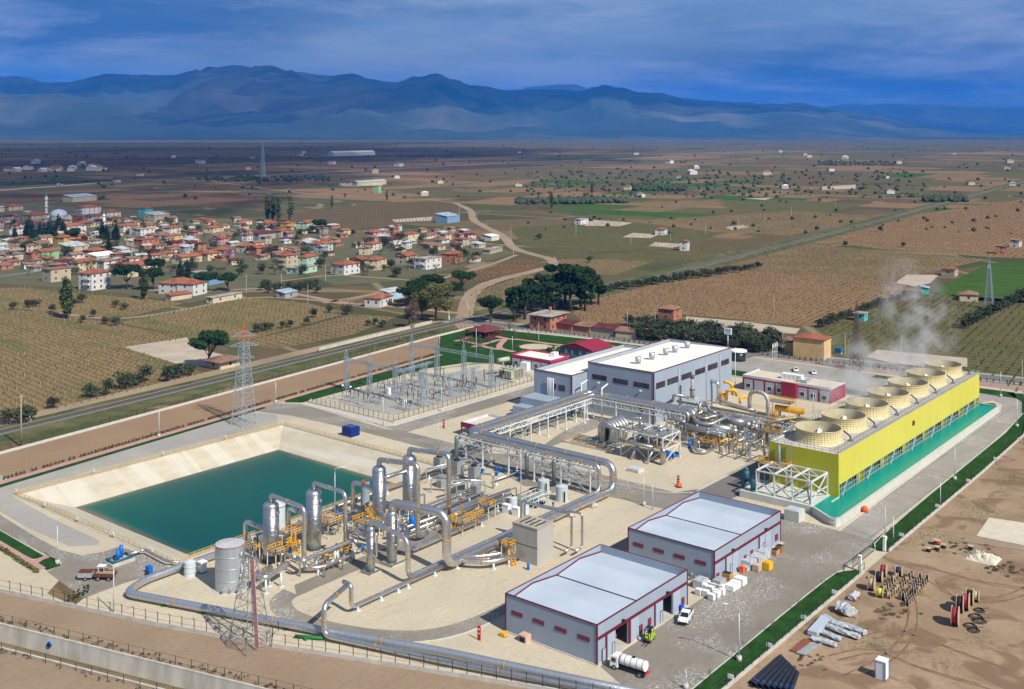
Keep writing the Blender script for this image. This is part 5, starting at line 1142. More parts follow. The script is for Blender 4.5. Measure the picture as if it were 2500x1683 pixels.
p = c3(570,920); t = thing('blue_drum', 'bright blue upright vessel at the foot of the farthest separator', 'vessel', p); MB().lathe((p.x, p.y, 0), [(.75,.3),(.75,2.9),(.5,3.3),(.05,3.5)], 16).build('shell', m_blue, t); MB().lathe((p.x, p.y, 0), [(.8,0),(.8,.3)], 12).build('base', m_conc, t)
# concrete silencer tower
t = thing('concrete_silencer', 'tall bare concrete box with slots in its top, beside the nearer warehouse', 'concrete tower', (177.8,138.3,0)); X0, Y0, X1, Y1 = 177.9,138.3,183.4,144.9; HS = topz((177.9,138.3),1060 + 912/3.8817)
m_csil = clad('board_marked_concrete', (.40,.385,.34), per=1.1, st=.18, rough=.9)
b = MB(); b.box(X0, Y0,0, X1, Y1, HS - .01); b.build('wall', m_csil, t); sl = MB(); sl.box(X0 - .08, Y0 - .08, HS, X1 + .08, Y1 + .08, HS + .25); r_ = sl.build('roof', mat('dusty_slab', (.36,.31,.25),.95, var=.2, scale=.7), t)
for i in range(4): MB().box(X0 + .9, Y1 - 1.5 - i*1.35, HS + .252, X1 - .8, Y1 - 1.05 - i*1.35, HS + .256).build('slot_shade', m_dark, r_)  # flat dark strips on the slab, painting the shade inside slots
MB().box(X0 - .02, Y0 - .02, HS*.48, X0 + .03, Y1 + .02, HS*.48 + .12).build('joint', m_dark, t)
platform('silencer_ladder', 'narrow yellow caged stairs against the concrete silencer', 174.6,143.2,176.6,145.2,3.6, stairs=((174.9,142,0),(175.8,144.6,3.5)))
pipe('silencer_inlet', 'silver branch pipe curving into the concrete silencer, the nearer of two', [(167.2,150.3,1.7),(168.2,147.6,1.7),(170.2,144.6,1.7),(177.7,142.0,1.7)], .52, m_alu, 1.8,5, [(171,144.3,1.7),(174.5,143.1,1.7)])
pipe('silencer_inlet', 'silver branch pipe curving into the concrete silencer, the farther of two', [(169.5,150.3,1.7),(171,148.3,1.7),(173.6,146.6,1.7),(178.1,144.5,1.7)], .48, m_alu, 1.8,5, [(172.6,147.2,1.7)])
for k, (px0, px1, pt, l) in enumerate(((1585,1930,690, 'inner one of two thin goalpost pipes crossing over beside the concrete silencer'),(1600,2035,672, 'outer one of two thin goalpost pipes crossing over beside the concrete silencer'))):
    A = V_((187.4,149.2 + k*1.0,1.2)); B_ = V_((187.6 + k*1.6,136.6 - k*1.6,1.4)); h = 7.2
    A = V_((*c3(px0 + 5,1000,0)[:2], 1.)) if False else A
    pipe('goalpost_pipe', l, [A, A + VZ(h), B_ + VZ(h), B_, B_ + V_((-2.5,0,0))], .26, m_alu, .8,6)
p = c3(1668,1290); t = thing('blue_bottle', 'small upright blue cylinder in front of the concrete silencer', 'cylinder', p); MB().lathe(p, [(.28,0),(.28,1.35),(.1,1.6)], 10).build('body', m_blue, t); MB().lathe(p, [(.36,0),(.36,.08)], 10).build('foot', m_conc, t)
MB().cyl(p, p, .1)
# blocks under the low pair of pipes
for x in (214.2,205.8,197.5):
    t = thing('pipe_block', 'square concrete block under the twin low pipes, ' + {214.2: 'nearest the rack bends', 205.8: 'middle of three', 197.5: 'farthest from the rack bends'}[x], 'concrete block', (x, 150.8,0)); MB().cb((x, 150.6,0),.9,2.2,1.0).build('block', m_conc, t); MB().cb((x, 150.6,-.02),1.7,3.0,.14).build('footing', m_dirt2, t)
# process yard in front of the turbine hall
p_ = Z(1640,880,6.47); q_ = Z(1360,1000,5.8225)
def pp(label, pts, r, m=None, name='process_pipe', bend=None, bands=5., sup=(), fn=p_, n=12):
    return pipe(name, label, [fn(*a) for a in pts], r, m or m_alub, bend, bands, sup, n=n)
m_org = mat('orange_yellow_pipe', (.86,.40,.004),.4, var=.05)
def drum(label, a, c, r, fn=p_, cone=None, zz=None, m=None):
    A, B_ = fn(*a), fn(*c); t = thing('condenser_drum', label, 'drum', (A.x, A.y, 0)); MB().cyl(A, B_, r, 20).build('shell', m or m_alub, t); d = (B_ - A).normalized()
    MB().cyl(B_ - d*.25, B_ + d*.02, r*1.05,20).build('end_ring', m_galv, t)
    if cone: MB().cyl(B_ + d*.02, B_ + d*2.0, r*.98,20, r*.45).build('reducer', m_alu, t)
    for k in (.18,.82):
        s = A + (B_ - A)*k; MB().cb((s.x, s.y, 0),.8, r*1.7, s.z - r*.8).build('saddle', m_conc, t)
    return t, A, B_, d
drum('long silver drum nearest the camera in the tangle of pipes before the turbine hall', (90,1020,4.3),(830,1165,4.3),1.0)
_, A, B_, d = drum('long silver drum with a cone end, just behind the nearest one', (380,1000,5.0),(940,1105,5.0),1.05, cone=1)
E_ = B_ + d*2
VX = p_(1320,1290,0); VX2 = V_((VX.x, VX.y, 5.3))
pipe('process_pipe', 'silver pipe leading from the second drum cone into the upright collector', [E_, E_ + d*1.5, VX2 + V_((-1,1,-.6)), VX2 + VZ(-.6)], .42, m_alub, 1.2,0)
_, A, B_, d = drum('silver drum with a cone end, third back in the tangle of pipes', (760,915,6.0),(1150,1000,6.0),1.05, cone=1)
E_ = B_ + d*2; pipe('process_pipe', 'silver pipe leading from the third drum cone down to the upright collector', [E_, E_ + d*1., VX2 + V_((0,1.2,.8)), VX2], .42, m_alub, 1.2,0)
t = thing('collector', 'upright silver collector where three fat pipes meet beside the cooling tower corner', 'vessel', (VX.x, VX.y, 0)); MB().lathe((VX.x, VX.y, 0), [(.9,.8),(1.15,1.3),(1.15,4.8),(.8,5.3),(.2,5.5)], 18).build('shell', m_vess, t); MB().lathe((VX.x, VX.y, 0), [(1.0,0),(1.0,.85)], 14).build('skirt', m_conc, t)
# exhaust stack on its white frame
S0 = p_(325,905,0); zt = topz(S0,880 + 240/6.47); t = thing('exhaust_stack', 'grey exhaust stack with a rusty collar on a white lattice frame by the turbine hall', 'stack', (S0.x, S0.y, 0))
MB().lathe((S0.x, S0.y, 0), [(.75,6.0),(.75, zt - 4.2),(.5, zt - 3.6),(.5, zt)], 16).build('pipe', mat('weathered_stack', (.36,.34,.31),.6,.3, var=.15, scale=1), t)
MB().lathe((S0.x, S0.y, 0), [(.66, zt - .9),(.66, zt + .1),(.45, zt + .1)], 16, cap=False).lathe((S0.x, S0.y, 0), [(.85, zt - 4.6),(.85, zt - 4.2)], 16, cap=False).build('rusty_collar', mat('rust_brown', (.13,.055,.035),.8), t)
b = MB()
for sx_2 in (-1,1):
    for sy in (-1,1): MB().beam((S0.x + sx_2*1.5, S0.y + sy*1.5,0),(S0.x + sx_2*1.2, S0.y + sy*1.2,6.4),.2).build('frame_leg', m_steelw, t)
for z in (2.2,4.4,6.4):
    for a, c in (((-1,-1),(1,-1)),((1,-1),(1,1)),((1,1),(-1,1)),((-1,1),(-1,-1))): b.beam((S0.x + a[0]*1.4, S0.y + a[1]*1.4, z),(S0.x + c[0]*1.4, S0.y + c[1]*1.4, z),.14); b.beam((S0.x + a[0]*1.4, S0.y + a[1]*1.4, z - 2.1),(S0.x + c[0]*1.4, S0.y + c[1]*1.4, z),.11)
b.build('frame_bracing', m_steelw, t)
pp('fat silver pipe making a hairpin loop at the left of the process tangle', [(40,770,7),(15,800,7),(10,900,6),(110,960,5.5),(220,975,5.5)], .5)
pp('silver pipe in a long wave over the drums, nearest of the waving pipes', [(175,1000,4),(180,860,7),(260,825,7.5),(340,870,7),(380,975,6.2),(500,1005,6),(620,1010,6),(820,915,7),(990,840,7)], .5)
pp('silver pipe in a long wave over the drums, behind the nearest one', [(225,830,7),(260,740,8.5),(330,750,8.5),(370,880,6.8),(520,930,6.6),(640,885,7),(720,880,7)], .48)
pp('silver pipe bending down in an S in the middle of the tangle', [(430,860,6),(440,690,9),(500,655,9.3),(560,700,9),(600,800,7.5),(700,835,7.2)], .48)
pp('small silver riser standing in front of the waving pipes', [(235,1010,4),(235,880,6.5),(300,880,6.5),(305,1000,4)], .26, bands=0)
pp('dull pipe from the turbine hall corner to the exhaust stack', [(20,640,5),(30,550,9),(120,550,9),(270,590,8.2)], .42)
pp('dark silver drum pipe behind the waving pipes', [(560,770,5),(980,820,5)], .75, m_alub, bands=6)
A = p_(1230,760,4); C_ = p_(1520,960,1.); 
AX, AY = C_.x, C_.y; PL = V_((AX, atX(AX, 1640 + 1228/6.47),0)); zt = topz((AX, (AY + PL.y)/2),880 + 500/6.47)
pipe('arch_pipe', 'big dull grey pipe arch standing high over the process yard', [(AX, PL.y, 4.),(AX, PL.y, zt),(AX, AY, zt),(AX, AY, 1.)], .6, pipe_mat('matt_grey_pipe', (.42,.43,.43),.55,.4),3.3,7, n=16)
# rack D and the long brown pipes
RD = thing('pipe_rack', 'galvanised rack of long brown pipes between the turbine hall and the cooling tower', 'pipe rack', p_(400,900,0)); a = p_(400,640,6.4); c = p_(2330,960,6.4)
X_ = 292.0; a = V_((X_, 170,0)); c = V_((X_, 122,0)); truss(RD, a, c, 6.6,1.2,3.4,22); posts(RD, [(X_, 169),(X_, 158),(X_, 147),(X_, 137),(X_, 126)], 6.6,3.4,(0,1),(2,)); railing('handrail', [(X_ - 1.8,170,6.7),(X_ - 1.8,122,6.7)], None, 2,1.1, m_galv, parent=RD)
pipe('long_brown_pipe', 'long brown pipe along the top of the galvanised rack, ending at the cooling tower', [(X_ - .9,172,7.2),(X_ - .9,123.8,7.2)], .34, m_old, 0,6)
pipe('long_brown_pipe', 'second brown pipe on the rack, dropping into the process yard at its near end', [(285.5,139.5,2),(285.5,139.5,7.0),(287,136.5,8.2),(X_ + .8,134,8.2),(X_ + .8,123.8,8.2)], .5, m_old, 1.3,5)
# orange pipes and orange tank
for k, (lab, pts) in enumerate((('orange yellow pipe hooping over beside the turbine hall wall, upper one', [(960,540,7.5),(955,400,11),(900,345,12),(820,340,12)]),('orange yellow pipe hoop standing in front of the hall wall, tallest', [(865,620,6),(865,490,9.3),(940,460,10),(1020,490,9.3),(1020,555,7.8)]),('orange yellow pipe hoop standing in front of the hall wall, left of the tall one', [(775,600,6),(775,530,8),(800,510,8.4),(835,540,8),(840,600,6)]),
        ('orange yellow pipe elbow left of the big grey arch', [(1080,680,6),(1080,600,7.6),(1120,575,8),(1190,575,8)]),('orange yellow pipe low down beside the upright collector', [(760,1305,1.6),(880,1235,2.4),(1090,1262,2.4)]),('orange yellow pipe loop under the upright collector', [(905,1210,2.8),(915,1285,1.8),(1020,1315,1.6),(1080,1290,1.6)]))):
    pp(lab, pts, .46, m_org, 'orange_pipe', .9,0)
A, B_ = p_(1640,745,3.2), p_(2070,812,3.2); t = thing('orange_tank', 'horizontal orange yellow tank with rounded ends under a railed platform', 'tank', (A.x, A.y, 0)); MB().cyl(A, B_, .95,20).build('shell', m_org, t); d = (B_ - A).normalized(); MB().tube([B_, B_ + d*.25, B_ + d*.45, B_ + d*.55], .95,20,0, True, .45).build('end_cap', m_org, t)
for k in (.15,.85): s = A + (B_ - A)*k; MB().cb((s.x, s.y, 0),1.2,.5,2.5).build('saddle', m_galv, t)
s = A + (B_ - A)*.25; platform('tank_platform', 'yellow railed platform above the orange tank', s.x - 2.2, s.y - 3.5, s.x + 2, s.y + 4.2,5.4)
t = thing('silver_elbow', 'fat polished silver elbow coming out of the turbine hall wall', 'pipe', (313,177,0)); Wp = V_((atY(177.2,1640 + 625/6.47),177.2,0)); zz_ = topz(Wp, 880 + 330/6.47); MB().tube([(Wp.x, 177.25, zz_),(Wp.x, 174.6, zz_),(Wp.x, 174.6, zz_ - 5.5)], .6,14,1.8).build('pipe_run', m_alu, t); MB().cb((Wp.x, 174.6,0),1.6,1.6, zz_ - 5.5).build('stand', m_galv, t)
pipe('process_pipe', 'thick dull pipe sloping from the polished elbow towards the orange hoops', [(Wp.x, 174.6, zz_ - 5.6),(Wp.x - 1,170, zz_ - 6.2),(Wp.x - 3,160, zz_ - 6.5)], .6, m_alub, 1.5,5)
# upright orange lattice mast beside the brown pipe
M0 = p_(1610,1185,0); t = thing('orange_mast', 'orange lattice support tower under the brown pipe beside the cooling tower', 'support tower', M0); b = MB()
for sx_2 in (-1,1):
    for sy in (-1,1): MB().beam((M0.x + sx_2*.9, M0.y + sy*.9,0),(M0.x + sx_2*.5, M0.y + sy*.5,7.4),.2).build('leg', m_yellow, t)
for k in range(5):
    z0, z1 = k*1.45,(k + 1)*1.45
    for a, c in (((-1,-1),(1,-1)),((1,-1),(1,1)),((1,1),(-1,1)),((-1,1),(-1,-1))): b.beam((M0.x + a[0]*.85, M0.y + a[1]*.85, z0),(M0.x + c[0]*.75, M0.y + c[1]*.75, z1),.12)
b.build('lattice', m_yellow, t); railing('handrail', [(M0.x - 2, M0.y - 1.5,7.6),(M0.x - 2, M0.y + 6,7.6)], None, 1.1,1.1, m_yellow, parent=t)
for k, (pts, lab) in enumerate((([(1170,1490,.3),(1170,1310,3.4),(1330,1250,3.4),(1370,1380,1.2),(1430,1350,1.2),(1430,1240,3.0)], 'outer bright silver loop pipe near the cooling tower corner'),([(1205,1470,.3),(1210,1340,3),(1300,1290,3),(1360,1400,.8)], 'inner bright silver loop pipe near the cooling tower corner'))): pp(lab, pts, .26, m_alu, 'loop_pipe', .9,0)
pp('silver U pipe on the ground beside the yellow gratings', [(140,1190,2.6),(380,1245,2.6),(430,1310,2.0)], .32, m_alu, 'ground_pipe', 1., 0)
pp('fat silver U pipe lying on the ground around the yellow gratings', [(370,1300,2),(370,1435,.9),(520,1455,.8),(660,1380,.8)], .5, m_alu, 'ground_pipe', 1.4,0)
P = p_(400,1400,0); platform('valve_platform', 'yellow grated stand inside the silver U pipe on the ground', P.x + .6, P.y - 4.2, P.x + 3.6, P.y - .4,1.8)
random.seed(11)
# pedestals, small valves and posts that fill the process yard
for i in range(24):
    x, y = RU(272,300), RU(127,164); h = RU(1.6,3.6); t = thing('pedestal', 'squat concrete pedestal under the process pipes', 'pedestal', (x, y, 0), 'concrete pedestals under the process pipes'); MB().cb((x, y, 0),1.1,1.4,.35).build('footing', m_conc, t); MB().cb((x, y, .35),.7,.9, h).build('pier', m_conc, t)
for i in range(9):
    x, y = RU(272,300), RU(128,160); platform('process_platform', 'yellow railed platform among the process pipes', x, y, x + RU(1.5,3), y + RU(2,4.5), RU(1.6,5.8), grp='yellow platforms among the process pipes')
for i in range(14):
    x, y = RU(270,300), RU(127,164); z = RU(4,8); t = thing('pipe_portal', 'grey steel portal frame in the process tangle', 'steel frame', (x, y, 0), 'grey steel portals in the process tangle')
    for s in (0,4): MB().beam((x, y + s, 0),(x, y + s, z),.24).build('leg', m_galv, t)
    MB().beam((x, y - .3, z),(x, y + 4.3, z),.26).beam((x, y, z - 2),(x, y + 4, z - .2),.14).build('beam', m_galv, t); MB().tube([(x - 3, y + 2, z + .3),(x + 4, y + 2, z + .3),(x + 4, y + 2,.5)], .22,8,.6).build('pipe', m_alu if i % 2 else m_old, t)
for i in range(34):
    x, y = RU(271,301), RU(127,165); z = RU(1.5,6.2); t = thing('service_pipe', 'thin dull service pipe deep in the process tangle', 'pipe', (x, y, 0), 'thin service pipes deep in the tangle'); L_ = RU(3,8); a = random.random() < .5
    d = V_((L_, 0,0)) if a else V_((0, L_, 0)); s = V_((x, y, z)); MB().tube([s + VZ(-z), s, s + d, s + d + VZ(-z*.6)], .2,8,.5).build('pipe_run', m_alub, t); MB().cyl(s + d*.5 + VZ(-.35), s + d*.5 + VZ(.4),.34,8).build('valve', m_galv if i % 3 else m_blue, t)
# white pump structure
A = q_(910,665,0); X0, Y1 = A.x, A.y; Y0 = atX(X0,1360 + 1500/5.8225); X1 = atY(Y0,1360 + 1742/5.8225); zT = 7.4
WS = thing('equipment_structure', 'open white steel structure crowded with silver vessels, before the turbine hall', 'steel structure', (X0, Y0,0)); ys = [Y0 + (Y1 - Y0)*k/3 for k in range(4)]
for x in (X0, X1):
    for y in ys: MB().beam((x, y, 0),(x, y, zT),.32).build('column', m_steelw, WS)
for z in (4.0, zT):
    b = MB()
    for y in ys: b.beam((X0, y, z),(X1, y, z),.28)
    for x in (X0,(X0 + X1)/2, X1): b.beam((x, Y0, z),(x, Y1, z),.28)
    b.build('floor_beams', m_steelw, WS)
MB().box(X0 + .3, Y0 + .3,4.15, X1 - .3, Y1 - .3,4.22).build('grating', m_grate, WS); MB().box(X0 + .3, Y0 + .3, zT + .15,(X0 + X1)/2 + 1, Y0 + (Y1 - Y0)*.45, zT + .2).build('grating', m_grate, WS)
b = MB()
for k in range(3):
    b.beam((X0, ys[k], .3 if k % 2 else 3.9),(X0, ys[k + 1], 3.9 if k % 2 else .3),.18)
b.beam((X0, Y0,4),(X1, Y0, zT),.2); b.beam((X0, Y0, zT),(X1, Y0,4),.2); b.beam((X0, Y0,0.3),(X1, Y0,4),.2); b.build('bracing', m_steelw, WS)
railing('handrail', [(X0, Y1, zT),(X0, Y0, zT),(X1, Y0, zT)], None, 1.4,1.1, m_galv, parent=WS); railing('handrail', [(X0, Y1,4),(X0, Y0,4),(X1, Y0,4)], None, 1.4,1.1, m_yellow, parent=WS)
def vess2(label, x, y, z0, z1, r, m=m_vess, name='pressure_vessel'):
    t = thing(name, label, 'vessel', (x, y, 0)); MB().lathe((x, y, 0), [(r*.4, z0 + .3),(r, z0 + .8),(r, z1 - .6),(r*.8, z1 - .2),(.1, z1)], 16).build('shell', m, t)
    for k in range(3): a = 2.09*k; MB().beam((x + r*.8*math.cos(a), y + r*.8*math.sin(a), z0),(x + r*.8*math.cos(a), y + r*.8*math.sin(a), z0 + 1),.14).build('leg', m_galv, t)
    return t
MY = (Y0 + Y1)/2; MX = (X0 + X1)/2
vess2('silver pressure vessel on top of the white structure, with a thin hoop pipe', MX - 1, Y0 + (Y1 - Y0)*.68,4.2,9.6,.8); vess2('smaller silver pressure vessel on top of the white structure', MX, Y0 + (Y1 - Y0)*.25,4.2,8.6,.7)
P = q_(1497,800,0); vess2('silver upright vessel at ground level by the blue motor', P.x + .4, P.y, .2,4.6,.85)
pipe('hoop_pipe', 'thin white hoop pipe over the structure vessel', [(MX - 1, Y0 + (Y1 - Y0)*.68,9.4),(MX - 1, Y0 + (Y1 - Y0)*.68,10.6),(MX - 2.4, Y0 + (Y1 - Y0)*.82,10.6),(MX - 2.4, Y0 + (Y1 - Y0)*.82,7.6)], .16, m_alu, .4,0)
pipe('structure_pipe', 'silver pipe along the near face of the white structure, dropping at its corner', [(X0 - .8, Y1 + 1,8.3),(X0 - .8, Y0 + 1.2,8.3),(X0 - .8, Y0 + 1.2,4.8)], .24, m_alu, .6,5)
pipe('structure_pipe', 'thicker dull pipe slung halfway up the near face of the white structure', [(X0 - .7, Y1 + .3,4.6),(X0 - .7, Y0 + 2.6,4.6)], .42, m_alub, 0,5)
for k in range(6):
    y = Y0 + (Y1 - Y0)*(k + .5)/6; pipe('structure_pipe', 'thin silver pipe laid across inside the white structure', [(X0 + .8, y, 5.2),(X0 + .8, y, 6.1 + (k % 3)*.4),(X1 - 1, y, 6.1 + (k % 3)*.4),(X1 - 1, y, 4.6)], .2, m_alu, .5,0, group='thin pipes laid across the white structure')
P = q_(1590,640,1.5); t = thing('blue_motor', 'bright blue round motor beside the upright vessel at the structure corner', 'motor', P); MB().cyl(P + V_((0,.9,0)), P + V_((0,-1.1,0)),.95,16).build('body', m_blue, t); MB().cyl(P + V_((0,-1.1,0)), P + V_((0,-2.1,0)),.5,12).build('shaft_housing', m_blue, t); MB().cb((P.x, P.y, 0),1.4,2.4,.8).build('plinth', m_conc, t)
P = q_(1715,625,1.0); t = thing('blue_pump', 'small blue pump at the right end of the white structure', 'pump', P); MB().cyl(P + V_((0,.8,0)), P + V_((0,-.8,0)),.42,10).build('body', m_blue, t); MB().cb((P.x, P.y, 0),.8,1.6,.7).build('plinth', m_conc, t)
P = q_(1880,550,0); t = thing('blue_valve', 'upright blue valve between the white structure and the yellow gratings', 'valve', P); MB().cyl(P, P + VZ(2.2),.35,10).build('body', m_blue, t); MB().cyl(P + VZ(2.2), P + VZ(2.4),.5,10).build('handwheel', m_blue, t)
P = p_(70,760,4); t = thing('blue_motor', 'blue motor high up beside the turbine hall corner', 'motor', P); MB().cyl(P + V_((0,2,-.3)), P + V_((0,-2,.3)),.6,12).build('body', m_blue, t); MB().cb((P.x, P.y, 0),1.2,2,3.4).build('stand', m_galv, t)
for k, (px, py) in enumerate(((1065,720),(1290,780))):
    P = q_(px, py, 0); pipe('drain_pipe', ['slanting bright drain pipe under the white structure, left', 'slanting bright drain pipe under the white structure, right'][k], [P + VZ(.2), P + VZ(1.2), P + V_((1.5,-1,4))], .28, m_alu, .5,0)
# ribbed condenser barrel
P0 = q_(690,215,6.3); t = thing('ribbed_condenser', 'ribbed silver condenser barrel with curved legs, left of the white structure', 'condenser', (P0.x, P0.y, 0)); xx, yy = P0.x, P0.y
for i in range(6):
    x = xx + i*1.5; MB().lathe((0,0,0), [(0.1,0)], 3, cap=False) if False else None
    b = MB(); b.tube([(x, yy + 1.8,.6),(x, yy + 1.8,5.6),(x, yy, 7.0),(x, yy - 2.4,5.6),(x, yy - 2.0,3.2),(x, yy - 1.2,.8)], .78,12,2.2); b.build('rib', m_alub, t)
MB().box(xx - .4, yy - 2.6,0, xx + 8.4, yy + 2.6,.7).build('base', m_conc, t)
pipe('process_pipe', 'silver pipe bending down at the left of the ribbed condenser', [q_(900,290,6.5),(xx - 1.6, yy - .5,6.5),(xx - 1.6, yy - .5,.5)], .5, m_alub, 1.2,4)
# sunken pit with a yellow rail and rows of pipes
A = q_(100,470,0); B_ = q_(775,625,0); X0p = A.x; Y1p, Y0p = A.y, B_.y
t = thing('pipe_pit', 'low walled pit with yellow rails and rows of thin pipes, left of the white structure', 'pipe pit', (X0p, Y0p, 0)); b = MB(); b.box(X0p - .25, Y0p, 0, X0p, Y1p, .75).box(X0p, Y1p - .25,0, X0p + 9, Y1p, .75).box(X0p, Y0p, 0, X0p + 2, Y0p + .25,.75); b.build('wall', m_kerb, t)
railing('handrail', [(X0p + .3, Y0p + .4,.3),(X0p + .3, Y1p - .5,.3),(X0p + 9, Y1p - .5,.3)], None, 1.3,1.2, m_yellow, parent=t)
for i in range(5): MB().tube([(X0p + 1.2 + i*.8, Y0p + .5,1.1 + .15*i),(X0p + 1.2 + i*.8, Y1p - 2,1.1 + .15*i)], .16,8).build('pipe', mat('grey_green_pipe2', (.20,.25,.26),.4,.5), t)
for i in range(6): MB().beam((X0p + 1, Y0p + 1 + i*2.6,0),(X0p + 1, Y0p + 1 + i*2.6,2.1),.14).beam((X0p + 1, Y0p + 1 + i*2.6,1.9),(X0p + 4.6, Y0p + 1 + i*2.6,1.9),.14).build('frame', m_galv, t)
# hatch, hydrant signs and hoses
P = q_(1120,880,0); t = thing('vent_hatch', 'raised square concrete hatch with a grey lid on the open gravel', 'hatch', P); MB().cb(P, 3.0,3.4,.9).build('box', m_bas, t); MB().cb((P.x, P.y, .905),2.2,2.6,.06).build('lid', m_roofw, t)
for k, (fn, px, py, hs, lab) in enumerate(((q_, 1722,1085,1, 'red hydrant sign board with an orange hose bundle at its foot, on the open gravel'),(Z(600,1280,2.911),1658,828,0, 'red hydrant sign board left of the nearer warehouse'),(c3,1028,712,0, 'red hydrant sign board beside the valve platforms'),(Z(720,840,4.479),1627,925,0, 'red hydrant sign board by the open maroon shelter'))):
    P = fn(px, py, 0); t = thing('hydrant_sign', lab, 'sign', P); b = MB().cb((P.x, P.y, 0),.12,.7,2.6); b.build('board', m_red, t); MB().box(P.x - .08, P.y - .2,1.9, P.x - .061, P.y + .2,2.2).box(P.x - .08, P.y - .2,1.2, P.x - .061, P.y + .2,1.4).build('symbol', m_sign, t)
    if hs: h_ = thing('hose_bundle', 'orange hose bundle lying at the foot of the red sign board', 'hose', P + V_((-1.2,-1,0))); MB().lathe((P.x - 1.0, P.y - .8,0), [(.3,0),(.75,.3),(.7,.9),(.2,1.2)], 12).build('cover', mat('orange_canvas', (.72,.10,.02),.6), h_); MB().cyl((P.x - 1, P.y - .8,0),(P.x - 1, P.y - .8,.1),.8,12).build('base', m_black, h_)
P = Z(1700,740,2.614)(1075,1335,0); t = thing('hose_bundle', 'orange covered bundle standing on the paving beside the green basin', 'hose', P); MB().lathe(P, [(.5,0),(.8,.5),(.6,1.2),(.15,1.5)], 10).build('cover', mat('orange_canvas', (.7,.1,.02)), t); MB().cyl(P, P + VZ(.1),.7,10).build('base', m_black, t)
P = Z(1700,740,2.614)(635,1400,0); t = thing('control_cabin', 'small pale concrete block cabin at the corner of the green basin', 'cabin', P); MB().cb((P.x + 1.2, P.y + .9,0),3.2,3.6,2.6).build('body', m_bas, t); MB().cb((P.x + 1.2, P.y + .9,2.61),2.4,2.6,.12).build('lid', m_roofw, t)
P = Z(720,840,4.479)(600,1030,0); t = thing('blue_container', 'dark blue boxy generator container on a slab between the pond and the switchyard', 'container', P); MB().box(217.6,238.2,.25,221.0,242.2,2.9).build('body', mat('container_blue', (.006,.022,.17),.4, var=.06), t); MB().box(217.4,238.0,0,221.2,242.4,.25).build('slab', m_conc, t); MB().box(218.2,239,2.9,220.4,241.2,3.0).build('roof_frame', mat('container_light', (.03,.09,.33),.4), t)
# switchyard
sheet('switchyard_slab', smooth([(300,246),(318,247),(319,262),(300,276),(270,279.5),(246,277.5),(243,270),(243.2,249),(246,246),(300,246)], 2),.085, m_pad2)
sheet('switchyard_road', smooth([(300,281),(326,279),(326,268),(318,276),(300,284)], 1),.1, m_road)
m_lat = mat('lattice_galv', (.36,.43,.46),.5,.3, var=.08); m_ins = mat('insulator_brown', (.045,.018,.018),.25, var=.2)
def lattice(t, x, y, z0, z1, w0, w1, n, m, bw=.09, lw=.14, legs=True):
    L4 = [(-1,-1),(1,-1),(1,1),(-1,1)]
    for a in L4: MB().beam((x + a[0]*w0, y + a[1]*w0, z0),(x + a[0]*w1, y + a[1]*w1, z1), lw).build('leg', m, t)
    b = MB(); zs = [z0 + (z1 - z0)*(1 - (1 - i/n)**1.15) for i in range(n + 1)]
    for i in range(n):
        f0 = (zs[i] - z0)/(z1 - z0); f1 = (zs[i+1] - z0)/(z1 - z0); r0 = w0 + (w1 - w0)*f0; r1 = w0 + (w1 - w0)*f1
        for k in range(4):
            a, c = L4[k], L4[(k + 1) % 4]
            b.beam((x + a[0]*r0, y + a[1]*r0, zs[i]),(x + c[0]*r1, y + c[1]*r1, zs[i+1]), bw); b.beam((x + c[0]*r0, y + c[1]*r0, zs[i]),(x + a[0]*r1, y + a[1]*r1, zs[i+1]), bw); b.beam((x + a[0]*r1, y + a[1]*r1, zs[i+1]),(x + c[0]*r1, y + c[1]*r1, zs[i+1]), bw)
    b.build('lattice', m, t)
def gantry(label, X, ys_, zb, zt, beams=True):
    t = thing('gantry', label, 'gantry', (X, ys_[0], 0))
    for y in ys_:
        lattice(t, X, y, 0, zb + .5,.75,.5,7, m_lat, .08,.13); b = MB()
        for a in (-1,1):
            for c in (-1,1): b.beam((X + a*.5, y + c*.5, zb + .5),(X, y, zt),.10)
        b.build('spike', m_lat, t)
    b = MB(); y0, y1 = min(ys_), max(ys_); n = int((y1 - y0)/1.3)
    for sx_2, sz in ((-.5,0),(.5,0),(-.5,-.9),(.5,-.9)): b.beam((X + sx_2, y0, zb + sz),(X + sx_2, y1, zb + sz),.12)
    for i in range(n):
        a, c = y0 + (y1 - y0)*i/n, y0 + (y1 - y0)*(i + 1)/n
        for s in (-.5,.5): b.beam((X + s, a, zb - (.9 if i % 2 else 0)),(X + s, c, zb - (0 if i % 2 else .9)),.08)
        b.beam((X - .5, a, zb),(X + .5, c, zb),.08)
    b.build('cross_beam', m_lat, t); return t
gantry('high steel gantry across the near end of the switchyard, four lattice posts', 257.5,(248,260.3,272.6,284.5),11.0,14.3)
gantry('high steel gantry across the far end of the switchyard, next to the transformer', 291.5,(247,260,273,286),11.0,14.5)
def low_gantry(label, a, c, z):
    t = thing('busbar_gantry', label, 'gantry', (*a, 0))
    for x, y in (a, c): lattice(t, x, y, 0, z, .55,.4,5, m_lat, .07,.11)
    d = (V_((*c, 0)) - V_((*a, 0))).normalized(); b = MB(); e = V_((*a, z)) - d*3.5; f = V_((*c, z)) + d*3.5; n_ = V_((-d.y, d.x, 0))
    for s in (-.4,.4): b.beam(e + n_*s, f + n_*s, .12); b.beam(e + n_*s - VZ(.6), f + n_*s - VZ(.6),.1)
    for k in range(8): u = e + (f - e)*(k + .5)/8; b.beam(u - n_*1.6, u + n_*1.6,.14)
    b.build('cross_beam', m_lat, t)
low_gantry('lower busbar gantry on the near side of the switchyard, parallel to the fence', (264,263),(276,264),9.0)
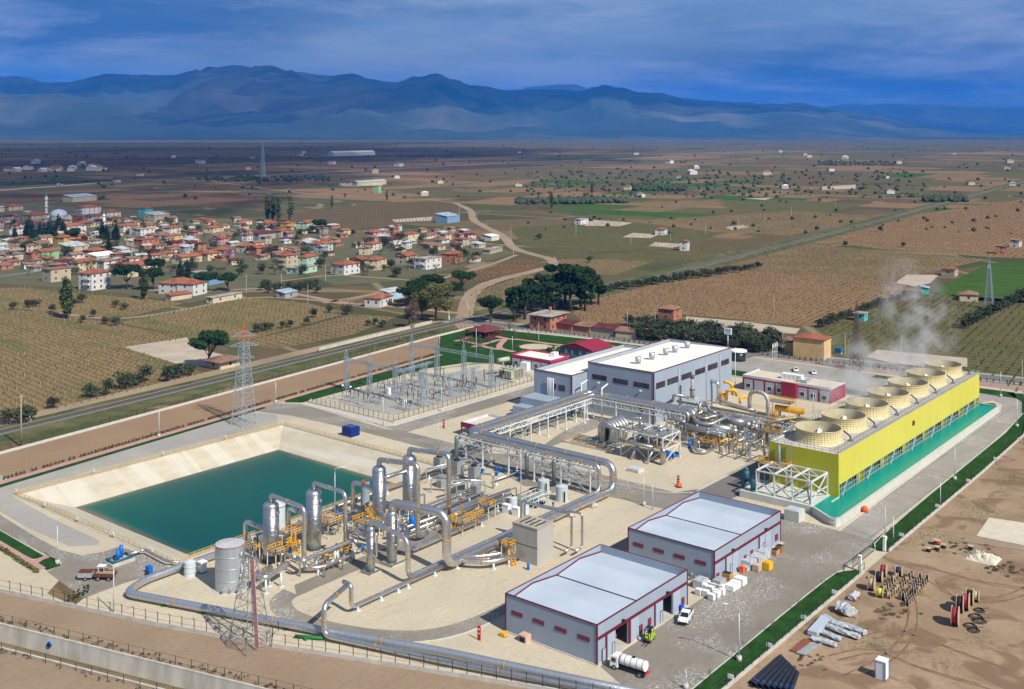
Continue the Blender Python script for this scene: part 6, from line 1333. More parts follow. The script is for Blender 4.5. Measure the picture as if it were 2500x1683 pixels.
low_gantry('lower busbar gantry on the far side of the switchyard, parallel to the fence', (273,249.5),(286,250.5),7.6)
def insul(x, y, h, kind, grp, lab):
    t = thing('insulator_post', lab, 'insulator', (x, y, 0), grp); MB().beam((0,0,0),(0,0, h*.5),.22).cb((0,0,0),.7,.7,.15).build('stand', m_lat, t, 1)
    prof = []; n = 7
    for i in range(n): z = h*.5 + (h*.5)*i/n; prof += [(.10, z),(.24 if kind else .18, z + h*.02),(.10, z + h*.05)]
    MB().lathe((0,0,0), prof, 8).build('insulator', m_ins, t, 1)
    if kind == 2: MB().lathe((0,0, h), [(.3,0),(.42,.25),(.3,.5)], 10).build('head', m_white, t, 1)
    return t
i0 = insul(245.5,277,4.6,1, 'tall brown insulators on stands in the switchyard', 'tall brown insulator on a grey stand in the switchyard'); i1 = insul(246,273.5,5,2, 'white headed instrument transformers in the switchyard', 'brown insulator with a round white head, near left end of the switchyard'); i2 = insul(262,270,3.4,0, 'short dark insulators on stands in the switchyard', 'short dark insulator on a grey stand in the switchyard')
for x, y in ((246.2,269.8),(246.5,266.3)): copy_tree(i1,(x, y, 0))
for x, y in ((245.3,262.5),(257,254),(256.2,250.6),(259,251.2),(260,276),(259,279),(284,252),(286,255.5),(286.5,249.6),(298,252),(297.5,255.5),(298.5,248.6),(303,251)): copy_tree(i0,(x, y, 0))
for i in range(34):
    x, y = random.choice((249.5,252,262,265,268.5,276,279.5,283,294)) + RU(-.4,.4), random.choice((247.5,250,252.5,259.5,262,264.5,271.5,274,276.5)) + RU(-.3,.3); copy_tree(i2,(x, y, 0))
for k, (x, y) in enumerate(((254,252.5),(262,268),(282,258))):
    t = thing('control_kiosk', ['white kiosk among the nearest switchyard posts', 'white kiosk in the left bay of the switchyard', 'white kiosk in the far bay of the switchyard'][k], 'kiosk', (x, y, 0)); MB().cb((x, y, .3),1.1,1.1,2.0).build('body', m_white, t); MB().cb((x, y, 0),1.3,1.3,.3).build('base', m_conc, t)
for X, k in ((250.5,0),(266.5,1),(281.5,2)):
    for y in (249.5,262,274):
        t = thing('disconnector', 'grey disconnector frame in the switchyard', 'switchgear frame', (X, y, 0), 'disconnector frames in the switchyard'); b = MB()
        for s in (-2,2):
            for a in (-.6,.6): MB().beam((X + a, y + s, 0),(X + a, y + s, 2.1),.16).build('leg', m_lat, t)
        b = MB()
        for a in (-.6,.6): b.beam((X + a, y - 3,2.1),(X + a, y + 3,2.1),.16)
        for s in (-2.6,0,2.6): b.beam((X - 1.2, y + s, 2.2),(X + 1.2, y + s, 2.2),.14)
        b.build('frame', m_lat, t)
        for s in (-2.6,0,2.6): MB().cyl((X - .9, y + s, 2.3),(X - .9, y + s, 3.4),.12,6).cyl((X + .9, y + s, 2.3),(X + .9, y + s, 3.4),.12,6).beam((X - .9, y + s, 3.45),(X + .9, y + s, 3.45),.1).build('switch', m_ins, t)
# transformer
t = thing('transformer', 'big cream power transformer with radiators and a slanted oil drum', 'transformer', (308,250,0)); m_tr = mat('transformer_cream', (.42,.42,.32),.5, var=.1)
MB().box(304.5,247.5,.5,309.5,253.8,4.2).build('tank', m_tr, t); MB().box(302.5,245.5,0,311.5,256,.5).build('plinth', m_conc, t)
for k in range(9): MB().box(303.2,247.6 + k*.7,1.0,304.4,247.85 + k*.7,3.9).build('radiator', m_tr, t)
for k in range(5): MB().box(305 + k*.9,246.3,1.0,305.25 + k*.9,247.4,3.9).build('radiator', m_tr, t)
MB().cyl((306,256.2,6.0),(310.5,254.6,6.2),.85,14).build('oil_conservator', m_tr, t); MB().cb((308,255.4,4),.6,.6,1.4).build('conservator_stand', m_lat, t)
for k in range(6): MB().cyl((305.8 + (k % 2)*2,248.4 + (k//2)*1.9,4.2),(305.8 + (k % 2)*2,248.4 + (k//2)*1.9,6.1),.14,8).build('bushing', m_ins, t)
# pylons
def pylon(label, x, y, H, w0, w1, n, m, arms=(), tip=None, bw=.1, lw=.18, name='pylon', rot=0.):
    t = thing(name, label, 'pylon', (x, y, 0)); hb = H*.8; lattice(t, x, y, 0, hb, w0, w1, n, m, bw, lw); b = MB()
    for a in (-1,1):
        for c in (-1,1): b.beam((x + a*w1, y + c*w1, hb),(x, y, H), bw*1.3)
    for k in range(3):
        f = (k + 1)/4; r = w1*(1 - f); z = hb + (H - hb)*f
        for a, c in (((-1,-1),(1,-1)),((1,-1),(1,1)),((1,1),(-1,1)),((-1,1),(-1,-1))): b.beam((x + a[0]*r, y + a[1]*r, z),(x + c[0]*r, y + c[1]*r, z), bw)
    b.build('peak', tip or m, t)
    for z, l in arms:
        b = MB()
        for s in (-1,1):
            d = V_((math.cos(rot), math.sin(rot),0))*s*l; e = V_((x, y, z)) + d
            for q in (-1,1):
                o = V_((-math.sin(rot), math.cos(rot),0))*w1*q; b.beam(V_((x, y, z)) + o, e, bw*1.2); b.beam(V_((x, y, z + 1.5)) + o*.6, e, bw)
            b.beam(V_((x, y, z + .8)) + d*.5, V_((x, y, z)) + d*.5, bw)
        b.build('cross_arm', m, t)
    return t
P = Z(0,800,2.911)(1733,690,0); pylon('grey transmission pylon with an orange red tip, standing at the far corner of the pond', P.x, P.y, 31.4,2.7,1.0,11, m_lat, ((20.5,3.2),(24.2,4.2),(27.3,3.4)), mat('pylon_tip_red', (.62,.13,.05),.6),.075,.15, rot=math.radians(-35))
P = Z(0,1280,2.911)(1775,870,0); t = pylon('red and white striped antenna mast standing outside the near boundary fence', P.x, P.y, 19.8,2.7,.8,8, mat('mast_grey', (.25,.27,.28),.5,.3),(), None, .06,.12)
b = MB(); b.beam((P.x - .3, P.y - 2.5,.6),(P.x - .1, P.y - .8,15.5),1.0,.1); b.build('cable_tray', mat('pink_paint', (.55,.27,.26),.6), t)
for k in range(10):
    a = RU(0,6.28); z = RU(10,19); r = 1.4; MB().beam((P.x + r*math.cos(a), P.y + r*math.sin(a), z),(P.x + r*math.cos(a), P.y + r*math.sin(a), z + 1.5),.2,.12).beam((P.x + .5*math.cos(a), P.y + .5*math.sin(a), z + .7),(P.x + r*math.cos(a), P.y + r*math.sin(a), z + .7),.08).build('antenna', m_white if k % 3 else m_black, t)
for k, (z, a) in enumerate(((12.4,2.2),(9.2,2.5),(16,2.0))): c = V_((P.x + 1.3*math.cos(a), P.y + 1.3*math.sin(a), z)); MB().cyl(c, c + V_((math.cos(a), math.sin(a),0))*.4,.55,12,.6).build('dish', m_galv, t)
P = Z(1700,740,2.614)(1022,432,0); pylon('dark thin lattice mast rising through the steam behind the red office', P.x, P.y, 26.5,2.2,.45,10, mat('mast_dark', (.13,.09,.08),.6),(), None, .11,.2)
P = D(597,407); pylon('far telecom mast standing alone on the plain beyond the village', P.x, P.y, 70,4,1.5,8, m_lat, (), None, .5,.7)
P = D(2250,702); pylon('thin grey pylon at the edge of the lush green meadow', P.x, P.y, 26,2,.5,8, m_lat, ((21,3),), None, .12,.2)
# lamp posts, poles, small signs
m_pole = mat('pole_galv', (.50,.54,.56),.5,.2)
def lamp(label, fn, px, py, H, arm=1.6, ang=2.2, base=True, name='lamp_post', m=None, r=.1):
    P = fn(px, py, 0); t = thing(name, label, 'lamp post', P); MB().cyl((P.x, P.y, 0),(P.x, P.y, H), r*1.3,8, r*.8).build('pole', m or m_pole, t)
    if base: MB().lathe(P, [(.45,0),(.45,.9)], 10).build('base', m_kerb, t)
    if arm:
        d = V_((math.cos(ang), math.sin(ang),0)); e = V_((P.x, P.y, H)); MB().tube([e, e + VZ(.9), e + d*arm + VZ(1.2)], .07,6,.6).build('arm', m or m_pole, t); MB().beam(e + d*arm + VZ(1.2), e + d*(arm + .8) + VZ(1.25),.3,.14).build('lamp_head', m_white, t)
    return t
z7 = Z(1200,1180,2.911); zn = Z(1700,740,2.614)
lamp('curved grey lamp post on the lawn strip opposite the white pickup', z7,1760,1265,8.2,1.8,1.9)
lamp('short camera pole at the bottom edge beside the lawn strip', z7,1382,1464,3.2,0, name='camera_pole'); lamp('lamp post with a squat base right of the gate, on the lawn strip', zn, 1205,1515,7.5,0); lamp('grey pole with a small white cabinet beside the yard gate', zn, 1258,1545,6.2,0, base=False, name='camera_pole')
lamp('lamp post on the lawn strip in front of the middle of the basin', zn, 1650,1130,8.5,0); lamp('camera pole on the lawn strip by the orange bundle', zn, 1558,1298,5.8,0, base=False, name='camera_pole'); lamp('lamp post at the far bend of the paved road', zn, 2047,792,8.5,0); lamp('lamp post behind the far end of the cooling tower', zn, 1943,600,8.5,0)
lamp('lamp post by the red office in front of its grey panels', zn, 747,712,7,0, base=False); lamp('tall thin white mast between the turbine hall and the orange pipes', zn, 249,540,14,0, base=False, name='light_mast', m=m_white)
lamp('lamp post on the gravel left of the farther warehouse, the left of a pair', Z(1500,1180,5.5405),400,305,7.2,0, base=True); lamp('camera pole with a grey box left of the farther warehouse, the right of a pair', Z(1500,1180,5.5405),518,362,6.0,0, base=False, name='camera_pole')
lamp('very thin tall lightning mast rising in front of the near pipe rack', c3,1598,690,13.5,0, base=False, name='light_mast', m=m_pole, r=.09); lamp('lamp post left of the pond beside the lawn corner', Z(0,1280,2.911),408,285,8,0); lamp('lamp post inside the near fence left of the antenna mast', Z(0,1280,2.911),808,628,8.2,0, base=False)
lamp('lamp post with a curved arm behind the loop pipes by the pond rim', v_, 1000,690,10,1.5,-.8, base=False); lamp('lamp post on the lawn strip beside the brown soil', Z(0,800,2.911),1130,778,8,0); lamp('lamp post beside the brick path right of the transmission pylon', Z(0,800,2.911),1960,535,7,0)
lamp('lamp post in front of the switchyard fence corner', Z(720,840,4.479),965,905,9,0, base=False); lamp('thin mast by the open maroon shelter', Z(720,840,4.479),1570,1160,8,0, base=False, name='light_mast'); lamp('lamp post at the switchyard fence near its red box', Z(720,840,4.479),1600,735,8,0)
lamp('lamp post in the park lawn near the red office', P2,803,720,6,0, base=False); lamp('tall lamp post in the park lawn behind the far gantry', P2,262,880,13,0, base=False)
P = Z(0,800,2.911)(150,848,0); t = thing('utility_pole', 'thick pale wooden utility pole at the left edge beside the railway', 'utility pole', P); MB().cyl(P, P + VZ(15),.28,8,.18).build('pole', mat('pole_wood', (.34,.25,.18),.9), t); MB().beam(P + V_((-.9,0,14.3)), P + V_((.9,0,14.3)),.14).build('crossarm', m_galv, t)
up = None
def upole(P, H, lab, grp='utility poles along the tracks and roads'):
    global up
    if up is None:
        t = thing('utility_pole', lab, 'utility pole', P, grp); MB().cyl((0,0,0),(0,0,1),.16,6,.1).build('pole', mat('pole_pale', (.45,.43,.40),.8), t, 1); MB().beam((-.8,0,.95),(.8,0,.95),.12,.01).build('crossarm', m_galv, t, 1); t.scale = (1,1, H); up = t
    else: copy_tree(up, P, random.random()*3,(1,1, H), lab, grp)
for x, y, h in ((1855,335,10),(1465,260,9),(1310,385,9),): upole(Z(1750,820,4.658)(x, 320,0) if False else D(x, y), h, 'thin utility pole beside a farm track on the plain')
for x, y in ((1162,540),(1085,505),(1045,490),(1168,585),(1262,612),(1225,775),(1490,757),(1427,752),(870,700),(700,690),(640,655),(560,668),(330,640),(740,640),(1850,790),(2050,808),(1922,808),(2325,868),(1780,800),(1760,705),(1435,555),(1525,548),(1605,532),(1680,515),(1740,500),(1800,490),(1900,470),(2010,452),(640,390),(720,410),(500,402),(1310,540)): upole(D(x, y), RU(7.5,10.5), 'thin utility pole beside a farm track on the plain')
# a worker by the dosing skid
P = c3(1903,705); t = thing('person', 'person in dark blue overalls standing between the pump skid and the ribbed tank', 'person', P); bm = bmesh.new()
J = [((0,0,.95),.15),((0,0,1.2),.14),((0,0,1.42),.15),((0,0,1.53),.06),((0,0,1.64),.09),((.01,0,1.73),.09),((.02,.10,.9),.10),((.04,.11,.48),.065),((.0,.11,.08),.05),((.16,.12,.04),.045),((-.02,-.10,.9),.10),((-.03,-.11,.48),.065),((-.06,-.11,.08),.05),((.10,-.12,.04),.045),((0,.20,1.42),.065),((.03,.26,1.14),.05),((.16,.24,.92),.035),((0,-.20,1.42),.065),((-.03,-.26,1.14),.05),((.06,-.27,.88),.035)]
vv = [bm.verts.new(q[0]) for q in J]
for a, c in ((0,1),(1,2),(2,3),(3,4),(4,5),(0,6),(6,7),(7,8),(8,9),(0,10),(10,11),(11,12),(12,13),(2,14),(14,15),(15,16),(2,17),(17,18),(18,19)): bm.edges.new((vv[a], vv[c]))
me = bpy.data.meshes.new('body'); bm.to_mesh(me); bm.free(); o = bpy.data.objects.new('body', me); COL.objects.link(o); o.parent = t; me.materials.append(mat('overalls_navy', (.02,.035,.09),.8)); md = o.modifiers.new('skin', 'SKIN')
for i, q in enumerate(J): me.skin_vertices[0].data[i].radius = (q[1], q[1])
me.skin_vertices[0].data[0].use_root = True; o.modifiers.new('sub', 'SUBSURF').levels = 1; MB().lathe((.02,0,1.66), [(.115,0),(.11,.08),(.06,.15),(.01,.16)], 12).build('hard_hat', m_white, t, 1)
for k, (x, y) in enumerate([(PX0 + q*20.6, PY1 + .5) for q in range(5)] + [(PX0 - .5, PY0 + 8 + q*15) for q in range(4)] + [(160 + q*14,84.5) for q in range(4)] + [(240 + q*24,85.1) for q in range(5)]):
    t = thing('notice_plate', 'small white notice plate on the ' + ('pond railing' if k < 9 else 'yard wall'), 'sign', (x, y, 0), 'white notice plates on the ' + ('pond railing' if k < 9 else 'yard wall')); MB().beam((x, y, 0),(x, y, 1.2),.08).build('post', m_post, t); MB().box(x - .1, y - .5,.9, x + .02, y + .5,1.6).build('plate', m_sign, t)
# yard gate
for k, (x, y) in enumerate(((217.6,85.6),(231.2,85.6))): t = thing('gate_post', ['white gate post at the end of the nearer lawn strip', 'white gate post at the end of the farther lawn strip'][k], 'gate post', (x, y, 0)); MB().cb((x, y, 0),.55,.55,3.2).build('post', m_white, t); MB().cb((x, y, 3.2),.7,.7,.12).build('cap', m_white, t)
t = thing('yard_gate', 'dark mesh sliding gate standing open between the two lawn strips', 'gate', (218,86,0)); b = MB(); [b.beam((218.2 + i*.6,87.4,.2),(218.2 + i*.6,87.4,1.9),.06) for i in range(20)]; b.build('bars', m_post, t); MB().beam((218,87.4,1.95),(230,87.4,1.95),.1).beam((218,87.4,.2),(230,87.4,.2),.1).build('frame', m_post, t)
# trees
def leafm(name, a, b_, s=.5): return mat(name, a, .8, var=.0, scale=s, rgb2=b_, rnd=.22, spec=.15, det=3)
m_pine = leafm('pine_needles', (.010,.030,.009),(.034,.072,.020)); m_olive = leafm('olive_leaves', (.022,.034,.016),(.075,.092,.048)); m_cyp = leafm('cypress_leaves', (.008,.024,.010),(.026,.050,.020))
m_wil = leafm('fresh_leaves', (.060,.070,.018),(.135,.130,.042)); m_pop = leafm('poplar_leaves', (.055,.085,.020),(.12,.15,.045)); m_bare = leafm('dry_twigs', (.10,.065,.05),(.17,.12,.085)); m_trunk = mat('bark', (.11,.08,.055),.9, var=.25, scale=3)
def crown(b, blobs, n, sz, seed):
    R = random.Random(seed); tot = sum(q[3]**2 for q in blobs)
    for x, y, z, r, *sq in blobs:
        sq = sq[0] if sq else .8
        for _ in range(int(n*r*r/tot)):
            u = V_((R.gauss(0,1), R.gauss(0,1), R.gauss(0,1))).normalized(); k = r*(R.random()**.35)*R.uniform(.85,1.12); c = V_((x + u.x*k, y + u.y*k, z + u.z*k*sq))
            a = V_((R.gauss(0,1), R.gauss(0,1), R.gauss(0,1))).normalized(); e = a.cross(u + V_((.01,0,0))).normalized(); s = sz*R.uniform(.6,1.4)
            f = e.cross(a).normalized(); b.poly([c - e*s - f*s*.6, c + e*s - f*s*.6, c + e*s*.7 + f*s*.7, c - e*s*.7 + f*s*.5])
def tree(name, cat, kind, seed=1, n=900):
    R = random.Random(seed*31 + 5); t = thing(name, '', cat); tb = MB(); cb_ = MB(); m = m_pine
    if kind == 'umbrella':
        bl = [(R.uniform(-.42,.42), R.uniform(-.42,.42), R.uniform(.66,.84), R.uniform(.14,.22),.62) for _ in range(15)] + [(0,0,.8,.3,.6)]; top = .6; sz = .022
    elif kind == 'tallpine':
        bl = [(R.uniform(-.2,.2), R.uniform(-.2,.2), R.uniform(.42,.92), R.uniform(.08,.15),.7) for _ in range(16)] + [(0,0,.94,.07)]; top = .85; sz = .020
    elif kind == 'olive':
        m = m_olive; bl = [(R.uniform(-.32,.32), R.uniform(-.32,.32), R.uniform(.4,.75), R.uniform(.2,.32)) for _ in range(9)]; top = .5; sz = .05
    elif kind == 'cypress':
        m = m_cyp; bl = [(R.uniform(-.03,.03), R.uniform(-.03,.03),.1 + .8*i/9,.17*(1 - (i/10)**1.3) + .03,1.2) for i in range(10)]; top = .3; sz = .028
    elif kind == 'poplar':
        m = m_pop; bl = [(R.uniform(-.03,.03), R.uniform(-.03,.03),.16 + .78*i/9,.085*(1 - abs(i/9 - .45)) + .02,1.3) for i in range(10)]; top = .6; sz = .016
    elif kind == 'willow':
        m = m_wil; bl = [(R.uniform(-.36,.36), R.uniform(-.36,.36), R.uniform(.42,.86), R.uniform(.13,.22),.8) for _ in range(16)]; top = .6; sz = .018
    elif kind == 'bare':
        m = m_bare; bl = [(R.uniform(-.3,.3), R.uniform(-.3,.3), R.uniform(.4,.85), R.uniform(.14,.22),.9) for _ in range(8)]; top = .6; sz = .02
    tb.tube([(0,0,0),(R.uniform(-.02,.02), R.uniform(-.02,.02), top*.5),(0,0, top)], .035 if kind != 'poplar' else .012,6,0, True, .015)
    if kind in ('umbrella', 'willow', 'tallpine', 'bare', 'olive'):
        for q in bl[:8]: tb.tube([(0,0, top*(.45 if kind != 'tallpine' else .7)),(q[0]*.5, q[1]*.5, q[2]*.72),(q[0], q[1], q[2])], .014,5,0, True, .005)
    crown(cb_, bl, n, sz, seed); tb.build('trunk', m_trunk, t, 1); cb_.build('crown', m, t, 1); t.scale = (1,1,1); return t
TPL = {}; USED = set()
def plant(kind, P, H, label, group=None, wid=1., name=None, cat='tree', n=900):
    names = dict(umbrella='stone_pine', tallpine='pine_tree', olive='olive_tree', cypress='cypress', poplar='poplar', willow='broadleaf_tree', bare='bare_tree')
    v = random.randint(1,3); big = n > 2000; k = (kind, v, big)
    if k not in TPL: TPL[k] = tree(name or names[kind], cat, kind, v, n); o = TPL[k]; o['label'] = label
    else: o = copy_tree(TPL[k], label=label)
    if 'group' in o: del o['group']
    if group: o['group'] = group
    o.name = name or names[kind]; o['category'] = cat; o.location = P; o.rotation_euler = (0,0, RU(0,6.28)); o.scale = (H*wid, H*wid, H); return o
random.seed(21); z4 = Z(700,440,2.911); za = Z(0,440,5.8225); zb = Z(400,480,5.8225); zc = Z(780,500,5.063); z6 = Z(0,800,2.911); z3 = Z(0,440,2.911)
plant('umbrella', D(476,836),14.5, 'big dark stone pine shading the tiled hut beside the pale drying yard', n=9000)
for x, y, h in ((1945,905,20),(2015,930,21),(2090,905,19),(2165,890,17),(2215,885,14),(1850,920,16),(1690,990,16),(1615,1000,14),(1790,965,13),(1740,935,15),(1980,880,18),(2120,930,15),(1900,950,14)): plant('tallpine', z4(x, y), h*1.12, 'tall dark pine in the tight clump beside the brick house', 'pines in the clump beside the brick house', 1.15, n=4200)
plant('umbrella', z4(1450,1012),13, 'wide dark stone pine left of the pine clump, by the level crossing', n=6000); plant('willow', z4(1060,1002),18, 'large pale green leafing tree by the level crossing', wid=.95, n=6500); plant('willow', z4(962,992),14, 'smaller pale green tree with a pollarded trunk by the level crossing', wid=.8, n=4500)
for x, y, h, l in ((870,905,12, 'dark round pine right next to the station house'),(935,880,13, 'dark round pine behind the station house'),(1015,850,14, 'dark round pine behind the pale green tree'),(1185,835,9, 'dark low pine right of the pale green tree'),(1250,790,12, 'lone dark round pine at the corner of the grey vineyard')): plant('umbrella', z4(x, y), h, l, wid=1.05, n=4000)
plant('bare', z4(870,1055),11, 'bare budding tree beside the railway at the crossing', n=2500)
for x, y, h, l in ((1800,1550,15, 'wide stone pine in front of the cream school building'),(2240,1380,12, 'stone pine right of the cream school building'),(2180,1560,13, 'stone pine behind the tall poplar'),): plant('umbrella', za(x, y), h, l, wid=1.1, n=3500)
for x, y, h, l in ((560,1360,12, 'round pine right of the white farmhouse roofs'),(905,1350,11, 'leaning round pine behind the beige walled shed'),(2240,530,13, 'dark pine clump at the green gabled house')): plant('umbrella', zb(x, y), h, l, wid=1.1, n=3000)
for x, y, h in ((400,800,17),(460,830,15),(560,810,14),(620,800,12),(700,830,19),(770,860,16),(830,740,17),(900,760,13),(210,830,11),(1460,850,17),(1515,850,13),(1650,850,16),(1540,1060,14),(380,760,14),(740,880,14)): plant('cypress', za(x, y), h, 'dark cypress among the roofs near the mosque', 'dark cypresses near the mosque', 1.25, n=900)
for x, y, h, l in ((230,1160,12, 'fat dark cypress left of the blue walled shed'),(338,1170,11, 'slim dark cypress beside the light blue shed')): plant('cypress', zb(x, y), h, l, wid=1.2)
plant('umbrella', za(1045,900),13, 'domed dark pine in front of the yellow school', n=2500)
for x, y in ((1480,350),(1550,355),(1625,365),(1800,365)): plant('poplar', zb(x, y),26, 'tall slim light green poplar behind the village', 'poplars in a row behind the village', 1.3, n=1400)
plant('poplar', z3(465,985),20, 'tall light green poplar among the vines at the left', wid=1.6, n=2600); plant('poplar', z3(1025,850),16, 'pale poplar in front of the stone pines at the village edge', wid=1.5, n=2200)
for x, y, h in ((1255,470,20),(1347,437,18),(755,470,16),(612,300,18),(880,452,14)): plant('poplar', D(x, y + 5), h, 'lone poplar far out on the plain', 'lone poplars far out on the plain', 1.3)
NO = [0]
def olive(P, h, grp, lab):
    NO[0] += 1; return plant('olive', P, h, lab, grp, RU(.95,1.25), n=420)
for i in range(125):
    a = random.random(); x = 1435 + a*350; y = 752 + a*38 + RU(-14,20); olive(D(x, y), RU(4.5,7), 'olive trees in the grove behind the tiled sheds', 'grey green olive in the grove behind the tiled sheds')
for i in range(34):
    a = (i + random.random()*.5)/34; olive(D(1385 + a*345,663 - a*52 + RU(-2,2)), RU(4,6), 'olives in a row between the railway and the big brown vineyard', 'olive in the row between the railway and the big brown vineyard')
for i in range(22):
    a = (i + random.random()*.5)/22; olive(D(2075 - a*215,672 + a*76 + RU(-2,2)), RU(3.5,5.5), 'olives in a row at the right edge of the big brown vineyard', 'olive in the row at the right edge of the big brown vineyard')
for x, y in ((120,930),(208,905),(238,900),(285,885),(310,878),(322,870),(380,868),(400,862),(430,855),(60,960),(20,965),(65,955)): olive(D(x, y), RU(4.5,7), 'olives along the railway at the left', 'round olive beside the railway at the left')
for x, y in ((30,705),(65,700),(80,698),(120,712),(165,698),(185,690),(185,735),(215,722),(240,738),(262,742),(262,700),(283,705)): olive(D(x, y), RU(4,6), 'olives between the vine plots below the village', 'olive between the vine plots below the village')
for x, y in ((585,757),(600,753),(615,750),(640,748),(658,745),(700,740),(718,722),(750,712),(790,715),(1250,808),(838,742),(850,740),(870,745)): olive(D(x, y), RU(3.5,5), 'olives among the vines left of the crossing', 'olive among the vines left of the crossing')
for i in range(20): olive(D(RU(590,720), RU(652,668)), RU(3.5,5.5), 'olives in the grove below the village edge', 'olive in the grove below the village edge')
for i in range(16): olive(D(2195 + i*9,748 - i*4.5), RU(5,7), 'olives in a row on the green field at the right', 'olive in the row on the green field at the right')
while NO[0] < 285:
    x = RU(0,2329); y = 352 + 260*random.random()**1.1
    if y > 460 and x < 1190: continue
    if pip((x, y), F_BIG) or pip((x, y), F_BIG2) or y > 600: continue
    olive(D(x, y), RU(3.5,7)*(1.25 if y < 420 else 1), 'trees scattered over the far plain', 'small dark tree scattered on the far plain')
far = MB(); R = random.Random(5)
for i in range(1100):
    x = R.uniform(-20,2349); y = 322 + 210*R.random()**1.7
    if x < 1190 and y > 455: continue
    if R.random() < .45: x = 1200 + (x*37 % 900); y = 390 + (i*7 % 60)
    P = D(x, y + 1); r = R.uniform(.9,2.7)*(1 + (470 - min(y, 470))/140); far.lathe((P.x, P.y, 0), [(r*.5,0),(r, r*.5),(r*.8, r*1.1),(.1, r*1.5)], 5, cap=False)
tag(far.build('distant_trees', m_olive), 'mass of tiny dark trees dotting the far plain', 'trees', kind='stuff')
for k, (x, y, w_) in enumerate(((1265,460,90),(1360,458,70),(600,408,150),(1950,372,90),(1500,430,60),(2150,455,50))):
    b = MB(); R = random.Random(k)
    for i in range(130): P = D(x + R.uniform(-w_, w_), y + R.uniform(-4,5)); r = R.uniform(2.4,4.2); b.lathe((P.x, P.y, 0), [(r*.5,0),(r, r*.5),(r*.75, r*1.2),(.1, r*1.5)], 5, cap=False)
    tag(b.build('far_olive_grove', m_olive), ['dark olive grove on the plain right of the dirt road', 'dark olive grove beyond the right-hand farms', 'sprawling olive grove beyond the village road junction', 'dense dark grove near the far green field', 'long dark grove in mid plain', 'small grove near the long straight railway'][k], 'grove', kind='stuff')
for i in range(260):      # gardens in the village
    x = RU(10,1150); y = RU(500,632)
    if not pip((x, y), VIL): continue
    plant(random.choice(('olive', 'olive', 'willow', 'umbrella')), D(x, y), RU(4.5,8.5), 'garden tree between the village houses', 'garden trees between the village houses', n=420, name='garden_tree')
# park trees
for x, y in ((330,620),(470,600),(820,540),(1040,570),(20,650),(80,600),(110,690),(300,730),(180,640),(760,420)): plant('bare', P2(x, y), RU(4,5.5), 'young thin tree in the park lawn', 'young trees in the park lawn', 1., n=350, name='park_tree')
random.seed(5); sap = [D(x, y) for x, y in ((1958,1130),(1885,1195),(1820,1262),(2180,1050),(2105,1110))] + [V_((x, 87.2,.12)) for x in (158,170,181,192,203,213,240,252,266,281,296,312,330)]
for P in sap[5:]: plant('bare', P, 2.6, 'young sapling on the lawn strip beside the yard wall', 'saplings on the lawn strip', .5, n=160, name='sapling')
def hedge(label, pts, h, w_, m, step=.9, gaps=0., sz=.16, base=0.):
    t = thing('hedge', label, 'hedge', pts[0]); b = MB(); tb = MB(); R = random.Random(3)
    for p in along([V_((q[0], q[1], base)) for q in pts], step):
        if R.random() < gaps: continue
        crown(b, [(p.x + R.uniform(-.1,.1), p.y, base + h*.55, w_*R.uniform(.8,1.2), h/w_*.5)], 34, sz, R.randint(0,999)); tb.beam(p, p + VZ(h*.4),.08)
    b.build('leaves', m, t); tb.build('stems', m_trunk, t)
hedge('long row of young hedge plants along the brick path and the brown soil', [p + V_((0,1.7,0)) for p in PATH[:4]], .9,.42, leafm('hedge_leaves', (.06,.075,.012),(.16,.16,.035)),1.15,.12)
hedge('clipped hedge plants behind the brick path at the left lawn corner', S_([(-40,1322),(0,1342),(90,1400)]),1.0,.5, MATS['hedge_leaves'], .9)
hedge('row of young cypress hedge plants along the rear fence of the park', [(383,314),(391.5,252),(396,212)], 1.9,.32, MATS['hedge_leaves'], 2.4)
hedge('row of young hedge plants in the bed behind the red office', [(402,198),(405.5,150),(411,106),(422,45)], 1.9,.4, MATS['hedge_leaves'], 2.2)
hedge('short row of small dark cypresses inside the near fence', S_([(168,1476),(215,1450)]),2.2,.35, m_cyp, 1.4)
hedge('low hedge round the circular plaza in the park', [(P2(1150,668).x + 7.6*math.cos(a/10), P2(1150,668).y + 7.6*math.sin(a/10)) for a in range(15,55)], .8,.5, MATS['hedge_leaves'], .8)
hedge('ragged shrubs along the railway embankment', [(300,328),(330,331),(356,333)], 2.2,1.2, m_wil, 2.6,.2,.2)
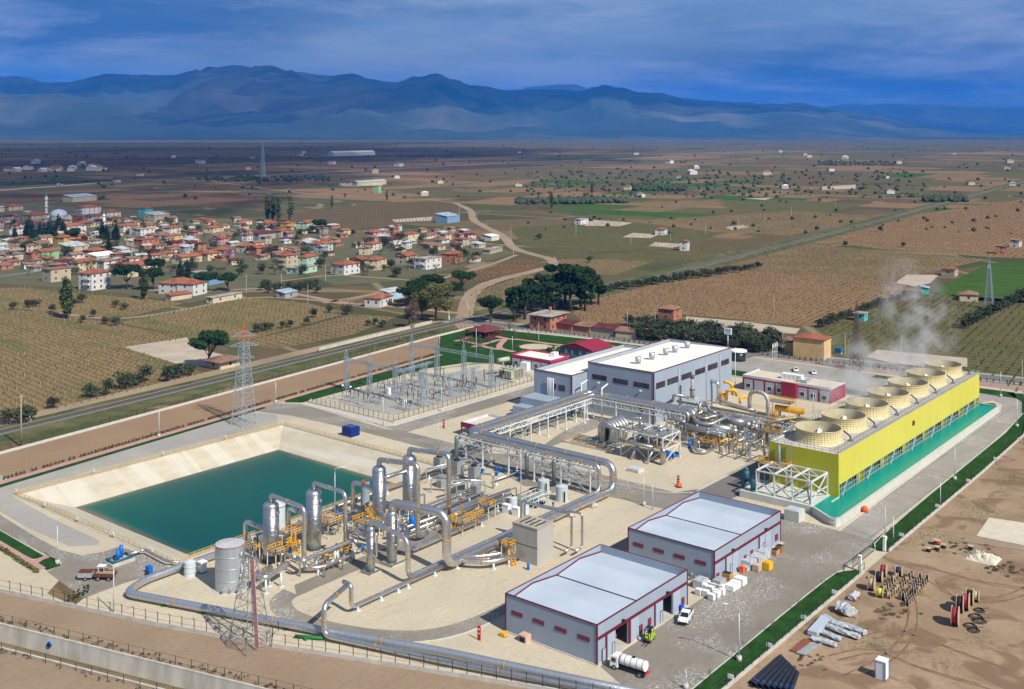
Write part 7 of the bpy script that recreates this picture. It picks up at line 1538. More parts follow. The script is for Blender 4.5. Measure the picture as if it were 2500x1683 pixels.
# vines
m_vine = mat('vine_wood', (.10,.07,.04),.9, var=.3, scale=.6, rgb2=(.13,.12,.05)); m_vpost = mat('vine_post', (.30,.28,.23),.9)
SLB = [(p.x, p.y) for p in [D(1960,815), D(1995,790), D(2215,812), D(2215,840), D(2050,840)]]
def vines(label, poly, ang, rs, ps, mv, post=True, hv=1.1, keep=.72, seed=0):
    P = [D(*q) for q in poly]; ca, sa = math.cos(ang), math.sin(ang); R = random.Random(seed); U = [(p.x*ca + p.y*sa, -p.x*sa + p.y*ca) for p in P]; pl = [(p.x, p.y) for p in P]; v, q = MB(), MB(); u0, u1 = min(a[0] for a in U), max(a[0] for a in U); w0, w1 = min(a[1] for a in U), max(a[1] for a in U)
    w_ = w0
    while w_ < w1:
        u = u0; k = 0
        while u < u1:
            x, y = u*ca - w_*sa, u*sa + w_*ca; u += ps; k += 1
            if (x*CN + y*SN) < 100 or abs((x*SN - y*CN)/(x*CN + y*SN)) > .52 or not pip((x, y), pl) or pip((x, y), SLB) or R.random() > keep: continue
            s = R.uniform(.10,.24); a = R.uniform(0,3.14); dx, dy = s*math.cos(a), s*math.sin(a); h = hv*R.uniform(.7,1.2)
            v.poly([(x - dx, y - dy, .04),(x + dx, y + dy, .04),(x + dx*1.5, y + dy*1.5, h),(x - dx*1.5, y - dy*1.5, h)]); v.poly([(x - dy, y + dx, h*.4),(x + dy, y - dx, h*.4),(x + dy*1.3, y - dx*1.3, h*.9),(x - dy*1.3, y + dx*1.3, h*.9)])
            if post and k % 7 == 0: q.poly([(x - .09, y, 0),(x + .07, y - .07,0),(x + .07, y - .07,1.7),(x - .09, y, 1.7)])
        w_ += rs
    tag(v.build('vines', mv), label, 'vines', kind='stuff')
    if q.v: tag(q.build('vine_stakes', m_vpost), 'pale stakes of the ' + label[:60].split(' in ')[-1], 'stakes', kind='stuff')
m_vg = mat('vine_green', (.125,.11,.05),.9, var=.2, scale=.08, rgb2=(.15,.125,.06))
vines('bare vines in the big brown field behind the halls', F_BIG, .12,3.4,3.0, m_vine, True, .9)
vines('bare vines in the tan field beyond the big brown one', F_BIG2,.12,3.4,3.6, m_vine, False, .9)
vines('vines in the patchy field at the left beyond the railway', F_L1,1.69,3.0,2.6, m_vg, True, 1.)
vines('vines in the plot between the village and the crossing', F_L2,1.69,3.0,2.8, m_vg, True, 1.); vines('vines in the small plot left of the field wall', F_L3,1.69,3.0,2.6, m_vg, True, 1.); vines('vines in the strip right below the village', F_L4,1.69,3.4,3.2, m_vg, True, 1.)
vines('staked vines in the long ploughed triangle by the dirt road', F_TRI, .9,3.6,3.4, m_vine, True, .8); vines('vines in the tan plot right of the lone round pine', F_C1,.12,3.2,2.8, m_vine, True, .9); vines('green vines in the dark field behind the cooling tower', F_R1,.12,3.6,2.6, m_vg, True, 1.1)
for k, (f_, m_) in enumerate(((F_B1, m_vine),(F_B2, m_vg),(F_B3, m_vg),(F_B4, m_vine),(F_B5, m_vine),(F_T1, m_vine))): vines('vines in far plot %s' % ('beyond the dirt road bend', 'along the railway', 'around the flat farm building', 'beyond the drying yards', 'at the right edge', 'behind the village poplars')[k], f_, 1.69,5.5,4.5, m_, False, 1.1,.8)
# village and farm houses
def wm(k):
    c = dict(white=(.55,.54,.51), cream=(.52,.44,.30), beige=(.42,.35,.25), pink=(.48,.26,.27), yellow=(.50,.32,.08), green=(.22,.42,.20), mint=(.36,.50,.38), brick=(.36,.15,.09), grey=(.30,.30,.29), turquoise=(.10,.42,.40), ochre=(.58,.40,.18), blue=(.16,.28,.40), lilac=(.34,.18,.30), lightblue=(.32,.48,.60))[k]
    return mat('render_' + k, c, .85, var=.1, scale=.3)
def rm(k):
    c = dict(terracotta=(.27,.09,.045), tiled=(.23,.13,.085), maroon=(.11,.024,.026), metal=(.40,.43,.43), whitemetal=(.72,.72,.70), concrete=(.33,.30,.25), bluemetal=(.28,.36,.42))[k]
    return mat('roof_' + k, c, .8, var=.3, scale=.25)
RN = dict(terracotta='orange red tiled', tiled='old brown tiled', maroon='maroon sheet', metal='grey sheet', whitemetal='white sheet', concrete='flat concrete', bluemetal='blue sheet')
def house(label, P, w_, d_, h, wall, roof, kind='hip', rot=.2, group=None, win=2, name='house', cat='house', chim=False, ov=.5, zb=0., rh=None, balc=0):
    t = thing(name, label, cat, P, group); ca, sa = math.cos(rot), math.sin(rot); x0, x1, y0, y1 = -w_/2, w_/2,-d_/2, d_/2; rh = rh or min(w_, d_)*.19
    MB().box(x0, y0, zb, x1, y1, h).build('wall', wm(wall), t, 1); a, c, e, f, z = x0 - ov, x1 + ov, y0 - ov, y1 + ov, h - .02; b = MB()
    if kind == 'hip':
        r = min(w_, d_)/2; p, q = ((x0 + r, 0),(x1 - r, 0)) if w_ >= d_ else ((0, y0 + r),(0, y1 - r))
        if w_ >= d_: b.poly([(a, e, z),(c, e, z),(*q, z + rh),(*p, z + rh)]); b.poly([(c, f, z),(a, f, z),(*p, z + rh),(*q, z + rh)]); b.poly([(c, e, z),(c, f, z),(*q, z + rh)]); b.poly([(a, f, z),(a, e, z),(*p, z + rh)])
        else: b.poly([(c, e, z),(c, f, z),(*q, z + rh),(*p, z + rh)]); b.poly([(a, f, z),(a, e, z),(*p, z + rh),(*q, z + rh)]); b.poly([(a, e, z),(c, e, z),(*p, z + rh)]); b.poly([(c, f, z),(a, f, z),(*q, z + rh)])
        b.poly([(a, f, z - .15),(c, f, z - .15),(c, e, z - .15),(a, e, z - .15)])
    elif kind == 'gable':
        b.poly([(a, e, z),(c, e, z),(c, 0, z + rh),(a, 0, z + rh)]); b.poly([(c, f, z),(a, f, z),(a, 0, z + rh),(c, 0, z + rh)]); b.poly([(a, f, z - .15),(c, f, z - .15),(c, e, z - .15),(a, e, z - .15)])
        [MB().poly([(x_, y0, h),(x_, y1, h),(x_, 0, h + rh*.93)]).build('gable', wm(wall), t, 1) for x_ in (x0 - .01, x1)]
    else: b.hexa([(a, e, h + .01),(c, e, h + .01),(c, f, h + .01 + (rh if kind == 'mono' else 0)),(a, f, h + .01 + (rh if kind == 'mono' else 0)),(a, e, h + .22),(c, e, h + .22),(c, f, h + .22 + (rh if kind == 'mono' else 0)),(a, f, h + .22 + (rh if kind == 'mono' else 0))])
    r_ = b.build('roof', rm(roof), t, 1)
    if chim: MB().cb((w_*.15,.3, h + rh*.4),1.0,1.0, rh*.8 + .3).build('chimney' if chim == 1 else 'water_heater', wm('white') if chim > 1 else wm('brick'), r_, 1)
    fl = max(1, round(h/3.1)); mg = mat('house_glass', (.045,.05,.06),.3)
    if win:
        for k in range(fl):
            zc_ = (k + .55)*h/fl
            for i in range(win):
                xx = x0 + w_*(i + .5)/win; MB().box(xx - .55, y0 - .06, zc_ - .6, xx + .55, y0 - .005, zc_ + .7).build('window', mg, t, 1)
            for i in range(max(1, win - 1)):
                yy = y0 + d_*(i + .5)/max(1, win - 1); MB().box(x0 - .06, yy - .55, zc_ - .6, x0 - .005, yy + .55, zc_ + .7).build('window', mg, t, 1)
    for k in range(balc): MB().box(x0 - 1.2, y0 + 1,3.1*(k + 1) - .1, x0 - .01, y0 + d_*.55,3.1*(k + 1) + .9).build('balcony', wm(wall), t, 1)
    t.rotation_euler = (0,0, rot); return t
TT = 'terracotta'
H_ = [(za(1345,1545),13,11,9.6, 'white', TT, 'hip', 'white and brick three storey apartment house with balconies at the village edge', 3, dict(balc=2)),
 (za(1165,1300),14,11,6.5, 'cream', TT, 'gable', 'cream two storey house with two solar panels on its gable roof', 3, {}),(za(800,1430),13,10,7.5, 'beige', 'tiled', 'flat', 'unfinished beige house with an open dark top storey', 2, {}),
 (za(1950,1350),22,12,6.5, 'cream', TT, 'gable', 'long cream building with a broad red roof behind the stone pine', 4, {}),(za(1730,1330),16,9,4.5, 'cream', 'maroon', 'mono', 'long shed with a sloping maroon roof left of the cream building', 2, {}),
 (za(1350,1100),12,10,5.5, 'brick', TT, 'hip', 'square brick house with a bright red hip roof near the white sheet roof', 2, {}),(za(1460,1140),17,9,3.6, 'white', 'whitemetal', 'mono', 'low building with a large white sheet roof', 0, {}),
 (za(650,1130),14,10,6.2, 'green', TT, 'gable', 'bright green gabled house with satellite dishes on its red roof', 1, {}),(za(465,1150),7,8,6, 'brick', 'terracotta', 'flat', 'dark red rendered house adjoining the green gabled one', 1, {}),
 (za(1040,1050),16,12,6, 'beige', 'metal', 'mono', 'open hall with a grey sheet roof in front of the yellow school', 2, {}),(za(1020,895),24,12,5.6, 'yellow', TT, 'hip', 'long bright yellow school with an orange red roof', 3, {}),
 (za(525,580),22,14,6.5, 'beige', TT, 'hip', 'broad building with a red hip roof left of the tall minaret', 3, {}),(za(1030,740),20,12,6, 'white', TT, 'hip', 'white and turquoise house with a wide orange roof below the dome', 3, {}),(za(870,650),15,11,5, 'cream', TT, 'hip', 'orange roofed house right under the mosque dome', 2, {}),
 (za(1210,670),16,11,4.5, 'beige', TT, 'hip', 'house with a broad orange roof right of the mosque', 2, {}),(za(600,760),12,10,7.5, 'white', 'maroon', 'gable', 'white house with a dark red roof among the cypresses', 2, {}),(za(1260,500),22,12,9, 'white', TT, 'hip', 'white apartment block with a red roof behind the village', 4, dict(balc=2)),
 (za(1570,560),16,12,8, 'white', TT, 'hip', 'white house with blue balconies and a bright red hip roof', 3, {}),(za(1360,590),15,11,6, 'white', TT, 'gable', 'white gabled house left of the one with blue balconies', 3, {}),(za(1640,610),14,9,5, 'yellow', TT, 'hip', 'yellow walled house with an orange roof near the small minaret', 2, {}),
 (za(1810,730),17,11,5.5, 'white', TT, 'hip', 'white house with a wide light orange roof right of the small minaret', 3, {}),(za(2050,780),14,10,5.5, 'white', 'concrete', 'flat', 'flat roofed white house in the village centre', 3, {}),(za(2080,965),16,10,7, 'brick', TT, 'flat', 'bare brick house with pale beams, unfinished', 3, {}),
 (za(2070,520),11,9,9, 'turquoise', TT, 'hip', 'turquoise house with a red roof at the back of the village', 2, {}),(za(2230,590),22,13,7, 'beige', 'metal', 'mono', 'large grey roofed hall with beige piers at the back of the village', 3, {}),(za(180,430),18,12,5, 'beige', TT, 'hip', 'broad house with a red roof at the far left of the village', 2, {}),
 (za(140,1140),15,9,4, 'white', 'tiled', 'mono', 'low white shed with a bright blue door panel at the left edge', 0, {}),(za(300,690),14,10,4, 'beige', TT, 'hip', 'orange roofed low house left of the cypresses', 2, {}),
 (zb(1735,1030),11,11,9.5, 'beige', TT, 'hip', 'tall beige house with stacked balconies and a bright red hip roof', 2, dict(balc=2)),(zb(1960,1085),19,9,4, 'mint', 'concrete', 'flat', 'mint green house with a flat terrace roof', 3, {}),(zb(2040,1010),14,8,7.5, 'mint', TT, 'hip', 'mint green upper house with a long red roof', 2, {}),
 (zb(2180,780),12,10,6, 'mint', TT, 'hip', 'pale green house with solar heaters on its red hip roof', 2, dict(chim=2)),(zb(380,730),10,8,6, 'white', 'metal', 'mono', 'white house with brick top and a light sheet roof in the village middle', 2, {}),(zb(800,680),10,9,5, 'pink', TT, 'gable', 'pinkish house with white stars on its red roof', 2, {}),
 (zb(820,860),14,11,5.5, 'lilac', TT, 'hip', 'mauve house with a broad red roof at the front of the village', 2, {}),(zb(660,900),12,10,5, 'cream', TT, 'hip', 'cream house with a red roof left of the mauve one', 2, {}),(zb(1160,790),10,9,5, 'cream', TT, 'hip', 'cream house with a small red hip roof right of the mauve one', 2, {}),(zb(1330,840),9,9,6, 'brick', TT, 'gable', 'narrow brick gabled house next to the mauve one', 1, {}),
 (zb(1560,800),11,9,4.6, 'cream', TT, 'hip', 'cream house with a red roof above the tall beige one', 2, {}),(zb(1420,600),18,9,4.5, 'grey', 'maroon', 'mono', 'dark open shed with a maroon roof in mid village', 0, {}),(zb(1500,450),16,10,5, 'pink', TT, 'hip', 'pink house with a red roof near the poplars', 2, {}),(zb(1690,570),14,10,5.5, 'cream', TT, 'hip', 'cream house with an orange roof right of the pink one', 2, {}),
 (zb(1760,440),12,8,4.5, 'yellow', TT, 'hip', 'yellow house with an orange roof behind the cream one', 2, {}),(zb(2030,450),17,12,5.5, 'mint', TT, 'gable', 'big pale green gabled house at the right end of the village', 2, {}),(zb(110,530),13,9,5.5, 'white', TT, 'hip', 'white house with a red hip roof in mid village', 2, {}),(zb(710,510),15,10,4.5, 'cream', TT, 'hip', 'cream house with a broad brown red roof in mid village', 2, {}),
 (zb(1140,400),13,8,4, 'cream', TT, 'hip', 'cream house at the back of the village left of the poplars', 2, {}),(zb(130,620),15,8,4, 'ochre', TT, 'hip', 'ochre walled house with a brown red roof', 2, {}),(zb(330,940),18,10,4.5, 'cream', TT, 'gable', 'long bright red roof at the front left of the village', 2, {}),
 (zb(200,1360),18,12,6, 'white', TT, 'hip', 'white farmhouse with a broad red roof at the edge of the vines', 3, {}),(zb(400,1390),12,11,6.5, 'white', TT, 'hip', 'white farmhouse wing with a brighter red roof and a terrace', 2, {}),(zb(210,1460),13,5,2.6, 'cream', TT, 'mono', 'low red roofed lean to in front of the white farmhouse', 0, {}),(zb(860,1480),21,5,3.0, 'cream', 'concrete', 'flat', 'long cream walled shed with a flat dusty roof beside the track', 2, {}),
 (zb(490,1160),8,5,4, 'lightblue', 'concrete', 'flat', 'small light blue block behind the white farmhouse', 0, {}),(zb(700,1240),15,6,3.5, 'blue', 'maroon', 'mono', 'low shed with blue walls and a dark red roof', 0, {}),(zb(1750,1430),10,6,2.8, 'grey', 'bluemetal', 'mono', 'small grey hut with a blue sheet roof by the track junction', 1, {}),
 (zc(320,850),14,12,6.5, 'white', TT, 'hip', 'white two storey house with a water heater on its red roof', 3, dict(chim=2)),(zc(480,770),8,9,5.5, 'brick', TT, 'gable', 'brick house tucked behind the white one with the heater', 1, {}),(zc(690,800),12,10,7, 'cream', TT, 'hip', 'cream yellow house with a red pyramid roof and solar panel', 2, dict(balc=1)),(zc(1070,730),12,10,6, 'beige', TT, 'gable', 'red gabled house left of the white flat roofed villa', 2, {}),
 (zc(1340,785),16,10,7, 'white', 'concrete', 'flat', 'white flat roofed villa with a blue gate', 3, dict(balc=1)),(zc(1640,715),13,10,6.5, 'brick', TT, 'hip', 'brick house with a red hip roof and water heater right of the white villa', 2, dict(chim=2)),(zc(1920,705),7,6,3, 'white', TT, 'gable', 'tiny white hut with a red roof by the path', 1, {}),(zc(735,1245),14,9,4.6, 'white', TT, 'hip', 'station house with a bright red roof and shady porch by the road', 3, {}),(zc(900,1160),12,6,4, 'lightblue', 'metal', 'mono', 'grey roofed shed right behind the station house', 0, {}),
 (zc(1585,218),22,14,6.5, 'blue', 'bluemetal', 'mono', 'large blue grey metal shed by the dirt road', 0, {}),(zc(2140,590),24,6,3.2, 'beige', 'concrete', 'flat', 'long roofless beige shell of a building near the gravel heaps', 5, {}),(zc(2130,440),12,7,3.5, 'white', 'whitemetal', 'mono', 'small white roofed shed beside the dirt road bend', 0, {}),(zc(690,420),15,10,6, 'pink', TT, 'hip', 'pink house with two red roof levels at the village right end', 2, {}),(zc(1100,425),16,11,4.6, 'cream', TT, 'hip', 'house with a very broad red roof at the village right end', 1, {}),
 (zc(895,490),15,8,4, 'white', 'maroon', 'mono', 'white walled house with a long maroon roof', 2, {}),(zc(660,555),11,9,5, 'white', TT, 'hip', 'small white house with a bright red hip roof, nearest in its row', 2, {}),(zc(40,570),12,10,5.5, 'mint', TT, 'hip', 'mint walled house with a red roof in front of the pines', 2, {}),(zc(300,370),10,8,4, 'cream', TT, 'gable', 'cream gabled hut at the back right of the village', 1, {}),
 (P2(1340,375),14,11,6.6, 'brick', 'concrete', 'flat', 'two storey brick house with a flat concrete roof before the pine clump', 3, dict(ov=1.2, chim=1)),
 (D(1847,812),8.5,12.5,8, 'ochre', TT, 'hip', 'tall windowless ochre building with a red hip roof by the rear road', 0, {}),(D(1808,800),6,7,4, 'ochre', 'tiled', 'mono', 'ochre annexe of the tall windowless building', 0, {}),(D(1524,725),9,8,5.2, 'brick', 'tiled', 'hip', 'brick hut with a brown roof in the olive grove', 1, {}),(D(1958,729),5.5,5,3.6, 'turquoise', 'concrete', 'flat', 'small turquoise hut above the steam', 1, {}),
 (D(2104,668),7,4,3.4, 'turquoise', 'bluemetal', 'mono', 'small turquoise hut at the meadow corner', 0, {}),(D(2203,683),10,9,3.6, 'cream', 'tiled', 'hip', 'low cream house with a brown roof at the meadow edge', 1, {}),(D(2160,627),8,8,4.5, 'beige', TT, 'hip', 'brick and beige hut on the pale drying yard at the right', 1, {}),(D(2277,577),7,7,5, 'brick', 'tiled', 'mono', 'brick hut near the right edge', 1, {}),(D(2310,562),9,7,5, 'white', 'tiled', 'mono', 'white hut at the far right edge', 1, {}),
 (D(1557,570),7,6,7, 'white', TT, 'gable', 'lone tall white gabled hut in the fields', 1, {}),(D(1504,534),12,8,5, 'white', TT, 'hip', 'white farmhouse with a red roof beside two drying yards', 2, {}),(D(1322,510),16,7,5, 'white', 'concrete', 'flat', 'flat white farm building in mid plain', 2, {}),(D(508,834),9.5,8,3.0, 'cream', 'tiled', 'hip', 'low hut with a brown tiled roof under the big stone pine', 1, dict(ov=1.6)),
 (D(840,421),70,12,6, 'beige', 'metal', 'gable', 'long pale factory far out on the plain', 0, {}),(D(800,354),220,30,12, 'white', 'whitemetal', 'gable', 'pair of very long white sheds near the foot of the hills', 0, {}),(D(858,439),9,9,10, 'green', 'concrete', 'flat', 'green tank tower on the plain by the farm track', 0, {}),(D(182,458),42,16,6, 'beige', 'bluemetal', 'mono', 'long blue roofed barn on the dark field behind the mosque', 0, {})]
for P, w_, d_, h, wa, ro, kd, lb, wn, ex in H_: house(lb, P, w_, d_, h, wa, ro, kd, random.choice((.15,.3,.05)) if P.x > 520 or P.y > 400 else .08, None, wn, **ex)
random.seed(33); cand = []; tries = 0; placed = [(p[0].x, p[0].y, max(p[1], p[2])) for p in H_]
while len(cand) < 265 and tries < 16000:
    tries += 1; y = RU(480,618); x = RU(-10,1120)
    if y < 480 + x*.048 or y > 640 - x*.07 or (x > 560 and y > 606) or (330 < x < 470 and y > 600): continue
    P = D(x, y); sz = RU(6,10)
    if any(math.hypot(P.x - a, P.y - b_) < (c + sz)*.46 for a, b_, c in placed): continue
    placed.append((P.x, P.y, sz)); cand.append((x, P, sz))
for x, P, sz in cand:
    wa = random.choice(('white', 'cream', 'beige', 'beige', 'grey', 'brick')); ro = random.choice((TT, 'tiled', 'tiled', 'tiled', 'tiled', 'maroon', 'metal')); kd = random.choice(('hip', 'gable', 'mono' if ro != TT else 'hip')); part = 'left' if x < 380 else ('middle' if x < 760 else 'right end')
    lb = 'small %s walled house with %s roof in the %s of the village' % (wa, RN[ro], part); house(lb, P, sz, sz*RU(.65,.9), random.choice((2.6,2.8,3,3.2,5.2)), wa, ro, kd, RU(-.2,.5), lb.replace('small', 'the small').replace(' house ', ' houses '), random.choice((1,2)))
random.seed(8); y_ = 0
for i in range(60):
    x = RU(0,2329); y = 345 + random.random()**1.4*110
    if i < 20: x, y = RU(0,250), RU(384,392)
    far_ = y < 400; P = D(x, y); s = RU(9,14)*(1.6 if far_ else 1); wa = random.choice(('white', 'white', 'cream')); ro = random.choice((TT, 'whitemetal', 'tiled')); lb = 'tiny far %s farmhouse with %s roof on the %s' % (wa, RN[ro], 'left plain' if x < 1100 else 'right plain'); house(lb, P, s, s*.8, s*.4, wa, ro, 'gable' if i % 2 else 'hip', random.random(), lb.replace('tiny far', 'the tiny far').replace('farmhouse', 'farmhouses'),0, name='farmhouse', cat='farmhouse')
# sheds along the rear road
for k, (xa, xb_, ya, yb2, ro, lb) in enumerate(((1440,1700,395,430, 'maroon', 'brick shed with a maroon roof nearest the brick house'),(1705,1965,425,460, 'tiled', 'old shed with a brown tiled roof between the two maroon ones'),(1975,2330,455,500, 'maroon', 'long shed with a maroon sheet roof along the rear road'),(2335,2770,515,555, 'tiled', 'old shed with a brown tiled roof at the end of the row'))):
    A, B_ = P2(xa, ya), P2(xb_, yb2); c = (A + B_)/2; d = B_ - A; house(lb, c + V_((2.5,0,0)), d.length, 6,2.9, 'brick' if k < 2 else 'beige', ro, 'mono', math.atan2(d.y, d.x), None, 0, name='shed', cat='shed', rh=1.0)
# mosque
def minaret(lab, P, H, r):
    t = thing('minaret', lab, 'minaret', P); MB().lathe(P, [(r*1.25,0),(r*1.25, H*.16),(r, H*.2),(r, H*.84),(r*.9, H*.84)], 12).build('shaft', wm('white'), t); MB().lathe(P, [(r*.95, H*.84),(r*1.05, H*.86),(.02, H)], 12).build('cone', mat('minaret_green', (.02,.20,.13),.5), t)
    for z in (.44,.70): MB().lathe(P, [(r, H*z),(r*1.7, H*z + .7),(r*1.7, H*z + 1.6),(r, H*z + 1.6)], 12).build('balcony', wm('white'), t)
minaret('tall white minaret with a green cone, two balconies, beside the dome', za(658,575),29,1.15); minaret('small white minaret with a green cone in the middle of the village', za(1478,720),18,.95)
P = za(835,615); t = thing('mosque', 'pale blue and white domed mosque beside the tall minaret', 'mosque', P); MB().cb(P, 17,17,6.5,.3).build('wall', wm('white'), t); MB().lathe((P.x, P.y, 0), [(8.2,6.5),(8.0,9.2),(7.0,11.2),(4.5,13),(.1,14)], 20).build('dome', mat('dome_lead', (.48,.52,.60),.5), t)
for a in (.3,1.87,3.44,5.0): MB().lathe((P.x + 9.5*math.cos(a + .78), P.y + 9.5*math.sin(a + .78),0), [(1.8,0),(1.8,6),(1.3,7.3),(.1,8)], 10).build('small_dome', wm('white'), t)
m_rut = mat('tyre_ruts', (.19,.115,.065),.95, var=.3, scale=.5)
for pts in ([(1700,700),(1900,850),(2250,830),(2500,700)], [(1500,560),(1750,620),(2000,700),(2400,760)], [(1250,1100),(1500,1050),(1750,1150),(2300,1350)], [(1000,1250),(1300,1180),(1600,1320),(2100,1460)], [(1450,600),(1600,900),(1500,1200),(1100,1400)]):
    for o_ in (0,1.8): strip('tyre_rut', [Z(1700,1183,2.911)(*q) + V_((o_*.3, o_, 0)) for q in pts], .4,.045 + o_*.002, m_rut, 3,.3)
# cars and trucks
m_car = mat('car_white', (.80,.80,.79),.25, var=.01, spec=.6, coat=.6); m_tyre = mat('tyre', (.02,.02,.02),.8); m_rim = mat('wheel_rim', (.45,.45,.46),.35,.7); m_cglass = mat('car_glass', (.012,.016,.02),.08, spec=.9); m_lamp = mat('head_lamp', (.6,.6,.58),.15, spec=.8); m_tail = mat('tail_lamp', (.35,.01,.01),.3)
def wheel(t, x, y, r, w_=.24, s=1):
    o = MB().cyl((x, y - w_/2, r),(x, y + w_/2, r), r, 16).build('wheel', m_tyre, t, 1); MB().cyl((x, y - w_/2 - .01, r),(x, y + w_/2 + .01, r), r*.58,12).build('rim', m_rim, o, 1)
def prof_body(t, prof, hw, m, name, taper=0.):
    b = MB(); n = len(prof); b.v += [(x, -(hw - (taper if z > 1.0 else 0)), z) for x, z in prof] + [(x, hw - (taper if z > 1.0 else 0), z) for x, z in prof]; b.face(tuple(range(n))); b.face(tuple(range(2*n - 1, n - 1,-1)))
    for i in range(n): j = (i + 1) % n; b.face((i, i + n, j + n, j))
    return b.build(name, m, t, 1)
def pickup(P, rot):
    t = thing('pickup_truck', 'white double cab pickup truck with a black load bed, parked by the nearer warehouse', 'pickup', P); t.rotation_euler = (0,0, rot)
    prof_body(t, [(-2.6,.45),(2.5,.45),(2.6,.75),(2.45,1.02),(1.3,1.12),(-.95,1.12),(-2.6,1.12)], .92, m_car, 'body'); prof_body(t, [(1.35,1.1),(.55,1.72),(-.75,1.76),(-1.0,1.1)], .86, m_car, 'cab', .08)
    MB().poly([(1.34,-.74,1.14),(1.34,.74,1.14),(.62,.68,1.68),(.62,-.68,1.68)]).build('windscreen', m_cglass, t, 1)
    for s in (-1,1): b = MB(); b.box(.15, s*.80 - .015,1.2,.85, s*.80 + .015,1.55); b.box(-.75, s*.80 - .015,1.2,.05, s*.80 + .015,1.6); b.build('side_window', m_cglass, t, 1); MB().cb((2.5, s*.68,.75),.16,.36,.2).build('headlight', m_lamp, t, 1); MB().cb((-2.6, s*.8,.75),.08,.16,.3).build('tail_light', m_tail, t, 1); MB().cb((.95, s*1.02,1.15),.14,.2,.16).build('mirror', m_car, t, 1)
    MB().box(-2.5,-.78,1.121,-1.1,.78,1.2).build('load_bed', m_black, t, 1); MB().box(2.55,-.85,.42,2.68,.85,.72).build('bumper', m_black, t, 1)
    for x in (1.65,-1.6):
        for s in (-1,1): wheel(t, x, s*.84,.37)
P = z7(1385,985); pickup((P.x + .3, P.y + .3,.1), math.radians(197))
def car(lab, P, rot):
    t = thing('parked_car', lab, 'car', P); t.rotation_euler = (0,0, rot); prof_body(t, [(-2.2,.3),(2.15,.3),(2.2,.6),(2.0,.8),(.95,.9),(-1.5,.93),(-2.2,.88)], .84, m_car, 'body'); prof_body(t, [(.95,.9),(.35,1.36),(-.95,1.38),(-1.6,.92)], .78, m_car, 'cabin', .1); MB().poly([(.99,-.62,.92),(.99,.62,.92),(.4,.56,1.34),(.4,-.56,1.34)]).build('windscreen', m_cglass, t, 1); MB().poly([(-1.62,.6,.95),(-1.62,-.6,.95),(-1.02,-.55,1.35),(-1.02,.55,1.35)]).build('rear_window', m_cglass, t, 1)
    for s in (-1,1):
        MB().box(-.9, s*.725 - .02,.95,.4, s*.725 + .02,1.26).build('side_window', m_cglass, t, 1); MB().cb((2.12, s*.6,.55),.12,.32,.16).build('headlight', m_lamp, t, 1)
        for x in (1.35,-1.35): wheel(t, x, s*.76,.31)
car('white saloon car on the paved area, the left of two', (*Z(1750,820,4.658)(893,402)[:2], .1),.6); car('white saloon car on the paved area, the right of two behind the roof units', (*Z(1750,820,4.658)(1098,432)[:2], .1),.6)
P = z7(985,1345); t = thing('tank_truck', 'small truck with a white cylindrical tank and white cab, by the near warehouse corner', 'tank truck', (P.x, P.y, .09)); a = z7(880,1320); c = z7(1080,1385); rot = math.atan2(a.y - c.y, a.x - c.x); t.rotation_euler = (0,0, rot)
prof_body(t, [(1.9,.5),(3.3,.5),(3.35,1.2),(3.1,2.25),(1.9,2.3)], .98, m_car, 'cab', .06); MB().poly([(3.38,-.8,1.3),(3.38,.8,1.3),(3.16,.74,2.05),(3.16,-.74,2.05)]).build('windscreen', m_cglass, t, 1); MB().box(-3.2,-.45,.55,1.9,.45,.85).build('chassis', m_black, t, 1)
MB().tube([(-3.0,0,1.75),(-2.8,0,1.75),(1.45,0,1.75),(1.6,0,1.75)], .86,18).build('tank', m_car, t, 1)
for x in (-2.7,-1.6,-.5,.6,1.4): MB().cyl((x, 0,1.75),(x + .07,0,1.75),.885,18).build('tank_strap', m_black, t, 1)
MB().cb((-.7,0,2.58),.5,.5,.16).build('hatch', m_black, t, 1); MB().cb((-1,-.7,.6),1.2,.4,.4).build('side_box', m_blue, t, 1); MB().box(-3.4,-.95,.6,-3.2,.95,.8).build('bumper', m_red, t, 1)
for s in (-1,1):
    MB().box(2.2, s*.985 - .02,1.35,3.0, s*.985 + .02,2.0).build('side_window', m_cglass, t, 1); MB().cb((3.36, s*.7,.75),.08,.3,.2).build('headlight', m_lamp, t, 1)
    for x in (2.5,-2.2): wheel(t, x, s*.85,.42,.3)
P = z7(1130,1135); t = thing('forklift', 'lime green forklift with a black mast facing the nearer warehouse', 'forklift', (P.x + .3, P.y + .5,.09)); t.rotation_euler = (0,0, math.radians(190)); m_lime = mat('lime_green', (.36,.50,.02),.4)
prof_body(t, [(-1.35,.3),(1.0,.3),(1.0,.85),(0,.95),(-.2,1.3),(-1.3,1.3),(-1.4,.9)], .6, m_lime, 'body'); b = MB()
for s in (-.55,.55): b.beam((.85, s, .9),(.35, s, 2.3),.09); b.beam((-.9, s, 1.3),(-.7, s, 2.3),.09); b.beam((.35, s, 2.3),(-.7, s, 2.3),.09)
b.box(-.8,-.58,2.3,.45,.58,2.38); b.build('roll_cage', m_black, t, 1); b = MB()
for s in (-.35,.35): b.beam((1.2, s, .1),(1.2, s, 2.5),.14)
for z in (.5,1.4,2.4): b.beam((1.2,-.35, z),(1.2,.35, z),.12)
b.build('mast', m_black, t, 1)
for s in (-.3,.3): MB().box(1.25, s - .07,.08,2.6, s + .07,.14).build('fork', m_black, t, 1)
MB().cb((-.4,0,1.3),.5,.5,.5).build('seat', m_black, t, 1)
for x in (.75,-.95):
    for s in (-1,1): wheel(t, x, s*.55,.33)
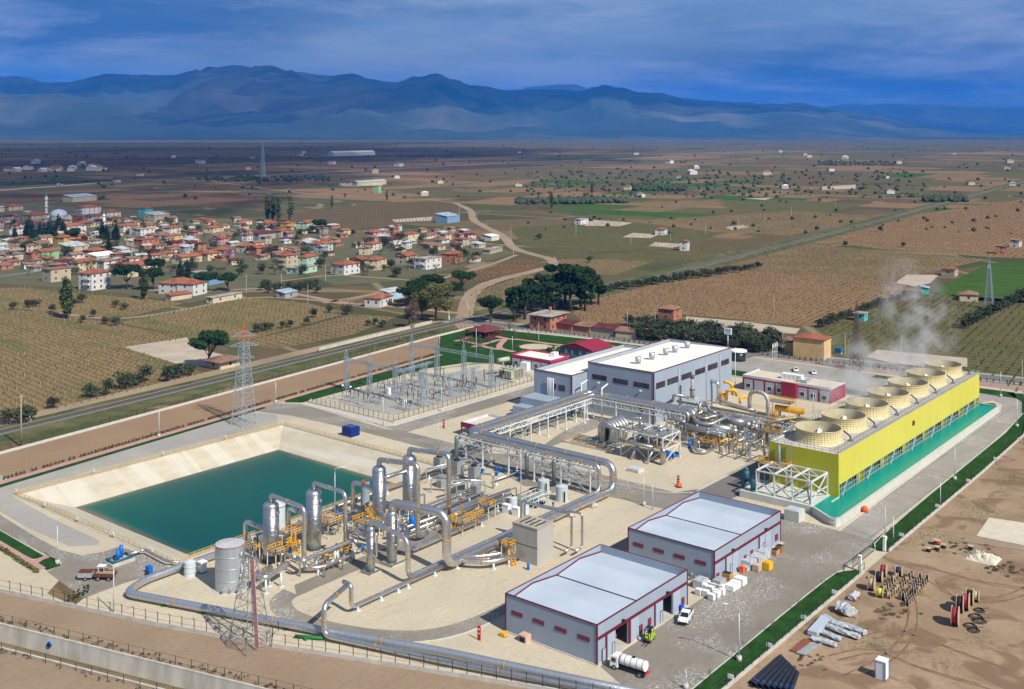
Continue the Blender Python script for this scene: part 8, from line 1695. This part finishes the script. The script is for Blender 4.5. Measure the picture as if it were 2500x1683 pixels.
l5 = Z(0,1280,2.911); P = l5(705,375); t = thing('tractor', 'red tractor with a white sunshade roof hitched to a loaded trailer', 'tractor', (P.x, P.y, .09)); m_rust = mat('rusty_red', (.13,.04,.025),.7, var=.2, scale=2); MB().cb((.5,0,.7),1.6,.7,.7).build('bonnet', m_rust, t, 1); MB().cb((-.8,0,.8),.9,.9,.6).build('seat', m_black, t, 1); b = MB()
for a in (-.5,.5): b.beam((-1.2, a, .8),(-1.2, a, 2.2),.08); b.beam((0, a, .8),(0, a, 2.2),.08)
b.box(-1.4,-.7,2.2,.2,.7,2.28); b.build('canopy', m_white, t, 1)
for s in (-1,1): wheel(t, -.8, s*.75,.72,.35); wheel(t, 1.1, s*.6,.42,.22)
t.rotation_euler = (0,0,2.2); P = l5(750,395); t = thing('farm_trailer', 'rust red farm trailer loaded with sand behind the tractor', 'trailer', (P.x, P.y, .09)); b = MB(); b.box(-2,-1,.8,2,1,.9).box(-2,-1,.9,2,-.92,1.5).box(-2,.92,.9,2,1,1.5).box(-2,-.92,.9,-1.92,.92,1.5).box(1.92,-.92,.9,2,.92,1.5); b.build('body', m_rust, t, 1); MB().box(-1.9,-.9,.95,1.9,.9,1.35).build('load', m_dirt2, t, 1); t.rotation_euler = (0,0,-.95)
for s in (-1,1): wheel(t, -1.1, s*1.0,.42); wheel(t, 1.1, s*1.0,.42)
P = l5(618,395); t = thing('tow_compressor', 'faded red and grey towed machine left of the tractor', 'trailer', (P.x, P.y, .09)); MB().box(-1.6,-.8,.6,1.2,.8,1.5).build('body', m_galv, t, 1); MB().box(-1.5,-.7,1.5,1.1,.7,1.8).build('top', m_rust, t, 1); t.rotation_euler = (0,0,-.9)
for s in (-1,1): wheel(t, 0, s*.85,.36)
P = l5(850,275); t = thing('pond_pumps', 'pair of blue vertical pumps on a grey pipe frame at the left pond corner', 'pump set', P); MB().cb((P.x, P.y, 0),5.2,3.4,.7).build('plinth', m_conc, t); b = MB()
for s in (-1,1): b.tube([(P.x - 2.3, P.y + s*1.3,1.1),(P.x + 2.3, P.y + s*1.3,1.1)], .22,8); b.tube([(P.x + s*2.2, P.y - 1.4,1.1),(P.x + s*2.2, P.y + 1.4,1.1)], .22,8)
b.build('pipe_frame', m_tealp, t)
for s in (-1,1): MB().cyl((P.x + s*.9, P.y + s*.9,.7),(P.x + s*.9, P.y + s*.9,3.2),.38,12).cyl((P.x + s*.9, P.y + s*.9,2.0),(P.x + s*.9, P.y + s*.9,2.1),.55,12).build('pump', m_blue, t)
pipe('pump_outlet', 'silver pipe from the blue pumps along the left pond railing', [(P.x + 2, P.y, 1.1),(130.2,207,1.1),(129.6,198,1.0),(131,195.5,1.0)], .28, m_alu, 1,6)
P = l5(1060,350); t = thing('blue_machine', 'small blue and white machine with a wheel beside the long pipeline', 'machine', P); MB().cb(P, 1., 1.2,1.5).build('body', m_blue, t); MB().cyl(P + V_((-.8,-.6,.45)), P + V_((-.8,-.4,.45)),.45,12).build('wheel', m_tyre, t)
t = thing('truck', 'white tanker truck driving on the far highway behind the village', 'truck', za(855,88)); P = t.location; MB().box(P.x - 1.3, P.y - 7,.9, P.x + 1.3, P.y + 4,3.8).build('trailer', m_galv, t); MB().box(P.x - 1.3, P.y + 4.4,.5, P.x + 1.3, P.y + 7.5,4.2).build('cab', m_white, t)
# goods beside the warehouses
k2 = Z(1500,1180,5.5405)
for i, (px, py) in enumerate(((1180,1525),(1275,1545),(1250,1455),(1340,1490),(1430,1540),(1315,1420),(1390,1445),(1480,1470),(1355,1595),(1415,1565),(1490,1530))):
    P = k2(px, py); t = thing('plastic_crate_tank', 'white caged plastic cube tank in the cluster between the two warehouses', 'plastic tank', P, 'white cube tanks between the two warehouses'); MB().cb((P.x, P.y + .6,.2),1.05,1.15,1.05).build('bottle', m_white, t); b = MB()
    for z in (.35,.7,1.05): b.cb((P.x, P.y + .6, z),1.1,1.2,.05)
    b.cb((P.x, P.y + .6,.0),1.1,1.2,.15); b.build('cage', m_galv, t)
m_wrap = mat('plastic_wrap', (.46,.48,.50),.28, var=.3, scale=1.6, spec=.6, bump=.8)
for i, (px, py, sx_2, sy, h, m, nm, lb) in enumerate(((1200,1420,2.6,2,1.6, m_wrap, 'wrapped_pallet', 'clear wrapped pallet against the farther warehouse, behind the cube tanks'),(1450,1430,2.4,1.8,1.7, mat('grey_tarp', (.34,.34,.33),.6), 'tarped_pallet', 'grey tarped pallet beside the black box'),(1610,1455,1.9,2.0,1.0, m_white, 'wrapped_pallet', 'white wrapped pallet, front one beside the warehouse door'),(1665,1425,1.5,1.8,1.2, m_white, 'wrapped_pallet', 'white wrapped pallet behind the front one'),(1735,1380,1.9,2,1.3, m_white, 'wrapped_pallet', 'white wrapped pallet, rearmost of the white three'),
        (1850,1150,2.8,2.2,1.6, m_wrap, 'wrapped_pallet', 'long clear wrapped pallet under the maroon louvres'),(1960,1090,3,2.2,1.6, m_wrap, 'wrapped_pallet', 'big clear wrapped pallet in the middle of the row'),(2050,1030,2.8,2,1.7, m_wrap, 'wrapped_pallet', 'clear wrapped pallet at the far end of the row'),(1960,1200,1.6,1.4,1.3, mat('cardboard', (.46,.36,.26),.8), 'cardboard_pallet', 'beige wrapped stack left of the yellow machine'),(1805,1190,1.6,1.4,.8, m_wrap, 'wrapped_pallet', 'low grey wrapped bundle right of the orange bin'),
        (2205,975,1.9,1.4,1.0, mat('new_wood', (.50,.24,.12),.7), 'open_crate', 'open reddish wooden crate near the farther warehouse corner'),(2265,940,1.5,1.4,1.3, mat('crate_wood', (.3,.18,.1)), 'open_crate', 'taller open wooden crate right behind the reddish one'))):
    P = k2(px, py); t = thing(nm, lb, 'crate' if 'crate' in nm else 'pallet', P); MB().cb((P.x, P.y + .5,.16), sx_2, sy, h).build('load' if 'crate' not in nm else 'box', m, t); MB().cb((P.x, P.y + .5,0), sx_2*.9, sy*.9,.15).build('pallet_base', MATS['crate_wood'], t)
    if 'crate' in nm: MB().cb((P.x, P.y + .5, h + .165), sx_2*.84, sy*.84,.01).build('opening', m_dark, t)  # crate is solid; a dark sheet stands in for its shaded inside
P = k2(1540,1330); t = thing('equipment_crate', 'tan box with a glossy black panel leaning by the farther warehouse corner', 'box', P); MB().cb((P.x, P.y + .5,0),1.4,2.4,1.7).build('box', mat('tan_box', (.45,.27,.09),.7), t); MB().cb((P.x, P.y + .5,1.71),1.2,2.1,.05).build('panel', m_black, t)
P = k2(1728,1215); t = thing('orange_bin', 'orange wheeled bin beside the farther warehouse doors', 'bin', P); MB().cb(P, .9,.9,1.3).build('body', mat('bin_orange', (.75,.12,.02),.5), t); MB().cb((P.x, P.y, 1.31),1., 1., .12).build('lid', mat('bin_orange', (0,0,0)), t)
P = Z(1220,1320,4.852)(2155,850); t = thing('blue_bin', 'blue barrel bin against the nearer warehouse beside the pickup', 'bin', P); MB().lathe(P, [(.42,0),(.46,1.2)], 12).build('body', mat('bin_blue', (.01,.05,.55),.45), t); MB().lathe((P.x, P.y, 1.2), [(.5,0),(.4,.15)], 12).build('lid', MATS['bin_blue'], t)
P = k2(2100,1180); t = thing('yellow_compressor', 'bright yellow compressor box at the end of the wrapped pallets', 'compressor', P); MB().cb((P.x, P.y + .5,.2),1.8,1.6,1.5).build('body', mat('machine_yellow', (.75,.42,.01),.4), t); MB().cb((P.x, P.y + .5,0),1.6,1.4,.2).build('skid', m_black, t); MB().cb((P.x, P.y + .5,1.71),.9,.2,.15).build('lifting_bar', MATS['machine_yellow'], t)
P = k2(1080,1330); t = thing('scrap_metal', 'heap of grey scrap metal parts in the gap between the warehouses', 'scrap heap', P); b = MB()
for i in range(26): x, y, z = P.x + RU(-.5,3), P.y + RU(-1.5,3), RU(0,1.4); b.beam((x, y, z),(x + RU(-1,1), y + RU(-1,1), z + RU(-.2,.5)), RU(.1,.4))
b.build('parts', m_galv, t); MB().cb((P.x + 1, P.y + 1.5,0),2.4,1.6,.3).build('pallet_base', MATS['crate_wood'], t)
P = m3(1970,840); t = thing('shell_box', 'pale pink open fronted box lying by the near wall of the nearer warehouse', 'box', P); MB().cb((P.x + .5, P.y, 0),1.5,1.7,1.3).build('body', mat('salmon', (.55,.36,.28),.7), t); MB().box(P.x - .3, P.y - .6,.15, P.x - .255, P.y + .6,1.0).build('opening', m_dark, t)  # black plate on the closed front, painted as the shade within
P = m3(1833,800); t = thing('small_generator', 'little yellow generator at the left corner of the nearer warehouse', 'generator', P); MB().cb((P.x, P.y, .2),.9,1.1,.6).build('body', MATS['machine_yellow'], t); MB().cb(P, .8,1., .2).build('frame', m_black, t)
t = thing('green_stub_pipe', 'bright green pipe stub lying under the long pipeline by the fence', 'pipe', m3(430,800)); A, B_ = m3(350,795,.5), m3(550,810,.5); MB().tube([A, B_], .28,10).build('pipe_run', m_supg, t); C_ = m3(425,815,.3); MB().cyl((C_.x, C_.y, 0),(C_.x, C_.y, .6),.3,10).build('branch', m_supg, t)
# storage yard: cable drums, pipes, bundles
y8 = Z(1700,1183,2.911); m_drumw = mat('drum_wood', (.44,.35,.22),.85, var=.2, scale=3)
def cable_drum(P, r, w_, rot, mc, lab, grp, flat=False, T={}):
    k = (round(r, 1), mc.name, flat)
    if k not in T:
        t = thing('cable_drum', lab, 'cable drum', P, grp); ax = VZ(1) if flat else V_((0,1,0)); c = VZ(w_/2 if flat else r); o = ax*w_/2
        for s in (-1,1): MB().cyl(c + o*s - ax*.05*s, c + o*s + ax*.02*s, r, 20).build('flange', m_drumw, t, 1)
        MB().cyl(c - o*.9, c + o*.9, r*.78,18).build('cable', mc, t, 1); T[k] = t; t.rotation_euler = (0,0, rot); return t
    return copy_tree(T[k], P, rot, None, lab, grp)
m_cb = mat('cable_black', (.02,.022,.03),.5); m_cr = mat('cable_red', (.36,.03,.05),.5); m_cy_ = mat('cable_yellow', (.6,.6,.04),.5); m_cn = mat('cable_navy', (.02,.035,.08),.5)
for px, py, r, m, l in ((1330,650,1.25, m_cr, 'large drum of red cable at the back of the drum rows'),(1245,750,1.3, m_drumw, 'large empty wooden drum at the left front of the drum rows'),(1300,690,1.1, m_cb, 'large drum of black cable between the red and the empty one'),(1440,650,1.0, m_cn, 'navy cable drum at the back right of the drum rows'),(1305,800,.95, m_cy_, 'drum of yellow cable at the front of the rows'),
                   (1840,1000,1.75, m_cr, 'largest drum of red cable in the lone stack at the right'),(1875,905,1.6, m_cb, 'big drum of black cable right behind the largest red one'),(1915,890,1.6, m_cr, 'second big drum of red cable in the lone stack'),(1945,850,1.5, m_cb, 'big drum of black cable at the rear of the lone stack'),(1985,830,1.1, m_drumw, 'empty wooden drum at the right end of the lone stack')): cable_drum(y8(px, py), r, 1.2,.2, m, l, None)
cable_drum(y8(1710,430),.9,1.1,0, m_cr, 'red cable drum lying flat near the pale slab', None, True)
for i, (px, py) in enumerate(((1650,480),(1710,470),(1950,465),(1758,455))): cable_drum(y8(px, py),.65,.9,0, m_cb, 'small drum of black cable lying flat near the tarp heap', 'small flat cable drums near the tarp heap', True)
random.seed(9)
for row, (ax, ay, bx_, by_, n) in enumerate(((1340,760,1440,650,7),(1370,810,1530,660,11),(1470,820,1590,680,9),(1500,860,1640,690,11))):
    for i in range(n): a = i/(n - 1); cable_drum(y8(ax + (bx_ - ax)*a, ay + (by_ - ay)*a), random.choice((.5,.6,.7)),.6,.25, random.choice((m_cb, m_cn, m_drumw)), 'small cable drum standing in the long rows', 'small cable drums standing in rows')
pl = [(650 - i*30,1225 + (i % 3)*16 + i*26) for i in range(12)]
for i in range(14):
    A, B_ = y8(385 + i*22,1412 + (i % 2)*8 + i*4,.3 + .35*(i % 2)), y8(600 + i*9,1222 + i*9,.3 + .35*(i % 2)); t = thing('black_pipe', 'thick black plastic pipe in the pile beside the yard wall', 'pipe', A, 'black plastic pipes piled beside the yard wall'); MB().tube([A, B_], .36,12, cap=False).build('tube_wall', m_cb, t); d = (B_ - A).normalized(); MB().cyl(A + d*1.2, A + d*1.35,.375,12).build('blue_stripe', m_blue, t)
def bundle(lab, pts, r, m=m_wrap, nm='wrapped_bundle', sq=.7):
    t = thing(nm, lab, 'bundle', y8(*pts[0])); P = [y8(*p, r*.8) for p in pts]; q_b = MB(); Q = [P[0] + (P[-1] - P[0])*0]
    for a_, c_ in zip(P, P[1:]): Q += [a_.lerp(c_, f) for f in (.25,.5,.75,1)]
    q_b.tube(Q, r, 12,0, True); R_ = random.Random(len(lab)); q_b.v = [(x + R_.uniform(-.16,.16)*r, y + R_.uniform(-.16,.16)*r, max(.05, r*.8 + (z - r*.8)*.62 + R_.uniform(-.14,.14)*r)) for x, y, z in q_b.v]; q_b.sm = [False]*len(q_b.sm); q_b.build('wrap', m, t)
    for k in (.15,.85): p = P[0] + (P[-1] - P[0])*k; MB().cb((p.x, p.y, 0),.25, r*2.2,.2).build('batten', MATS['crate_wood'], t)
bundle('longest plastic wrapped bundle in the yard, rearmost', [(910,940),(980,985),(1090,1010),(1200,1055)], .75); bundle('plastic wrapped bundle in the middle of the wrapped ones', [(930,1000),(1050,1050),(1160,1085)], .7); bundle('short plastic wrapped bundle with a sheet of wood on it', [(880,1040),(960,1075),(1030,1100)], .6); bundle('plastic wrapped bundle nearest the black pipes', [(820,1090),(900,1110),(990,1140)], .65)
bundle('bulky heap wrapped in clear plastic against the yard wall', [(1000,860),(1050,870),(1095,905)], 1.35); bundle('narrow wrapped piece standing behind the bulky heap', [(1105,810),(1140,775)], .8)
A, B_ = y8(790,1075), y8(890,965); t = thing('panel_stack', 'long stack of grey roofing panels beside the yard wall', 'panel stack', A); d = (B_ - A).normalized(); n_ = V_((d.y, -d.x, 0))
MB().prism([A, B_, B_ + n_*1.7, A + n_*1.7], .25,1.0).build('panels', m_roofw, t); MB().prism([A + d, A + d*1.4, A + d*1.4 + n_*1.7, A + d + n_*1.7], 0,.25).build('batten', MATS['crate_wood'], t)
A, B_ = y8(665,1190), y8(765,1105); t = thing('rusty_plates', 'stack of long rusty plates beside the yard wall', 'plates', A); n_ = V_((.2,-1,0)); MB().prism([A, B_, B_ + n_*1.3, A + n_*1.3], .1,.35).build('plates', mat('rust_plate', (.22,.08,.045),.9), t); MB().prism([A + V_((1,0,0)), A + V_((1.3,0,0)), A + V_((1.3,0,0)) + n_, A + V_((1,0,0)) + n_], 0,.1).build('batten', MATS['crate_wood'], t)
A, B_ = y8(710,1210), y8(815,1140); t = thing('steel_bars', 'silvery bundle of thin steel bars next to the rusty plates', 'bars', A); b = MB(); [b.beam(A + n_*k*.22 + VZ(.3), B_ + n_*k*.22 + V_((random.random(),0,.3)),.1) for k in range(8)]; b.build('bars', m_galv, t); MB().cb((A.x + 1, A.y - .8,0),.3,1.8,.2).build('batten', MATS['crate_wood'], t)
P = y8(1320,1375); t = thing('portable_cabin', 'white portable toilet cabin with blue edges standing alone in the yard', 'cabin', P); MB().cb((P.x, P.y, .05),1.6,1.6,2.9).build('body', m_white, t); MB().cb((P.x, P.y, 2.96),1.75,1.75,.15).build('roof', m_white, t)
for a in (-1,1):
    for c in (-1,1): MB().beam((P.x + a*.82, P.y + c*.82,0),(P.x + a*.82, P.y + c*.82,2.95),.12).build('corner_post', m_blue, t)
sheet('pale_slab', [y8(1990,370), y8(2080,240), y8(2420,290), y8(2420,455)], .14, mat('slab_pale', (.55,.49,.38),.9, var=.08, scale=.5, det=6)); sheet('slab_edge', [y8(1810,395), y8(1990,365), y8(2420,455), y8(2420,490)], .1, m_dirt2)
P = y8(2035,530); t = thing('tarp_heap', 'crumpled cream tarpaulin over a heap in the yard', 'tarpaulin', P); b = MB(); R = random.Random(2); n = 12
for i in range(n + 1):
    for j in range(n + 1): u, v = i/n*2 - 1, j/n*2 - 1; b.v.append((P.x + u*2.6, P.y + v*3.2, max(.05,1.5*(1 - max(abs(u), abs(v))**2)*(0.6 + .6*R.random()))))
for i in range(n):
    for j in range(n): a = i*(n + 1) + j; b.face((a, a + n + 1, a + n + 2, a + 1))
b.build('tarp', mat('tarp_cream', (.55,.50,.38),.7), t); MB().cb(P, 3,3,.4).build('heap', m_dirt, t)
for i, (px, py, r) in enumerate(((2010,900,1.0),(1985,945,1.3),(2010,975,1.3),(1945,1010,1.2),(1970,1040,1.1))):
    P = y8(px, py); t = thing('cable_coil', 'loose black cable coil on the dirt beside the big drums', 'cable coil', P, 'loose cable coils beside the big drums'); b = MB()
    for k in range(4): q = r*(1 - k*.14); b.tube([(P.x + q*math.cos(a*.5236) + .1*k, P.y + q*math.sin(a*.5236),.1 + .07*k) for a in range(13)], .055,5)
    b.build('loops', m_cb, t); MB().beam((P.x + r, P.y, .05),(P.x + r + 1.5, P.y - 1,.05),.08).build('tail', m_cb, t)
b = MB(); R = random.Random(12)
for i in range(220):
    P = y8(R.choice((1750,2150,2250,2100)) + R.gauss(0,90), R.choice((480,600,630)) + R.gauss(0,25)) if i < 220 else y8(R.uniform(900,2300), R.uniform(200,1450)); s = R.uniform(.07,.24); b.cb((P.x, P.y, 0), s, s*R.uniform(.5,2), s*.6, R.random()*3)
tag(b.build('yard_rubble', mat('rubble', (.33,.29,.23),.9)), 'scattered rubble and stones over the storage yard', 'rubble', kind='stuff')
b = MB(); crown(b, [(*y8(R.gauss(1400,90), R.gauss(900,40))[:2], .1,.5,.3) for _ in range(26)] + [(*y8(R.gauss(2200,90), R.gauss(610,25))[:2], .1,.6,.4) for _ in range(26)] + [(*y8(R.gauss(1850,120), R.gauss(450,25))[:2], .1,.5,.3) for _ in range(20)] + [(*y8(R.gauss(800,60), R.gauss(1270,40))[:2], .1,.4,.3) for _ in range(16)], 3600,.1,4)
tag(b.build('yard_weeds', m_vg), 'low weeds in patches over the storage yard', 'weeds', kind='stuff')
b = MB(); R = random.Random(4)
for i in range(260): s = R.random(); P = can_far0.lerp(can_far1, s) - ncan*R.uniform(.4,2.4); crown(b, [(P.x, P.y, .15, R.uniform(.25,.6),.5)], 9,.14, i)
for i in range(90): s = R.random(); P = can[3].lerp(can[2], s) + ncan*R.uniform(.4,1.8); crown(b, [(P.x, P.y, .15, R.uniform(.2,.5),.5)], 8,.14, i)
tag(b.build('bank_weeds', mat('dry_weeds', (.05,.055,.025),.9, var=.2, scale=.5, rgb2=(.13,.11,.06))), 'dry weeds along both banks of the canal', 'weeds', kind='stuff')
P = l5(362,850,-1.2); t = thing('outfall_pipe', 'blue pipe end sticking out of the canal wall', 'pipe', P); MB().cyl(P - ncan*.8, P + ncan*.5,.5,12).build('pipe_run', m_blue, t); MB().cyl(P + ncan*.5, P + ncan*.52,.4,12).build('mouth_shade', m_dark, t)  # dark disc caps the tube end, painted as the shade inside it
for k, P in enumerate((zc(1600,1420), zc(1865,1420))):
    t = thing('crossing_barrier', ['raised level crossing barrier, left one', 'raised level crossing barrier, right one beside the pine'][k], 'barrier', P); MB().cb(P, .5,.5,1.6).build('housing', m_white, t); MB().beam(P + VZ(1.4), P + V_((-1.5 if k else 1,1,9)),.16).build('boom', m_white, t)
t = thing('roadside_sign', 'white company billboard on a tall post behind the turbine hall', 'billboard', Z(1200,780,2.911)(1680,215)); P = t.location; hz_ = topz(P, 780 + 62/2.911); MB().cyl(P, (P.x, P.y, hz_ - 3),.2,8).build('post', m_pole, t); MB().box(P.x - .2, P.y - 1.7, hz_ - 2.6, P.x + .2, P.y + 1.7, hz_).build('board', m_sign, t); b = MB(); b.box(P.x - .22, P.y - 1.3, hz_ - 1.1, P.x - .205, P.y + 1.3, hz_ - .6).box(P.x - .22, P.y - 1., hz_ - 1.9, P.x - .205, P.y + 1., hz_ - 1.6); b.build('lettering', MATS['sign_blue'], t)
for k, px in enumerate((636,660,683)): P = Z(1750,820,4.658)(px, 355 - k*12); t = thing('flagpole', ['white flagpole, left of three at the plant entrance', 'white flagpole, middle of three at the plant entrance', 'white flagpole, right of three at the plant entrance'][k], 'flagpole', P); MB().cyl(P, P + VZ(9),.09,6).build('pole', m_white, t); MB().poly([P + VZ(8.8), P + V_((.1,-.4,8.4)), P + V_((.1,-.35,7.2)), P + VZ(7.4)]).poly([P + V_((.02,0,7.4)), P + V_((.12,-.35,7.2)), P + V_((.12,-.4,8.4)), P + V_((.02,0,8.8))]).build('flag', m_white, t)
P = Z(1200,780,2.911)(1738,300); t = thing('gatehouse', 'round dark glass gatehouse with a white flat roof behind the turbine hall', 'gatehouse', P); MB().lathe((P.x + 2, P.y, 0), [(2.8,0),(2.8,3.6)], 20).build('wall', m_glass, t); MB().lathe((P.x + 2, P.y, 3.6), [(3.3,0),(3.3,.6)], 20).build('roof', m_roofm, t)
P = D(1908,806); t = thing('water_trailer', 'small blue water tank on a stand beside the rear road', 'tank', P); MB().cb((P.x, P.y, 1),2.2,2.6,1.6).build('tank', mat('tank_blue', (.03,.16,.30),.5), t); MB().cb(P, 2., 2.4,.95).build('stand', m_galv, t)
P = z6(198,665); t = thing('small_hut', 'tiny white hut with a dark doorway beside the railway at the left', 'hut', P); MB().cb(P, 1.6,1.6,2.2).build('wall', wm('cream'), t); MB().cb((P.x, P.y, 2.21),1.9,1.9,.15).build('roof', rm('concrete'), t)
# clouds above, haze, steam
def cloud(name, P, rx, ry, rz_, seed):
    bm = bmesh.new(); bmesh.ops.create_icosphere(bm, subdivisions=4, radius=1)
    for v in bm.verts:
        d = 1 + .45*noise.fractal(v.co*1.6 + V_((seed*7,0,0)),1,2,5); v.co = V_((v.co.x*rx*d, v.co.y*ry*d, v.co.z*rz_*d*(.5 if v.co.z < 0 else 1)))
    me = bpy.data.meshes.new(name); bm.to_mesh(me); bm.free(); me.materials.append(m_cloud); o = bpy.data.objects.new(name, me); COL.objects.link(o); o.location = P; tag(o, kind='structure')
m_cloud = mat('cloud_white', (.75,.76,.78),1., var=.03, scale=.002)
n_ = m_cloud.node_tree.nodes; l_c = m_cloud.node_tree.links; tr = n_.new('ShaderNodeBsdfTransparent'); mxs = n_.new('ShaderNodeMixShader'); mxs.inputs[0].default_value = .27
l_c.new(tr.outputs[0], mxs.inputs[1]); l_c.new(n_['Principled BSDF'].outputs[0], mxs.inputs[2]); l_c.new(mxs.outputs[0], n_['Material Output'].inputs[0])
off = V_((sd.x, sd.y, 0))*(1850/-sd.z)
def shade(px, py, rx, ry, seed):      # a cloud that shades the plain seen at D(px, py)
    g = D(px, py); cloud('cloud', (g.x - off.x, g.y - off.y, 1850), rx, ry, 120, seed)
for a in ((330,378,1500,800,1),(-150,400,700,900,2),(640,350,1500,1100,3),(150,350,1900,1500,4),(80,470,300,260,6),(-60,335,2600,1800,7)): shade(*a)
for k, (px, dist, rx, ry) in enumerate(((100,19000,3800,2200),(560,20500,4200,2600),(1000,18500,4200,2400),(1400,19500,4400,2600),(1850,22000,6500,3500),(750,15200,2400,800))):  # unseen clouds above the view, placed so their shadows fall on the hills
    u = (px/.9316 - 1250)/FPX; q = V_((u*dist*SN + dist*CN, -u*dist*CN + dist*SN, 0)); cloud('cloud', (q.x - off.x*2.35, q.y - off.y*2.35,4500), rx, ry, 240,20 + k)
hz = MB().box(-4200,-14000,-8,42000,40000,1690)
mh = bpy.data.materials.new('haze'); mh.use_nodes = True; n_ = mh.node_tree.nodes; n_.remove(n_['Principled BSDF']); pv = n_.new('ShaderNodeVolumePrincipled'); pv.inputs['Color'].default_value = (.035,.28,.95,1); pv.inputs['Density'].default_value = 4.0e-5; pv.inputs['Anisotropy'].default_value = -.35
mh.node_tree.links.new(pv.outputs[0], n_['Material Output'].inputs['Volume']); hz = hz.build('haze', mh); tag(hz, kind='stuff')
def steam_mat():
    m = bpy.data.materials.new('steam'); m.use_nodes = True; n = m.node_tree.nodes; l = m.node_tree.links; n.remove(n['Principled BSDF']); pv = n.new('ShaderNodeVolumePrincipled'); pv.inputs['Color'].default_value = (.94,.95,.97,1); pv.inputs['Anisotropy'].default_value = .1
    tc = n.new('ShaderNodeTexCoord'); g = n.new('ShaderNodeVectorMath'); g.operation = 'LENGTH'; l.new(tc.outputs['Object'], g.inputs[0]); mr = n.new('ShaderNodeMapRange'); mr.inputs[1].default_value = 1.; mr.inputs[2].default_value = .1; mr.inputs[3].default_value = 0; mr.inputs[4].default_value = 1.; l.new(g.outputs['Value'], mr.inputs[0])
    tx = n.new('ShaderNodeTexNoise'); tx.inputs['Scale'].default_value = .16; tx.inputs['Detail'].default_value = 3; ge = n.new('ShaderNodeNewGeometry'); l.new(ge.outputs['Position'], tx.inputs['Vector']); r2 = n.new('ShaderNodeMapRange'); r2.inputs[1].default_value = .44; r2.inputs[2].default_value = .62; l.new(tx.outputs[0], r2.inputs[0])
    mm = n.new('ShaderNodeMath'); mm.operation = 'MULTIPLY'; l.new(mr.outputs[0], mm.inputs[0]); l.new(r2.outputs[0], mm.inputs[1]); m2 = n.new('ShaderNodeMath'); m2.operation = 'MULTIPLY'; m2.inputs[1].default_value = .22; l.new(mm.outputs[0], m2.inputs[0]); l.new(m2.outputs[0], pv.inputs['Density']); l.new(pv.outputs[0], n['Material Output'].inputs['Volume']); return m
m_st = steam_mat()
for k, (i, s, h) in enumerate(((1,.7,8),(2,.9,13),(3,.9,12),(4,.8,9),(5,.8,11),(6,1.1,24))):
    x = 263.4 + 16.23*i; o = MB().lathe((0,0,0), [(.02,-1),(.5,-.86),(.86,-.5),(1,0),(.86,.5),(.5,.86),(.02,1)], 16, cap=False).build('steam_plume', m_st); o.location = (x + 1,114.5 + h*.4,14.6 + h*.6); o.scale = (4.6*s, 5.*s + h*.4, h*.9); o.rotation_euler = (-.35,0,0)
    tag(o, 'grey steam drifting up from the %s fan stack of the cooling tower' % ('second', 'third', 'fourth', 'fifth', 'sixth', 'farthest')[k], 'steam', kind='stuff')
